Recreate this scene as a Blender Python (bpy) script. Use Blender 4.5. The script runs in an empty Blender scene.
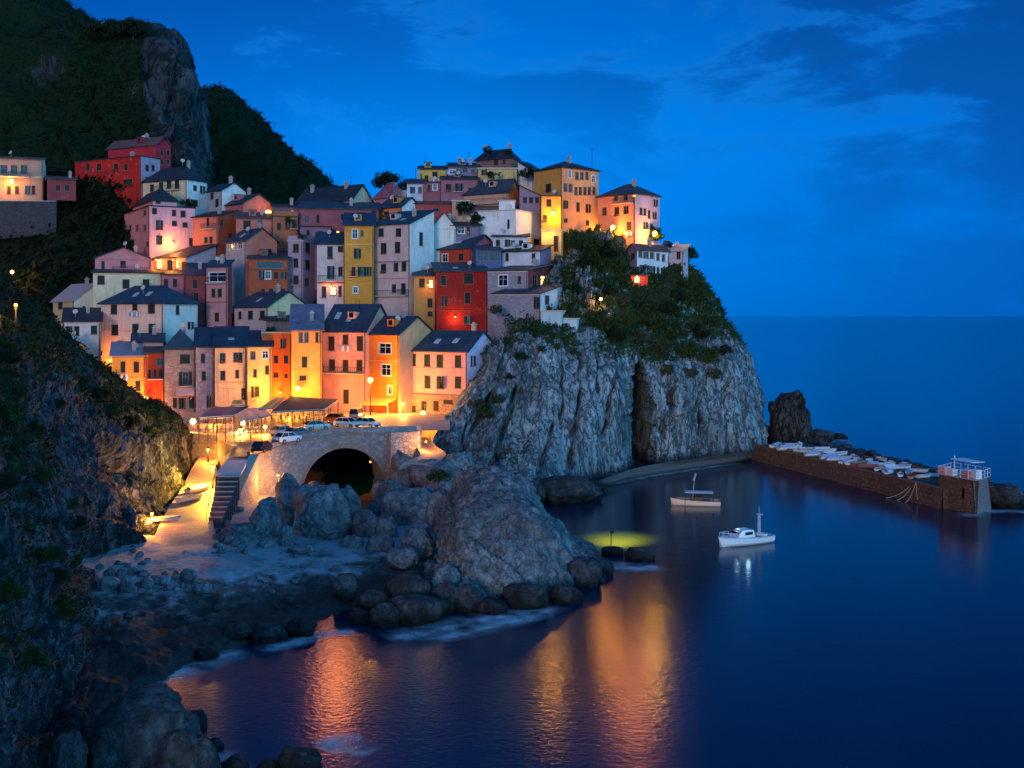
SKY_EL = [(0.0, (.0, .19, .74)), (.06, (.0, .225, .88)), (.15, (.0, .245, .93)), (.25, (.0, .155, .66)), (.38, (.0, .07, .36)), (1.0, (.004, .17, .55))]
GLOW = (.4, 1.75, 3.2)
SKY_STRENGTH = 1.0
SUN_E = 1.05
SUN_C = (1.0, .71, .60)
SUN_DIR = (.22, 1.0, -.1)
SEA_A = (.0, .014, .035); SEA_B = (.0, .024, .06); SEA_R = .14; SEA_B_STR = .1
LAMP_K = 1.1; SPOT_K = 1.0
import bpy, math, random
import numpy as np
from mathutils import Vector, Matrix, noise, Euler
R = math.radians
rng = random.Random(7)
F = 1100.0; H = 24.0; HZ = 316.0
scene = bpy.context.scene
COL = scene.collection
def P(px, py, D):
    return Vector(((px - 512) / F * D, D, H - (py - HZ) / F * D))
def Dz(py, z):
    return F * (H - z) / (py - HZ)
def Pz(px, py, z):
    return P(px, py, Dz(py, z))
def proj(v):
    return (512 + v[0] / v[1] * F, HZ + (H - v[2]) / v[1] * F)

# ---------------------------------------------------------------- materials
MATS = {}
class N:
    def __init__(s, name):
        s.m = bpy.data.materials.new(name); s.m.use_nodes = True
        s.nt = s.m.node_tree; s.nt.nodes.clear()
        s.out = s.add('ShaderNodeOutputMaterial'); s.b = s.add('ShaderNodeBsdfPrincipled')
        s.nt.links.new(s.b.outputs[0], s.out.inputs[0])
    def add(s, t, **k):
        n = s.nt.nodes.new(t)
        for a, v in k.items(): setattr(n, a, v)
        return n
    def L(s, a, b): s.nt.links.new(a, b)
    def coord(s, kind='Object', scale=(1, 1, 1), rot=(0, 0, 0)):
        t = s.add('ShaderNodeTexCoord'); m = s.add('ShaderNodeMapping')
        m.inputs['Scale'].default_value = scale; m.inputs['Rotation'].default_value = rot
        s.L(t.outputs[kind], m.inputs[0]); return m.outputs[0]
    def geo(s, scale=(1, 1, 1), rot=(0, 0, 0)):
        t = s.add('ShaderNodeNewGeometry'); m = s.add('ShaderNodeMapping')
        m.inputs['Scale'].default_value = scale; m.inputs['Rotation'].default_value = rot
        s.L(t.outputs['Position'], m.inputs[0]); return m.outputs[0]
    def noise(s, vec, scale, detail=4, rough=.6):
        n = s.add('ShaderNodeTexNoise'); n.inputs['Scale'].default_value = scale
        n.inputs['Detail'].default_value = detail; n.inputs['Roughness'].default_value = rough
        s.L(vec, n.inputs['Vector']); return n.outputs['Fac']
    def ramp(s, fac, stops, interp='LINEAR'):
        r = s.add('ShaderNodeValToRGB'); e = r.color_ramp.elements; r.color_ramp.interpolation = interp
        while len(e) < len(stops): e.new(.5)
        for i, (p, c) in enumerate(stops):
            e[i].position = p; e[i].color = (*c, 1) if len(c) == 3 else c
        s.L(fac, r.inputs[0]); return r.outputs[0]
    def mix(s, fac, a, b, mode='MIX'):
        m = s.add('ShaderNodeMix', data_type='RGBA', blend_type=mode)
        for i, v in ((0, fac), (6, a), (7, b)):
            if hasattr(v, 'links') or hasattr(v, 'is_linked'): s.L(v, m.inputs[i])
            elif i == 0: m.inputs[0].default_value = v
            else: m.inputs[i].default_value = (*v, 1)
        return m.outputs[2]
    def math(s, op, a, b=0.0, clamp=False):
        m = s.add('ShaderNodeMath', operation=op, use_clamp=clamp)
        for i, v in ((0, a), (1, b)):
            if hasattr(v, 'is_linked'): s.L(v, m.inputs[i])
            else: m.inputs[i].default_value = v
        return m.outputs[0]
    def bump(s, h, strength=.4, dist=.1):
        b = s.add('ShaderNodeBump'); b.inputs['Strength'].default_value = strength
        b.inputs['Distance'].default_value = dist; s.L(h, b.inputs['Height'])
        s.L(b.outputs[0], s.b.inputs['Normal']); return b
    def base(s, c):
        if hasattr(c, 'is_linked'): s.L(c, s.b.inputs['Base Color'])
        else: s.b.inputs['Base Color'].default_value = (*c, 1)
    def rough(s, v):
        if hasattr(v, 'is_linked'): s.L(v, s.b.inputs['Roughness'])
        else: s.b.inputs['Roughness'].default_value = v
def sc(c, k): return tuple(max(0, min(1, x * k)) for x in c)

def plaster(c):
    key = ('pl', c)
    if key in MATS: return MATS[key]
    n = N('plaster'); v = n.geo()
    big = n.noise(v, .35, 5, .65); fine = n.noise(v, 3.0, 4, .7)
    streak = n.noise(n.geo((1.6, 1.6, .16)), 1.3, 3, .6)
    a = n.mix(n.ramp(big, [(.3, (0, 0, 0)), (.7, (1, 1, 1))]), sc(c, .72), sc(c, 1.12))
    a = n.mix(n.ramp(streak, [(.55, (0, 0, 0)), (.78, (.5, .5, .5))]), a, (.13, .1, .09))
    a = n.mix(n.math('MULTIPLY', fine, .3), a, sc(c, .8))
    pt = n.noise(v, .8, 6, .7); a = n.mix(n.ramp(pt, [(.6, (0, 0, 0)), (.64, (.55, .55, .55))]), a, tuple(.45 * x + .16 for x in c))
    pe = n.noise(n.geo((1, 1, 1), (.3, .2, 0)), 1.1, 6, .75); a = n.mix(n.ramp(pe, [(.66, (0, 0, 0)), (.69, (.8, .8, .8))]), a, (.2, .16, .13))
    n.base(a); n.rough(.92); n.b.inputs['Specular IOR Level'].default_value = .2; n.bump(n.math('ADD', fine, pt), .35, .06)
    MATS[key] = n.m; return n.m
def masonry(c, mortar=(.3, .27, .25), s=2.2, key='ms', lo=.62, hi=1.18):
    s = s * 1.35; k = (key, c, s)
    if k in MATS: return MATS[k]
    n = N('stone_masonry'); v = n.geo((1, 1, 1.5))
    vo = n.add('ShaderNodeTexVoronoi', feature='DISTANCE_TO_EDGE'); vo.inputs['Scale'].default_value = s
    vc = n.add('ShaderNodeTexVoronoi'); vc.inputs['Scale'].default_value = s
    n.L(v, vo.inputs['Vector']); n.L(v, vc.inputs['Vector'])
    e = n.ramp(vo.outputs['Distance'], [(.02, (0, 0, 0)), (.1, (1, 1, 1))])
    hs = n.add('ShaderNodeSeparateColor'); n.L(vc.outputs['Color'], hs.inputs[0])
    cc = n.mix(hs.outputs[0], sc(c, lo), sc(c, hi))
    big = n.noise(n.geo(), .4, 5, .6)
    cc = n.mix(n.ramp(big, [(.35, (0, 0, 0)), (.7, (.6, .6, .6))]), cc, sc(c, .5))
    n.base(n.mix(e, sc(mortar, .6), cc)); n.rough(.95); n.bump(e, .7, .06)
    MATS[k] = n.m; return n.m
def simple(name, c, rough=.6, metal=0, var=.25, s=2.0):
    k = (name, c, rough)
    if k in MATS: return MATS[k]
    n = N(name); f = n.noise(n.coord(), s, 4, .65)
    n.base(n.mix(f, sc(c, 1 - var), sc(c, 1 + var))); n.rough(rough); n.b.inputs['Metallic'].default_value = metal
    n.bump(f, .1, .02)
    MATS[k] = n.m; return n.m
def emit(name, c, s):
    k = (name, c, s)
    if k in MATS: return MATS[k]
    n = N(name); n.base(sc(c, .5)); n.b.inputs['Emission Color'].default_value = (*c, 1)
    n.b.inputs['Emission Strength'].default_value = s
    MATS[k] = n.m; return n.m
def rooftile(c, red=0):
    k = ('roof', c)
    if k in MATS: return MATS[k]
    n = N('roof_slates'); uv = n.coord('UV')
    br = n.add('ShaderNodeTexBrick'); br.inputs['Scale'].default_value = 1
    br.inputs['Brick Width'].default_value = .55; br.inputs['Row Height'].default_value = .4
    br.inputs['Mortar Size'].default_value = .03; br.inputs['Color1'].default_value = (*sc(c, .75), 1)
    br.inputs['Color2'].default_value = (*sc(c, 1.3), 1); br.inputs['Mortar'].default_value = (*sc(c, .3), 1)
    n.L(uv, br.inputs['Vector'])
    big = n.noise(n.geo(), .5, 5, .7)
    a = n.mix(n.ramp(big, [(.4, (0, 0, 0)), (.75, (.8, .8, .8))]), br.outputs[0], sc(c, 1.7))
    n.base(a); n.rough(.6); n.b.inputs['Specular IOR Level'].default_value = .3; n.bump(br.outputs['Fac'], .5, -.05)
    MATS[k] = n.m; return n.m
def rockmat(name, dark, mid, light, veg, stretch=(1, 1, .25), bs=.5, vegcut=(.45, .6), wet=False, rot=(0, 0, 0), bd=.5, ck=.9):
    n = N(name); v = n.geo(); vs = n.geo(stretch, rot)
    a = n.noise(vs, .9, 8, .72); b = n.noise(v, 2.6, 6, .75); c = n.noise(v, .12, 3, .5)
    def frac(sc_, wd, off):
        q = n.noise(n.geo((stretch[0], stretch[1], stretch[2]), (rot[0] + off, rot[1], rot[2] + off)), sc_, 5, .55)
        d = n.math('ABSOLUTE', n.math('SUBTRACT', q, .5)); return n.ramp(d, [(0, (0, 0, 0)), (wd, (1, 1, 1))])
    crack = n.math('MINIMUM', frac(.42, .03, 0), n.math('MINIMUM', frac(.9, .022, .4), frac(.2, .02, .8)))
    col = n.ramp(a, [(.34, dark), (.5, mid), (.67, light)])
    col = n.mix(n.ramp(b, [(.35, (0, 0, 0)), (.65, (.5, .5, .5))]), col, sc(mid, .65))
    col = n.mix(n.math('MULTIPLY', n.math('SUBTRACT', 1.0, crack), ck), col, sc(dark, .3))
    col = n.mix(n.ramp(c, [(.35, (0, 0, 0)), (.7, (.55, .55, .55))]), col, dark)
    at = n.add('ShaderNodeAttribute', attribute_name='veg')
    geo = n.add('ShaderNodeNewGeometry'); sx = n.add('ShaderNodeSeparateXYZ'); n.L(geo.outputs['Normal'], sx.inputs[0])
    f = n.math('ADD', at.outputs['Fac'], n.math('MULTIPLY', n.math('SUBTRACT', b, .5), 1.2))
    f = n.math('ADD', f, n.math('MULTIPLY', n.math('SUBTRACT', sx.outputs[2], .5), .35))
    vf = n.ramp(f, [(vegcut[0], (0, 0, 0)), (vegcut[1], (1, 1, 1))])
    vc = n.mix(n.noise(v, 1.7, 5, .7), sc(veg, .35), sc(veg, 1.7))
    col = n.mix(vf, col, vc)
    sz = n.add('ShaderNodeSeparateXYZ'); n.L(v, sz.inputs[0])
    tide = n.math('ADD', sz.outputs[2], n.math('MULTIPLY', n.math('SUBTRACT', a, .5), 1.6))
    wetf = n.ramp(n.math('MULTIPLY', tide, .5), [(.1, (0, 0, 0)), (.95, (1, 1, 1))])
    col = n.mix(wetf, sc(dark, .35), col)
    n.base(col); n.rough(.85); n.b.inputs['Specular IOR Level'].default_value = .15
    h = n.math('ADD', n.math('MULTIPLY', crack, .65 * ck), n.math('ADD', a, n.math('MULTIPLY', b, .45)))
    n.bump(h, bs, bd)
    return n.m

# ---------------------------------------------------------------- mesh builder
class MB:
    def __init__(s): s.v = []; s.f = []; s.mi = []; s.uv = []; s.smooth = False
    def poly(s, pts, mi=0, uv=None):
        i = len(s.v); s.v += [tuple(p) for p in pts]; s.f.append(tuple(range(i, i + len(pts)))); s.mi.append(mi)
        if uv is None: uv = [(0, 0)] * len(pts)
        s.uv.append(uv)
    def box(s, c, size, mi=0, rz=0, taper=1.0):
        cx, cy, cz = c; sx, sy, sz = (q / 2 for q in size); co, si = math.cos(rz), math.sin(rz)
        p = []
        for z in (-1, 1):
            k = taper if z > 0 else 1
            for x, y in ((-1, -1), (1, -1), (1, 1), (-1, 1)):
                X, Y = x * sx * k, y * sy * k
                p.append((cx + X * co - Y * si, cy + X * si + Y * co, cz + z * sz))
        i = len(s.v); s.v += p
        for q in ((0, 3, 2, 1), (4, 5, 6, 7), (0, 1, 5, 4), (1, 2, 6, 5), (2, 3, 7, 6), (3, 0, 4, 7)):
            s.f.append(tuple(i + t for t in q)); s.mi.append(mi); s.uv.append([(0, 0)] * 4)
    def tube(s, a, b, r, mi=0, n=8, r2=None):
        a = Vector(a); b = Vector(b); d = (b - a)
        if d.length < 1e-6: return
        d.normalize(); u = d.orthogonal().normalized(); w = d.cross(u); r2 = r if r2 is None else r2
        i = len(s.v)
        for q, rr in ((a, r), (b, r2)):
            for k in range(n):
                t = 2 * math.pi * k / n; s.v.append(tuple(q + (u * math.cos(t) + w * math.sin(t)) * rr))
        for k in range(n):
            s.f.append((i + k, i + (k + 1) % n, i + n + (k + 1) % n, i + n + k)); s.mi.append(mi); s.uv.append([(0, 0)] * 4)
        s.f.append(tuple(i + n + k for k in range(n))); s.mi.append(mi); s.uv.append([(0, 0)] * n)
        s.f.append(tuple(i + n - 1 - k for k in range(n))); s.mi.append(mi); s.uv.append([(0, 0)] * n)
    def slab(s, pts, th, mi=0, uv=None):
        """polygon extruded straight down by th"""
        n = len(pts); pts = [Vector(p) for p in pts]; lo = [p - Vector((0, 0, th)) for p in pts]
        s.poly(pts, mi, uv); s.poly(lo[::-1], mi)
        for k in range(n):
            s.poly([pts[k], lo[k], lo[(k + 1) % n], pts[(k + 1) % n]], mi)
    def ball(s, c, r, mi=0, sub=1, sz=1.0):
        import bmesh
        bm = bmesh.new(); bmesh.ops.create_icosphere(bm, subdivisions=sub, radius=r)
        i = len(s.v); s.v += [(c[0] + v.co.x, c[1] + v.co.y, c[2] + v.co.z * sz) for v in bm.verts]
        for f in bm.faces:
            s.f.append(tuple(i + v.index for v in f.verts)); s.mi.append(mi); s.uv.append([(0, 0)] * 3)
        bm.free()
    def mesh(s, name, mats):
        me = bpy.data.meshes.new(name); me.from_pydata(s.v, [], s.f)
        for m in mats: me.materials.append(m)
        me.polygons.foreach_set('material_index', s.mi)
        u = me.uv_layers.new(name='UVMap'); flat = [c for f in s.uv for p in f for c in p]
        if len(flat) == 2 * len(me.loops): u.data.foreach_set('uv', flat)
        if s.smooth: me.polygons.foreach_set('use_smooth', [True] * len(me.polygons))
        me.update(); return me
    def obj(s, name, mats, parent=None, loc=None, rz=0):
        if not isinstance(mats, (list, tuple)): mats = [mats]
        return link(name, s.mesh(name, mats), parent, loc, rz)
def link(name, data, parent=None, loc=None, rz=0):
    o = bpy.data.objects.new(name, data); COL.objects.link(o)
    if parent is not None: o.parent = parent
    if loc is not None: o.location = loc
    o.rotation_euler = (0, 0, rz); return o
def tag(o, label=None, cat=None, group=None, kind=None):
    for k, v in (('label', label), ('category', cat), ('group', group), ('kind', kind)):
        if v: o[k] = v
    return o
def thing(name, label, cat, loc, rz=0, group=None):
    return tag(link(name, None, None, loc, rz), label, cat, group)
def dup(root, loc, rz=0, label=None, group=None, scale=None):
    r = root.copy(); COL.objects.link(r); r.location = loc; r.rotation_euler = (0, 0, rz)
    if scale: r.scale = scale
    if label: r['label'] = label
    if group: r['group'] = group
    for ch in list(root.children):
        c = ch.copy(); COL.objects.link(c); c.parent = r
        for g in list(ch.children):
            d = g.copy(); COL.objects.link(d); d.parent = c
    return r

# common materials
M_SLATE = rooftile((.026, .048, .075)); M_SLATE2 = rooftile((.04, .052, .07)); M_TILER = rooftile((.13, .07, .06))
M_SLATED = rooftile((.022, .028, .038))
M_SHUT = simple('shutter_paint', (.006, .018, .014), .8, 0, .4, 1.0)
M_SHUTB = simple('brown_shutter_paint', (.022, .012, .01), .8, 0, .4, 1.0)
M_FRAME = simple('window_frame_paint', (.2, .15, .13), .7, 0, .3)
M_GLASS = simple('dark_glass', (.006, .008, .012), .08, 0, .2)
M_DARK = simple('dark_interior', (.008, .006, .006), .9)
M_LIT = emit('lit_window', (1.0, .55, .16), 5.0)
M_WOOD = simple('door_wood', (.06, .03, .015), .6, 0, .5)
M_WHITE = simple('white_paint', (.75, .76, .78), .45, 0, .12)
M_IRON = simple('iron_dark', (.02, .02, .022), .5, .6)
M_STONEC = masonry((.36, .32, .29)); M_STONEB = masonry((.4, .4, .4), s=1.6)
M_TRIM = simple('pale_stone_trim', (.5, .43, .36), .85)
M_GUT = simple('copper_pipe', (.12, .07, .05), .5, .3)
# ---------------------------------------------------------------- camera, world, sun
cam = bpy.data.cameras.new('camera'); co = bpy.data.objects.new('camera', cam); COL.objects.link(co)
co.location = (0, 0, H); co.rotation_euler = (R(90), 0, 0)
cam.sensor_width = 36; cam.lens = 36 * F / 1024; cam.shift_y = -(384 - HZ) / 1024.0
cam.clip_start = .5; cam.clip_end = 120000
scene.camera = co
scene.view_settings.view_transform = 'Standard'; scene.view_settings.look = 'None'
scene.view_settings.exposure = 0; scene.view_settings.gamma = 1; scene.view_settings.use_curve_mapping = False
cy = scene.cycles
cy.use_denoising = True; cy.max_bounces = 5; cy.diffuse_bounces = 2; cy.glossy_bounces = 3; cy.transmission_bounces = 3
cy.transparent_max_bounces = 8; cy.sample_clamp_indirect = 4; cy.caustics_reflective = False; cy.caustics_refractive = False
try: cy.use_light_tree = True
except Exception: pass

SUN_AZ = R(200)   # direction the afterglow comes from (behind the camera, a little to its right... set below)
w = bpy.data.worlds.new('World'); scene.world = w; w.use_nodes = True
nt = w.node_tree; nt.nodes.clear()
def wn(t, **k):
    n = nt.nodes.new(t)
    for a, v in k.items(): setattr(n, a, v)
    return n
wl = nt.links.new
out = wn('ShaderNodeOutputWorld'); bg = wn('ShaderNodeBackground'); wl(bg.outputs[0], out.inputs[0])
tc = wn('ShaderNodeTexCoord'); sep = wn('ShaderNodeSeparateXYZ'); wl(tc.outputs['Generated'], sep.inputs[0])
def wmath(op, a, b=0.0, clamp=False):
    m = wn('ShaderNodeMath', operation=op, use_clamp=clamp)
    for i, v in ((0, a), (1, b)):
        if hasattr(v, 'is_linked'): wl(v, m.inputs[i])
        else: m.inputs[i].default_value = v
    return m.outputs[0]
def wramp(f, stops):
    r = wn('ShaderNodeValToRGB'); e = r.color_ramp.elements
    while len(e) < len(stops): e.new(.5)
    for i, (p, c) in enumerate(stops): e[i].position = p; e[i].color = (*c, 1)
    wl(f, r.inputs[0]); return r.outputs[0]
def wmix(f, a, b, mode='MIX'):
    m = wn('ShaderNodeMix', data_type='RGBA', blend_type=mode)
    for i, v in ((0, f), (6, a), (7, b)):
        if hasattr(v, 'is_linked'): wl(v, m.inputs[i])
        elif i == 0: m.inputs[0].default_value = v
        else: m.inputs[i].default_value = (*v, 1)
    return m.outputs[2]
X, Y, Z = sep.outputs[0], sep.outputs[1], sep.outputs[2]
# deep blue dusk sky in front: elevation ramp
el = wramp(Z, SKY_EL)
# a little darker to the right of the village and to the far left
az = wramp(wmath('MULTIPLY_ADD', X, .9, True) if False else wmath('ADD', wmath('MULTIPLY', X, .8), .5, True),
           [(.0, (.35, .4, .5)), (.22, (.6, .62, .72)), (.45, (1, 1, 1)), (.6, (.9, .9, .92)), (.72, (.72, .76, .82)), (.9, (.5, .58, .7))])
sky = wmix(1.0, el, az, 'MULTIPLY')
# clouds
mp = wn('ShaderNodeMapping'); mp.inputs['Scale'].default_value = (1.8, 1.8, 5.0); mp.inputs['Rotation'].default_value = (0, R(-9), R(20))
wl(tc.outputs['Generated'], mp.inputs[0])
cn = wn('ShaderNodeTexNoise'); cn.inputs['Scale'].default_value = 2.6; cn.inputs['Detail'].default_value = 7; cn.inputs['Roughness'].default_value = .62
cn.inputs['Distortion'].default_value = .35
wl(mp.outputs[0], cn.inputs['Vector'])
cm = wmath('MULTIPLY', wramp(cn.outputs['Fac'], [(.42, (0, 0, 0)), (.56, (1, 1, 1))]),
           wramp(wmath('ADD', wmath('MULTIPLY', X, .7), wmath('MULTIPLY', Z, 2.2)), [(.18, (.05, .05, .05)), (.4, (.45, .45, .45)), (.62, (1, 1, 1))]))
sky = wmix(wmath('MULTIPLY', cm, .55), sky, (.003, .04, .19))
wisp = wmath('MULTIPLY', wramp(cn.outputs['Fac'], [(.4, (0, 0, 0)), (.47, (.35, .35, .35)), (.52, (0, 0, 0))]), wramp(Z, [(.1, (0, 0, 0)), (.2, (1, 1, 1))]))
sky = wmix(wmath('MULTIPLY', wisp, .5), sky, (.02, .3, .85))
# physical sky, sun just under the horizon, added faintly
st = wn('ShaderNodeTexSky', sky_type='NISHITA'); st.sun_disc = False
st.sun_elevation = R(2.0); st.sun_rotation = R(150); st.altitude = 20; st.ozone_density = 3
# afterglow behind the camera (west): pale lavender low in the sky, fading upwards
back = wramp(wmath('ADD', wmath('MULTIPLY', X, .75), wmath('MULTIPLY', Y, -.6)), [(.1, (0, 0, 0)), (.75, (1, 1, 1))])
low = wramp(Z, [(.0, (1, 1, 1)), (.25, (.75, .75, .75)), (.75, (0, 0, 0))])
gf = wmath('MULTIPLY', back, low)
sky = wmix(gf, sky, GLOW)
phys = wmix(1.0, st.outputs[0], (.0, .012, .03), 'MULTIPLY')
tot = wmix(1.0, sky, phys, 'ADD')
wl(tot, bg.inputs[0]); bg.inputs[1].default_value = SKY_STRENGTH

sd = bpy.data.lights.new('afterglow', 'SUN'); sd.energy = SUN_E; sd.angle = R(14); sd.color = SUN_C
so = bpy.data.objects.new('afterglow_sun', sd); COL.objects.link(so)
so.rotation_euler = Vector(SUN_DIR).to_track_quat('-Z', 'Y').to_euler()
so.location = (60, -60, 60)
# ---------------------------------------------------------------- terrain patches
def catmull(A, n, axis):
    A = np.moveaxis(np.asarray(A, float), axis, 0); m = A.shape[0]
    t = np.linspace(0, m - 1, n); i = np.clip(t.astype(int), 0, m - 2); f = (t - i).reshape((-1,) + (1,) * (A.ndim - 1))
    pad = np.concatenate([2 * A[:1] - A[1:2], A, 2 * A[-1:] - A[-2:-1]]); p0, p1, p2, p3 = pad[i], pad[i + 1], pad[i + 2], pad[i + 3]
    r = .5 * (2 * p1 + (p2 - p0) * f + (2 * p0 - 5 * p1 + 4 * p2 - p3) * f ** 2 + (3 * p1 - p0 - 3 * p2 + p3) * f ** 3)
    return np.moveaxis(r, 0, axis)
PATCH = {}
def patch(name, rows, nu, nv, mat, disp=None, vegf=None, flip=False, kind='structure'):
    """rows of world points (bottom/near row first, columns left to right)."""
    G = np.array([[tuple(p) for p in r] for r in rows]); G = catmull(catmull(G, nv, 0), nu, 1)
    dv = np.gradient(G, axis=0); du = np.gradient(G, axis=1); nr = np.cross(du, dv)
    nr /= np.linalg.norm(nr, axis=2, keepdims=True) + 1e-9
    if flip: nr = -nr
    if disp:
        O = np.zeros((nv, nu)); U = np.zeros((nv, nu))
        for j in range(nv):
            for i in range(nu):
                r_ = disp(Vector(G[j, i]), i / (nu - 1), j / (nv - 1))
                if isinstance(r_, tuple): O[j, i], U[j, i] = r_
                else: O[j, i] = r_
        # U cuts clefts straight into the face (northwards)
        G = G + nr * O[..., None] - np.array([0, 1.0, 0]) * U[..., None]
    veg = np.zeros(nu * nv)
    V = G.reshape(-1, 3)
    if vegf:
        veg = np.array([vegf(Vector(V[j * nu + i]), i / (nu - 1), j / (nv - 1)) for j in range(nv) for i in range(nu)])
    idx = np.arange(nu * nv).reshape(nv, nu)
    q = np.stack([idx[:-1, :-1], idx[:-1, 1:], idx[1:, 1:], idx[1:, :-1]], -1).reshape(-1, 4)
    if flip: q = q[:, ::-1]
    me = bpy.data.meshes.new(name); me.from_pydata(V.tolist(), [], q.tolist())
    me.polygons.foreach_set('use_smooth', [True] * len(q)); me.materials.append(mat)
    a = me.attributes.new('veg', 'FLOAT', 'POINT'); a.data.foreach_set('value', veg)
    me.update()
    o = link(name, me); o['kind'] = kind
    PATCH[name] = (G, nr, veg.reshape(nv, nu))
    return o
def on(name, px, py):
    G, nr, _ = PATCH[name]; V = G.reshape(-1, 3)
    x = 512 + V[:, 0] / V[:, 1] * F; y = HZ + (H - V[:, 2]) / V[:, 1] * F
    d = (x - px) ** 2 + (y - py) ** 2
    c = np.where(d < max(d.min() * 2.0, 9.0))[0]; k = c[np.argmin(V[c, 1])]
    return Vector(V[k]), Vector(nr.reshape(-1, 3)[k])
def fbm(p, o=5): return noise.fractal(p, 1.0, 2.0, o)
def ridg(p, o=5): return noise.ridged_multi_fractal(p, .9, 2.1, o, 1.0, 2.0) - 1.0
def hsh(a, b=0): 
    x = math.sin(a * 127.1 + b * 311.7) * 43758.5453; return x - math.floor(x)
def block(s, z, fs, fz, tilt=.8):
    """angular ledges: tilted slabs with hard edges; s runs across the strata, z along them"""
    q = s * fs; k = math.floor(q); f = q - k; zz = z * fz + hsh(k) * 7; m_ = math.floor(zz); g = zz - m_
    return hsh(k, m_) - .5 + tilt * (f - .5) * (1 if hsh(k, 9) > .35 else -.6) - .35 * (g - .5) * (hsh(k, m_ + 5) - .3)
def slab(q, o=0.0):
    q = q + Vector((noise.noise(q * 1.3 + Vector((o, 0, 0))), noise.noise(q * 1.3 + Vector((0, o + 5, 0))), noise.noise(q * 1.3 + Vector((9, 0, o))))) * .35
    d, pts_ = noise.voronoi(q); h = noise.cell(pts_[0] * 17.3 + Vector((.5, .5, .5))); e = d[1] - d[0]
    return h - .5, min(1, e / .12)
def sstep(a, b, x):
    t = max(0, min(1, (x - a) / (b - a))); return t * t * (3 - 2 * t)

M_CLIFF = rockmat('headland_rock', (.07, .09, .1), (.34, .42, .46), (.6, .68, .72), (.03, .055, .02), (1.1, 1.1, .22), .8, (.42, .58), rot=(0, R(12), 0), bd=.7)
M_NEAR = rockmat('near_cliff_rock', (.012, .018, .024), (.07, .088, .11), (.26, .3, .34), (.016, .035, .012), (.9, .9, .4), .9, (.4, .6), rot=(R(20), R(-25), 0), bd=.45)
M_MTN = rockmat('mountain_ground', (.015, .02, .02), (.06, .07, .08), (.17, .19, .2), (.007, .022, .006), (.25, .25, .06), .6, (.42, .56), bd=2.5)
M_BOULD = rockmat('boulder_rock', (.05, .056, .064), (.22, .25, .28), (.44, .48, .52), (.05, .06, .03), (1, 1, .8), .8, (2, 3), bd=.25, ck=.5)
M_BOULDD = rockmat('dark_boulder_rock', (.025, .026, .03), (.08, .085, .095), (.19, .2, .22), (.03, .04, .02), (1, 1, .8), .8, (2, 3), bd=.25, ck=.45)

# --- headland
def zrow(pts): return [Pz(x, y, z) for x, y, z in pts]
def drow(pts): return [P(x, y, d) for x, y, d in pts]
hl = [
 drow([(425,530,126),(478,516,132),(527,505,138),(573,492,149),(608,483,158),(648,473,168),(700,467,175),(750,463,180),(768,455,192),(776,448,206)]),
 drow([(425,512,130),(480,505,137),(530,498,144),(575,486,155),(610,477,163),(650,467,174),(700,460,182),(752,456,188),(766,448,200),(771,440,213)]),
 drow([(424,468,146),(468,455,149),(520,440,153),(570,432,159),(610,428,166),(650,422,176),(700,415,183),(746,415,191),(764,425,203),(769,432,215)]),
 drow([(440,425,153),(474,402,157),(515,387,160),(565,380,164),(610,375,170),(645,375,179),(700,372,187),(736,368,195),(753,385,206),(758,395,218)]),
 drow([(462,395,161),(492,358,163),(520,342,166),(565,347,168),(610,357,173),(645,362,181),(690,350,190),(724,335,198),(738,350,209),(742,355,220)]),
 drow([(485,360,168),(508,335,171),(540,322,173),(575,312,176),(615,302,182),(650,300,188),(685,295,195),(711,302,202),(722,318,212),(726,325,222)]),
 drow([(510,320,178),(535,300,180),(560,290,184),(580,274,188),(620,272,191),(645,278,194),(678,280,199),(702,287,205),(708,294,213),(711,300,222)]),
 drow([(530,290,190),(548,270,192),(565,255,195),(585,240,198),(612,240,200),(640,255,201),(668,266,203),(690,270,207),(697,277,213),(700,282,222)]),
 drow([(530,262,215),(548,252,215),(565,245,215),(585,240,215),(612,243,215),(640,257,215),(664,268,216),(682,276,218),(690,284,221),(693,290,226)]),
 drow([(530,340,260),(548,340,260),(565,340,260),(585,340,260),(612,340,258),(640,345,256),(660,355,252),(670,360,250),(680,370,246),(682,380,240)]),
]
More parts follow.
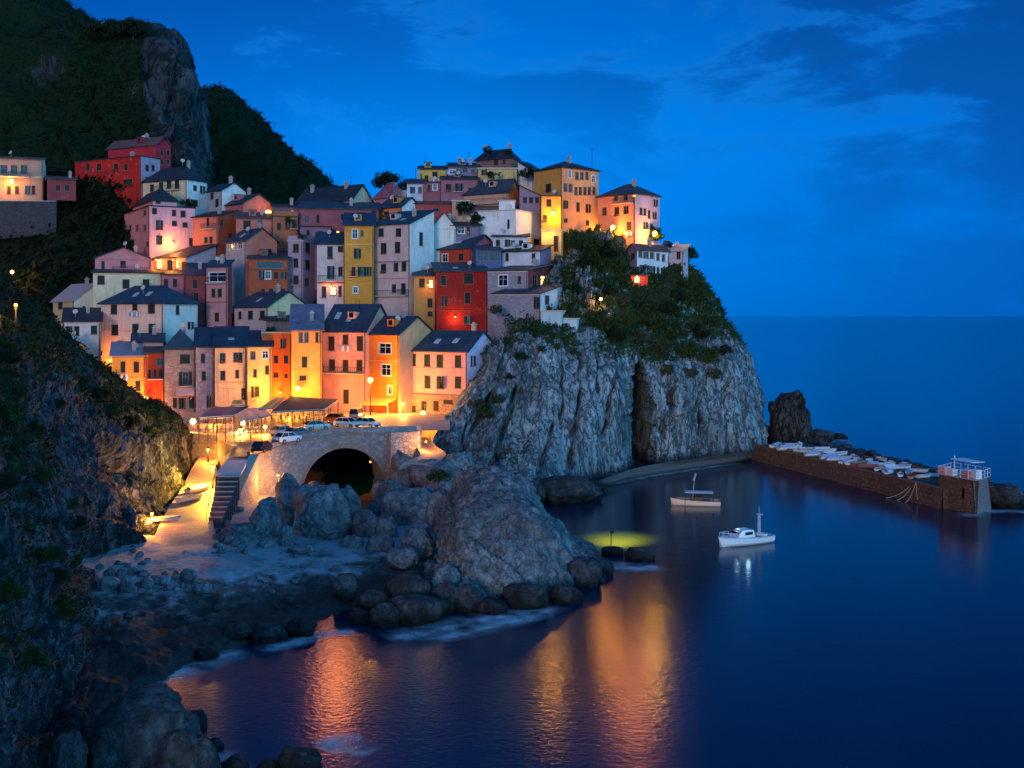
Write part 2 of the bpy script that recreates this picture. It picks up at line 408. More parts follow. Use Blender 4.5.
def hl_disp(p, u, v):
    px = 512 + p.x / p.y * F; py = HZ + (H - p.z) / p.y * F
    slant = (p.z * .55) if px < 520 else p.z * .12 * sstep(640, 520, px)
    q = Vector((p.x * .30 - slant * .3 + p.y * .1, p.y * .10, p.z * .045))
    b = fbm(p * .45, 6); cliff = sstep(.62, .42, v); wv = noise.noise(Vector((p.x * .08, p.y * .05, p.z * .09))) * 2.2 + noise.noise(Vector((p.x * .3, 0, p.z * .3))) * .5
    ln = 1.0 if px < 515 else .12 + .88 * sstep(545, 515, px)
    sx = p.x * .85 + p.y * .35 - p.z * (.62 * ln + .06) + wv
    h3, e3 = slab(p * .9, 7)
    fl = (1 - .5 * sstep(512, 530, px) * sstep(640, 620, px)) * (1 - .85 * math.exp(-((px - 643) / 14) ** 2)) * (1 - .4 * sstep(.12, 0, v))
    d = cliff * (block(sx, p.z, .21, .06) * 1.9 + block(sx + wv * .5, p.z + 3, .62, .15) * .75 + block(sx, p.z, 1.7, .4) * .28 + h3 * .12) * fl + b * (.2 + .8 * (1 - cliff))
    d += (1 - cliff) * (block(p.x + p.z * .8, p.z, .25, .2) * 1.4 + h3 * .9 + block(p.x - p.y * .5, p.z, .7, .5) * .6)
    def groove(x0, dep, wd, y0=0, y1=999):
        x0 += 3.2 * noise.fractal(Vector((dep * 3.1, wd * 2, py * .035)), 1, 2.2, 5); dep = dep * (1 if dep > 10 else max(.15, .75 + 1.1 * noise.noise(Vector((dep, 7, py * .06)))))
        return -dep * math.exp(-((px - x0) / wd) ** 2) * sstep(y0 - 6, y0 + 6, py) * sstep(y1 + 8, y1 - 8, py)
    wob = 0
    gq = 0
    gq += groove(641 + wob + (py - 400) * .04, 16, 3.0 + max(0, py - 362) * .085 + noise.noise(Vector((3, 0, py * .2))) * 1.2, 366, 470)
    gq += groove(577 - (py - 400) * .10 + wob, 3.4, 1.5, 350, 470)
    gq += groove(562 + wob * .7 + (py - 400) * .02, 2.2, 1.1, 355, 425)
    gq += groove(597 + wob * 1.3, 2.4, 1.1, 352, 425)
    gq += groove(612 - (py - 380) * .16 + wob, 3.0, 1.4, 352, 440)
    gq += groove(548 - (py - 440) * .3 + wob, 2.6, 2, 425, 475)
    gq += groove(506 - (py - 420) * .32 + wob, 3.4, 2.6, 380, 500)
    gq += groove(468 - (py - 440) * .5 + wob, 3.4, 2.6, 380, 500)
    gq += groove(668 + wob * 2, 3.4, 1.8, 380, 450)
    gq += groove(703 + wob * 2 - (py - 400) * .1, 3, 1.8, 380, 450)
    gq += groove(728 + wob * 2, 3, 1.8, 380, 450)
    return d, gq
def hl_veg(p, u, v):
    px = 512 + p.x / p.y * F
    return .1 + .56 * sstep(.38, .5, v) * (1 if px > 560 else .6) + .45 * fbm(p * .14, 4) + (.12 if (px > 650 and v > .4) else 0)
patch('headland', hl, 460, 360, M_CLIFF, hl_disp, hl_veg)

# --- slope under the town, with the wooded valley at its left
def town(px, py):
    return 170 + .255 * (416 - py) + (max(0, 130 - px) * .06 if py < 320 else 0)
tr = []
for py in (440, 416, 380, 345, 310, 275, 240, 210, 196, 178):
    tr.append([P(px, max(py, 206) if px > 230 else py, town(px, py) + (6 if px > 470 else 0)) for px in range(-160, 600, 50)])
tr.append([P(px, 216 if px > 200 else 186, 255) for px in range(-160, 600, 50)])
tr.append([P(px, 330, 300) for px in range(-160, 600, 50)])
M_TOWNG = rockmat('hill_ground', (.02, .02, .016), (.06, .055, .05), (.12, .11, .1), (.008, .018, .006), (.8, .8, .8), .6, (.35, .55), bd=.5)
def tw_disp(p, u, v): return fbm(p * .15, 5) * 1.2 - .6
patch('town_hillside', tr, 150, 110, M_TOWNG, tw_disp, lambda p, u, v: .75 if p.x / p.y * F + 512 < 125 else .35)

# --- mountains
def mtn(name, sil, base_py, D0, D1, nu, nv, amp, vegf, seed=0, cliffx=None):
    """sil: crest pixels (px,py); the face runs from (base_py,D0) up to the crest at D1, then falls away behind"""
    rows = []
    for t in (0, .25, .5, .75, 1.0):
        rows.append([P(px, base_py + (py - base_py) * t ** .9, D0 + (D1 - D0) * t ** 1.2) for px, py in sil])
    rows.append([P(px, py + 14, D1 * 1.15) for px, py in sil]); rows.append([P(px, py + 160, D1 * 1.6) for px, py in sil])
    def dp(p, u, v):
        h1, e1 = slab(Vector((p.x * .06, p.y * .04, p.z * .02)), seed); h2, e2 = slab(p * .11, seed + 2)
        k = amp * (block(p.x * .9 + p.z * .25 + p.y * .3 + 6 * noise.noise(p * .03), p.z, .09, .03) * 1.3 + block(p.x + p.z * .1, p.z, .3, .09) * .5 + h2 * .4 + ridg(p * (.035) + Vector((seed, 0, 0)), 6) * 1.0 + .8 * fbm(p * .09, 5)) * sstep(0, .12, v)
        if v > .45: k *= 1 - .55 * sstep(.45, .64, v) * sstep(1.0, .66, v)
        return k
    return patch(name, rows, nu, nv, M_MTN, dp, vegf)
mtn('distant_ridge', [(-260,-190),(-150,-140),(-60,-80),(20,-35),(52,0),(75,14),(95,36),(115,50),(150,70),(180,88),(220,98),(250,122),(282,148),(305,168),(326,188),(350,205),(400,235),(440,260)], 290, 320, 420, 170, 110, 3.6, lambda p, u, v: .8, 3)
def mveg(p, u, v):
    px = 512 + p.x / p.y * F
    r = sstep(140, 156, px + 14 * noise.noise(p * .05)) * sstep(230, 196, px) * (.75 + .5 * noise.noise(p * .07))
    return .85 - .95 * r + .35 * fbm(p * .05, 3)
mtn('near_mountain', [(-260,-60),(-150,0),(-60,30),(20,38),(70,36),(95,34),(120,35),(145,33),(166,40),(180,52),(188,68),(193,92),(199,120),(203,150),(206,180),(208,215)], 255, 245, 300, 220, 150, 3.2, mveg, 9)

# --- near cliff on the left (the camera side of the inlet)
nc = [
 drow([(-120,900,38),(-30,880,42),(40,820,50),(84,745,62),(90,668,73),(92,604,85),(108,556,100),(160,540,108),(190,482,131),(200,470,141)]),
 drow([(-140,700,40),(-30,720,46),(30,700,56),(66,660,67),(80,610,76),(86,560,86),(112,520,102),(158,505,113),(187,470,133),(197,462,142)]),
 drow([(-140,500,48),(-30,540,54),(25,560,63),(60,545,72),(80,520,82),(95,490,93),(122,465,108),(160,462,122),(186,450,136),(194,452,143)]),
 drow([(-130,400,60),(-30,400,66),(22,430,74),(58,440,84),(82,430,95),(106,418,107),(136,425,119),(168,435,130),(187,440,138),(194,446,143)]),
 drow([(-120,290,74),(-30,288,82),(20,312,92),(58,348,101),(92,378,111),(124,402,122),(152,414,131),(170,420,137),(186,430,141),(195,440,146)]),
 drow([(-120,290,95),(-30,285,100),(20,306,108),(58,345,116),(92,374,124),(124,398,132),(152,412,140),(170,419,146),(186,428,150),(195,438,152)]),
 drow([(-120,380,130),(-30,380,132),(20,390,136),(58,400,140),(92,410,144),(124,425,148),(152,430,152),(170,432,155),(186,440,156),(195,445,156)]),
]
def nc_disp(p, u, v):
    px = 512 + p.x / p.y * F; py = HZ + (H - p.z) / p.y * F
    s = p.x * .8 + p.y * .5 - p.z * .9
    a = ridg(Vector((s * .16, p.y * .05, p.z * .06)), 6); b = fbm(p * .5, 5); c = ridg(p * .33, 5)
    wv = noise.noise(p * .07) * 3 + noise.noise(p * .3) * .6; s2 = p.x * .6 + p.y * .3 + p.z * .75 + wv; h3, e3 = slab(p * 1.1, 8)
    d = a * .3 + b * .3 + c * .15 + block(s2, p.z + p.y * .3, .26, .09) * 1.5 + block(s2, p.z + p.y * .3, .8, .2) * .7 + block(s2 + 3, p.z - p.y * .3, 2.2, .5) * .25 + h3 * .15 - .3
    if u > .85: d *= max(.15, (1 - u) / .15)
    d -= 2.6 * math.exp(-((px - (148 - (540 - py) * .42)) / 5) ** 2) * sstep(440, 470, py) * sstep(560, 530, py)
    d -= 2.2 * math.exp(-((px - (98 + (py - 500) * .04)) / 4) ** 2) * sstep(450, 480, py)
    d -= 2.4 * math.exp(-((px - (55 + (py - 600) * .1)) / 5) ** 2) * sstep(560, 600, py)
    return d
def nc_veg(p, u, v):
    return .18 + .45 * sstep(.38, .62, v) * sstep(.95, .7, u) + .2 * sstep(.5, .2, u) * sstep(.1, .3, v) + .38 * fbm(p * .1 + Vector((4, 0, 0)), 4)
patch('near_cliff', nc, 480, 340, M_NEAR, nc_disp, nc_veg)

# --- beach and gully floor
bz = [
 [(40,800,-2.5),(90,770,-2.5),(150,735,-2.5),(215,706,-2.5),(270,680,-2.5),(345,655,-2.5),(410,640,-2.5),(470,640,-2.5),(560,620,-2.5)],
 [(40,760,-.1),(90,715,-.1),(140,692,-.1),(190,668,-.1),(250,645,-.1),(330,618,-.1),(390,602,-.1),(450,602,-.1),(540,588,-.1)],
 [(40,700,.8),(90,660,.8),(140,650,.8),(190,636,.8),(250,615,.8),(330,594,.8),(390,580,.8),(450,575,.8),(530,560,.8)],
 [(40,640,1.6),(90,605,1.6),(130,598,1.6),(180,590,1.6),(240,583,1.6),(310,572,1.6),(380,558,1.7),(440,545,1.8),(500,530,2)],
 [(50,600,2.2),(90,572,2.2),(125,566,2.2),(170,562,2.2),(225,560,2.2),(290,552,2.2),(360,540,2.2),(425,525,2.4),(480,510,3)],
 [(70,560,2.6),(105,542,2.6),(140,538,2.6),(175,536,2.6),(225,538,2.6),(285,530,2.6),(345,520,1.2),(410,505,1.8),(460,492,3.4)],
 [(90,520,3.0),(130,512,3.0),(155,508,3.2),(185,506,3.4),(225,508,3.2),(275,500,3.2),(335,498,.2),(392,486,.4),(440,470,4.4)],
 [(110,485,4.2),(150,480,4.2),(175,470,4.6),(200,466,5.0),(235,470,4.2),(275,478,3.2),(335,482,-.6),(388,478,-.2),(430,452,6.2)],
 [(120,460,5.4),(150,458,5.4),(180,450,5.6),(208,448,6.0),(235,455,5),(275,466,3.0),(335,472,-.6),(385,470,-.4),(430,442,7)],
 [(130,448,6.2),(160,446,6.2),(190,440,6.6),(212,440,6.8),(235,446,5.5),(275,455,3.0),(335,462,-.6),(385,460,-.4),(430,437,7.2)],
]
def sandmat():
    n = N('beach_sand'); v = n.geo(); a = n.noise(v, .35, 6, .65); b = n.noise(v, 3.5, 5, .7); pb = n.add('ShaderNodeTexVoronoi'); pb.inputs['Scale'].default_value = 2.2
    n.L(v, pb.inputs['Vector']); sz = n.add('ShaderNodeSeparateXYZ'); n.L(v, sz.inputs[0])
    col = n.ramp(a, [(.35, (.24, .28, .31)), (.65, (.42, .46, .5))])
    peb = n.ramp(pb.outputs['Color'], [(.2, (.05, .05, .05)), (.9, (.2, .19, .18))])
    zz = n.math('ADD', sz.outputs[2], n.math('MULTIPLY', n.math('SUBTRACT', a, .5), 2.6))
    f = n.ramp(n.math('MULTIPLY', zz, .25), [(.38, (0, 0, 0)), (.5, (1, 1, 1))])
    col = n.mix(f, peb, col)
    col = n.mix(n.ramp(n.math('MULTIPLY', zz, .25), [(.24, (0, 0, 0)), (.42, (1, 1, 1))]), (.012, .012, .013), col)
    col = n.mix(n.math('MULTIPLY', b, .5), col, (.1, .1, .1))
    n.base(col); n.rough(.9); n.b.inputs['Specular IOR Level'].default_value = .15
    h = n.math('ADD', n.math('MULTIPLY', b, .7), n.math('MULTIPLY', pb.outputs['Distance'], .8)); n.bump(h, .5, .12)
    return n.m
patch('beach', [zrow(r) for r in bz], 240, 240, sandmat(), lambda p, u, v: (fbm(p * .35, 5) * .3 + fbm(p * 1.6, 4) * .15) * (.3 + .7 * sstep(2.2, 1.2, p.z)) + ridg(p * .12, 3) * .1)

# --- slipway: worn paved lane from the piazza down to the sand
def pavemat(name, c, s=.9):
    n = N(name); v = n.geo(); a = n.noise(v, .5, 5, .65); b = n.noise(v, 5, 4, .7)
    br = n.add('ShaderNodeTexBrick'); br.inputs['Scale'].default_value = s; br.inputs['Mortar Size'].default_value = .015
    br.inputs['Color1'].default_value = (*sc(c, .85), 1); br.inputs['Color2'].default_value = (*sc(c, 1.15), 1); br.inputs['Mortar'].default_value = (*sc(c, .5), 1)
    n.L(v, br.inputs['Vector'])
    col = n.mix(n.ramp(a, [(.4, (0, 0, 0)), (.7, (.6, .6, .6))]), br.outputs[0], sc(c, .55))
    n.base(col); n.rough(.6); n.bump(n.math('ADD', b, br.outputs['Fac']), .25, .04); return n.m
M_PAVE = pavemat('worn_paving', (.34, .3, .27)); M_SLIP = pavemat('slipway_concrete', (.42, .32, .24), .5)
sl = [[(146,560,1.3),(170,564,1.3),(202,564,1.3),(228,566,1.3)],
      [(158,528,3.1),(178,526,3.1),(198,526,3.1),(214,528,3.1)],
      [(170,506,3.75),(186,504,3.75),(200,504,3.75),(213,506,3.7)],
      [(183,486,4.6),(195,484,4.6),(206,484,4.6),(215,485,4.6)],
      [(192,468,5.5),(202,466,5.6),(210,466,5.6),(217,467,5.6)],
      [(204,450,6.7),(212,448,6.8),(217,448,6.8),(222,448,6.8)]]
patch('slipway', [zrow([(a, b, c + .25) for a, b, c in r]) for r in sl], 40, 60, M_SLIP, lambda p, u, v: fbm(p * .6, 3) * .03)

# --- sea
def seamat():
    n = N('sea_water'); v = n.geo((1, 1, 1))
    a = n.noise(n.geo((.05, .12, 1)), 1.0, 4, .6); r = n.noise(n.geo((1.1, 2.6, 1)), 1.0, 3, .55); r2 = n.noise(n.geo((.28, .5, 1), (0, 0, R(14))), 1.0, 3, .5)
    n.base(n.mix(a, SEA_A, SEA_B)); n.rough(SEA_R); n.b.inputs['IOR'].default_value = 1.33
    n.b.inputs['Specular IOR Level'].default_value = .4
    fr_ = n.noise(n.geo((2.2, 2.6, 1), (0, 0, R(8))), 1.0, 3, .6)
    n.bump(n.math('ADD', n.math('MULTIPLY', fr_, .5), n.math('MULTIPLY', r2, .35)), SEA_B_STR, .35); return n.m
m = MB(); S = 60000
m.poly([(-S, -500, 0), (S, -500, 0), (S, S, 0), (-S, S, 0)])
tag(m.obj('sea_water', seamat()), kind='structure')
# ---------------------------------------------------------------- houses
WIN = {}
def win_meshes(w, h, st):
    w = max(.4, round(w, 1)); h = max(.4, round(h, 1)); k = (w, h, st)
    if k in WIN: return WIN[k]
    m = MB(); t = .07; a, b = w / 2, h / 2; ch = []
    fm = {'g': M_FRAME, 'l': M_FRAME, 'o': M_FRAME, 's': M_FRAME, 'b': M_FRAME, 'd': M_WOOD, 'w': M_WHITE, 'k': M_FRAME, 'h': M_FRAME}[st]
    gm = M_LIT if st == 'l' else (M_WOOD if st == 'd' else M_GLASS)
    # surround standing 3 cm proud
    e = .1 if st == 'w' else .045
    m.box((0, -.015, b + e / 2), (w + 2 * e, .05, e), 0); m.box((-a - e / 2, -.015, 0), (e, .05, h), 0); m.box((a + e / 2, -.015, 0), (e, .05, h), 0)
    m.box((0, -.06, -b - .05), (w + 2 * e + .1, .16, .09), 0)
    if st in 'glowkh':
        m.box((0, .1, 0), (.05, .04, h - .02), 0); m.box((0, .1, h * .12), (w - .02, .035, .045), 0)
        m.box((0, .13, b - t / 2), (w, .05, t), 0); m.box((0, .13, -b + t / 2), (w, .05, t), 0)
        m.box((-a + t / 2, .13, 0), (t, .05, h - 2 * t), 0); m.box((a - t / 2, .13, 0), (t, .05, h - 2 * t), 0)
    ch.append(('pane' if st != 'd' else 'door_leaf', None))
    p = MB(); p.box((0, .17, 0), (w - .01, .02, h - .01), 0)
    if st == 'd':
        for s in (-1, 1):
            p.box((s * w * .24, .145, h * .2), (w * .36, .03, h * .42), 0); p.box((s * w * .24, .145, -h * .26), (w * .36, .03, h * .34), 0)
    kids = [(('door_leaf' if st == 'd' else 'pane'), p.mesh('pane', [gm]))]
    if st in 'sboh':
        s_ = MB(); sm = M_SHUTB if st == 'b' else M_SHUT
        if st == 'o':
            for sg in (-1, 1):
                cx = sg * (a + e + a / 2); s_.box((cx, -.05, 0), (a - .03, .04, h), 0)
                z = -b + .12
                while z < b - .08: s_.box((cx, -.08, z), (a - .14, .03, .05), 0); z += .16
        elif st == 'h':
            s_.box((-a / 2, .03, 0), (a - .03, .04, h - .02), 0); s_.box((a + .02 + a * .2, -.06 - a * .38, 0), (a * .95, .04, h - .02), 0, R(-62))
        else:
            for sg in (-1, 1):
                cx = sg * a / 2; s_.box((cx, .03, 0), (a - .03, .04, h - .02), 0)
                z = -b + .12
                while z < b - .08: s_.box((cx, .0, z), (a - .14, .03, .06), 0); z += .16
        kids.append(('shutter', s_.mesh('shutter', [sm])))
    WIN[k] = (m.mesh('window', [fm]), kids); return WIN[k]

def g(xs, ys, w=4.2, h=7.5, st='s'):
    return [(x, y, w, h, st) for y in ys for x in xs]

HOUSES = []
def house(label, xl, xc, xr, ye, yb, roof, yr, cA, cB=None, WA=(), WB=(), a=None, D=None, dep=9, rm=None, cat='house', group=None,
          mA=None, mB=None, chim=1, over=.4, yeB=None, down=5, name='house', bands=(), bal=(), pipe=True, frieze=True, sills=True, dd=0, noroof=False):
    """corner of the two seen faces at pixel xc; face A runs left to xl, face B right to xr; ye eave, yb foot, yr ridge (all pixels)"""
    D = (165 + .255 * (416 - yb) if D is None else D) + dd
    hasB = xr > xc + 1.5
    kc = (xc - 512) / F; kl = (xl - 512) / F; kr = (xr - 512) / F
    ang = R(a) if a is not None else (R(33) if hasB else math.atan(kc))
    C = P(xc, yb, D); ze = P(xc, ye, D).z; zb = C.z
    ca, sa = math.cos(ang), math.sin(ang)
    u = Vector((-ca, sa, 0)); v = Vector((sa, ca, 0))
    wA = (C.x - kl * C.y) / (ca + kl * sa)
    dB = (kr * C.y - C.x) / (sa - kr * ca) if hasB else dep
    if dB < 0 or dB > 40: print('BAD dB', label, dB); dB = dep
    O = Vector((C.x, C.y, zb)); hh = ze - zb
    root = thing(name, label, cat, O, 0, group)
    mA_ = mA or plaster(cA); mB_ = mB or plaster(cB or cA)
    # --- window rects on a face: origin corner, direction t
    def rects(ws, dirv, n):
        out = []
        for (px, py, w, h, st) in ws:
            def tt(x):
                k = (x - 512) / F; return (k * C.y - C.x) / (dirv.x - k * dirv.y)
            t0, t1 = sorted((tt(px - w / 2), tt(px + w / 2))); tm = (t0 + t1) / 2; Dm = C.y + tm * dirv.y
            zc = H - (py - HZ) / F * Dm - zb; hh_ = h / F * Dm
            out.append((t0, t1, zc - hh_ / 2, zc + hh_ / 2, st))
        return out
    RA = rects(WA, u, 0); RB = rects(WB, v, 1)
    wall = MB()
    def face(dirv, W, nrm, rc, mi, zlo, zhi):
        rc = [r for r in rc if r[0] > .1 and r[1] < W - .1 and r[3] < zhi - .08 and r[2] > zlo]
        xs = sorted({0, W, *[q for r in rc for q in r[:2]]}); zs = sorted({zlo, zhi, *[q for r in rc for q in r[2:4]]})
        xs = [x for i, x in enumerate(xs) if i == 0 or x - xs[i - 1] > 1e-4]; zs = [z for i, z in enumerate(zs) if i == 0 or z - zs[i - 1] > 1e-4]
        flip = dirv.cross(Vector((0, 0, 1))).dot(nrm) < 0
        def pt(x, z, dpt=0): return dirv * x + Vector((0, 0, z)) - nrm * dpt
        def quad(p, uvs=None):
            if flip: p = p[::-1]; uvs = uvs[::-1] if uvs else None
            wall.poly(p, mi, uvs)
        for i in range(len(xs) - 1):
            for j in range(len(zs) - 1):
                x, z = (xs[i] + xs[i + 1]) / 2, (zs[j] + zs[j + 1]) / 2
                if any(r[0] < x < r[1] and r[2] < z < r[3] for r in rc): continue
                quad([pt(xs[i], zs[j]), pt(xs[i + 1], zs[j]), pt(xs[i + 1], zs[j + 1]), pt(xs[i], zs[j + 1])],
                     [(xs[i], zs[j]), (xs[i + 1], zs[j]), (xs[i + 1], zs[j + 1]), (xs[i], zs[j + 1])])
        dp = .22
        for (x0, x1, z0, z1, st) in rc:
            quad([pt(x0, z0), pt(x0, z0, dp), pt(x0, z1, dp), pt(x0, z1)][::-1] if False else [pt(x0, z1), pt(x0, z1, dp), pt(x0, z0, dp), pt(x0, z0)])
            quad([pt(x1, z0), pt(x1, z0, dp), pt(x1, z1, dp), pt(x1, z1)])
            quad([pt(x0, z0), pt(x0, z0, dp), pt(x1, z0, dp), pt(x1, z0)])
            quad([pt(x0, z1, dp), pt(x0, z1), pt(x1, z1), pt(x1, z1, dp)])
            quad([pt(x0, z0, dp), pt(x1, z0, dp), pt(x1, z1, dp), pt(x0, z1, dp)])
            w_, h_ = x1 - x0, z1 - z0
            if st == 's' and h_ > w_ * 1.3 and w_ < 1.6 and rng.random() < .32: st = 'h'
            me, kids = win_meshes(w_, h_, st)
            rz = math.atan2(nrm.x, -nrm.y)
            c = pt((x0 + x1) / 2, (z0 + z1) / 2)
            ro = Matrix.Rotation(rz, 4, 'Z')
            nm = 'door' if st == 'd' else 'window'
            o = link(nm, me, root, c, rz)
            for kn, km in kids: link(kn, km, o)
            rr = rng.random()
            if mi == 0 and st in 'sboh' and z0 > 1.5:
                cen = pt((x0 + x1) / 2, z0 - .12, -.42); 
                if h_ > 1.5 and rr < .13:
                    c_ = MB(); c_.box(tuple(cen), (w_ + .9, .8, .12), 0, rz); bo = c_.obj('balcony', [M_TRIM], root); r_ = MB()
                    for k_ in range(9):
                        q_ = pt(x0 - .4 + (w_ + .8) * k_ / 8, z0 - .1, -.78); r_.tube(q_, q_ + Vector((0, 0, .95)), .022, 0, 4)
                    for xx in (x0 - .4, x1 + .4):
                        a_, b_ = pt(xx, z0 + .85, -.78), pt(xx, z0 + .85, -.05); r_.tube(a_, b_, .03, 0, 4)
                    r_.tube(pt(x0 - .4, z0 + .85, -.78), pt(x1 + .4, z0 + .85, -.78), .035, 0, 5); r_.obj('railing', [M_IRON], bo)
                elif rr < .24:
                    c_ = MB(); q_ = pt((x0 + x1) / 2, z0 - .02, -.2); c_.box(tuple(q_), (w_, .25, .22), 0, rz)
                    for k_ in range(10):
                        q_ = pt(x0 + w_ * rng.random(), z0 + .12 + .12 * rng.random(), -.2 - .1 * rng.random()); c_.ball(tuple(q_), .09, 1 + k_ % 2, 1)
                    c_.obj('flower_box', [M_WOOD, simple('flower_leaves', (.03, .07, .02), .8), simple('flower_petals', (.45, .04, .06), .7)], root)
                elif rr < .31:
                    c_ = MB(); c_.tube(pt(x0 - .6, z0 - .3, -.35), pt(x1 + .6, z0 - .3, -.35), .015, 0, 4)
                    for k_ in range(4):
                        xx = x0 - .5 + (w_ + 1.0) * (k_ + .15) / 4; ww = (w_ + 1) / 4 * .75; hz_ = rng.uniform(.5, 1.0); A4 = [pt(xx, z0 - .3, -.35), pt(xx + ww, z0 - .3, -.35), pt(xx + ww, z0 - .3 - hz_, -.38), pt(xx, z0 - .3 - hz_, -.38)]; c_.poly(A4, 1 + k_ % 2)
                    c_.obj('laundry', [M_IRON, M_WHITE, simple('laundry_cloth', (.25, .3, .5), .8)], root)
    nA = Vector((-sa, -ca, 0)); nB = Vector((ca, -sa, 0))
    face(u, wA, nA, RA, 0, -down, hh); face(v, dB, nB, RB, 1, -down, hh)
    Lp = u * wA; Rp = v * dB; Q = Lp + Rp; dz = Vector((0, 0, -down)); hz = Vector((0, 0, hh))
    wall.poly([Lp + hz, Q + hz, Q + dz, Lp + dz][::-1] if False else [Lp + dz, Lp + hz, Q + hz, Q + dz], 1)
    wall.poly([Rp + dz, Q + dz, Q + hz, Rp + hz], 0)
    # --- roof
    rmat = rm or M_SLATE; rf = MB(); th = .16; ov = over
    U = -u  # unit along A towards corner
    def pt(s, t, z): return u * s + v * t + Vector((0, 0, z))   # s from corner along A, t back along B
    def ridge_h(s, t):
        Yr = C.y + s * u.y + t * v.y
        return max(.35, (H - (yr - HZ) / F * Yr) - ze) if yr is not None else 1.5
    def rq(pts):
        p = [Vector(q) for q in pts]; e0 = (p[1] - p[0]); L0 = e0.length or 1; ex = e0 / L0
        nn = (p[1] - p[0]).cross(p[-1] - p[0]).normalized()
        if nn.z < 0: p = p[::-1]; nn = -nn
        ey = nn.cross(ex)
        rf.slab(p, th, 0, [((q - p[0]).dot(ex), (q - p[0]).dot(ey)) for q in p])
    e = ze - zb + .02
    if roof == 'gA':
        h = ridge_h(wA / 2, dB / 2); s0, s1 = -ov, wA + ov; sl = h / (dB / 2); zo = e - sl * ov + th
        rq([pt(s0, -ov, zo), pt(s1, -ov, zo), pt(s1, dB / 2, e + h + th), pt(s0, dB / 2, e + h + th)])
        rq([pt(s0, dB + ov, zo), pt(s1, dB + ov, zo), pt(s1, dB / 2, e + h + th), pt(s0, dB / 2, e + h + th)])
        wall.poly([pt(0, 0, e - .02), pt(0, dB, e - .02), pt(0, dB / 2, e + h)], 1); wall.poly([pt(wA, dB, e - .02), pt(wA, 0, e - .02), pt(wA, dB / 2, e + h)], 1)
        top = lambda s, t: e + h * (1 - abs(t - dB / 2) / (dB / 2)) + th
    elif roof == 'gB':
        h = ridge_h(wA / 2, 0); s0, s1 = -ov, dB + ov; sl = h / (wA / 2); zo = e - sl * ov + th
        rq([pt(-ov, s0, zo), pt(-ov, s1, zo), pt(wA / 2, s1, e + h + th), pt(wA / 2, s0, e + h + th)])
        rq([pt(wA + ov, s0, zo), pt(wA + ov, s1, zo), pt(wA / 2, s1, e + h + th), pt(wA / 2, s0, e + h + th)])
        wall.poly([pt(wA, 0, e - .02), pt(0, 0, e - .02), pt(wA / 2, 0, e + h)], 0); wall.poly([pt(0, dB, e - .02), pt(wA, dB, e - .02), pt(wA / 2, dB, e + h)], 0)
        top = lambda s, t: e + h * (1 - abs(s - wA / 2) / (wA / 2)) + th
    elif roof == 'hip':
        q = min(wA, dB) / 2; h = ridge_h(wA / 2, dB / 2); sl = h / q; zo = e - sl * ov + th; zr = e + h + th
        A_, B_, C_, D_ = pt(-ov, -ov, zo), pt(wA + ov, -ov, zo), pt(wA + ov, dB + ov, zo), pt(-ov, dB + ov, zo)
        if wA >= dB: r0, r1 = pt(q, dB / 2, zr), pt(wA - q, dB / 2, zr); rq([A_, B_, r1, r0]); rq([C_, D_, r0, r1]); rq([D_, A_, r0]); rq([B_, C_, r1])
        else: r0, r1 = pt(wA / 2, q, zr), pt(wA / 2, dB - q, zr); rq([A_, B_, r0]); rq([C_, D_, r1]); rq([D_, A_, r0, r1]); rq([B_, C_, r1, r0])
        top = lambda s, t: e + h * min(1, min(s, wA - s, t, dB - t) / q) + th
    elif roof in ('sA', 'sR', 'sL'):
        if roof == 'sA': h = ridge_h(wA / 2, dB); zf = lambda s, t: e + h * t / dB
        elif roof == 'sR': h = ridge_h(0, 0); zf = lambda s, t: e + h * (1 - s / wA)
        else: h = ridge_h(wA, 0); zf = lambda s, t: e + h * (s / wA)
        rq([pt(-ov, -ov, zf(-ov, -ov) + th), pt(wA + ov, -ov, zf(wA + ov, -ov) + th), pt(wA + ov, dB + ov, zf(wA + ov, dB + ov) + th), pt(-ov, dB + ov, zf(-ov, dB + ov) + th)])
        top = lambda s, t: zf(s, t) + th
        for q in ([(0, 0), (0, dB)], [(wA, dB), (wA, 0)], [(wA, 0), (0, 0)], [(0, dB), (wA, dB)]):
            (s_, t_), (s2, t2) = q; za, zb2 = zf(s_, t_), zf(s2, t2)
            P4 = [pt(s_, t_, e - .02), pt(s2, t2, e - .02), pt(s2, t2, zb2), pt(s_, t_, za)]
            wall.poly(P4, 1 if s_ == s2 else 0)
    else:  # flat terrace roof with a low parapet
        rf.slab([pt(-.15, -.15, e + .15), pt(wA + .15, -.15, e + .15), pt(wA + .15, dB + .15, e + .15), pt(-.15, dB + .15, e + .15)], .22)
        if roof == 'par':
            for (p0, p1) in ((pt(0, 0, 0), pt(wA, 0, 0)), (pt(0, 0, 0), pt(0, dB, 0)), (pt(0, dB, 0), pt(wA, dB, 0)), (pt(wA, 0, 0), pt(wA, dB, 0))):
                d = p1 - p0; c = (p0 + p1) / 2; wall.box((c.x, c.y, e + .15 + .4), (d.length + .2, .2, .8), 0, math.atan2(d.y, d.x))
        top = lambda s, t: e + .15
    wall.obj('wall', [mA_, mB_], root)
    ro = None
    if not noroof: ro = rf.obj('roof', [rmat], root)
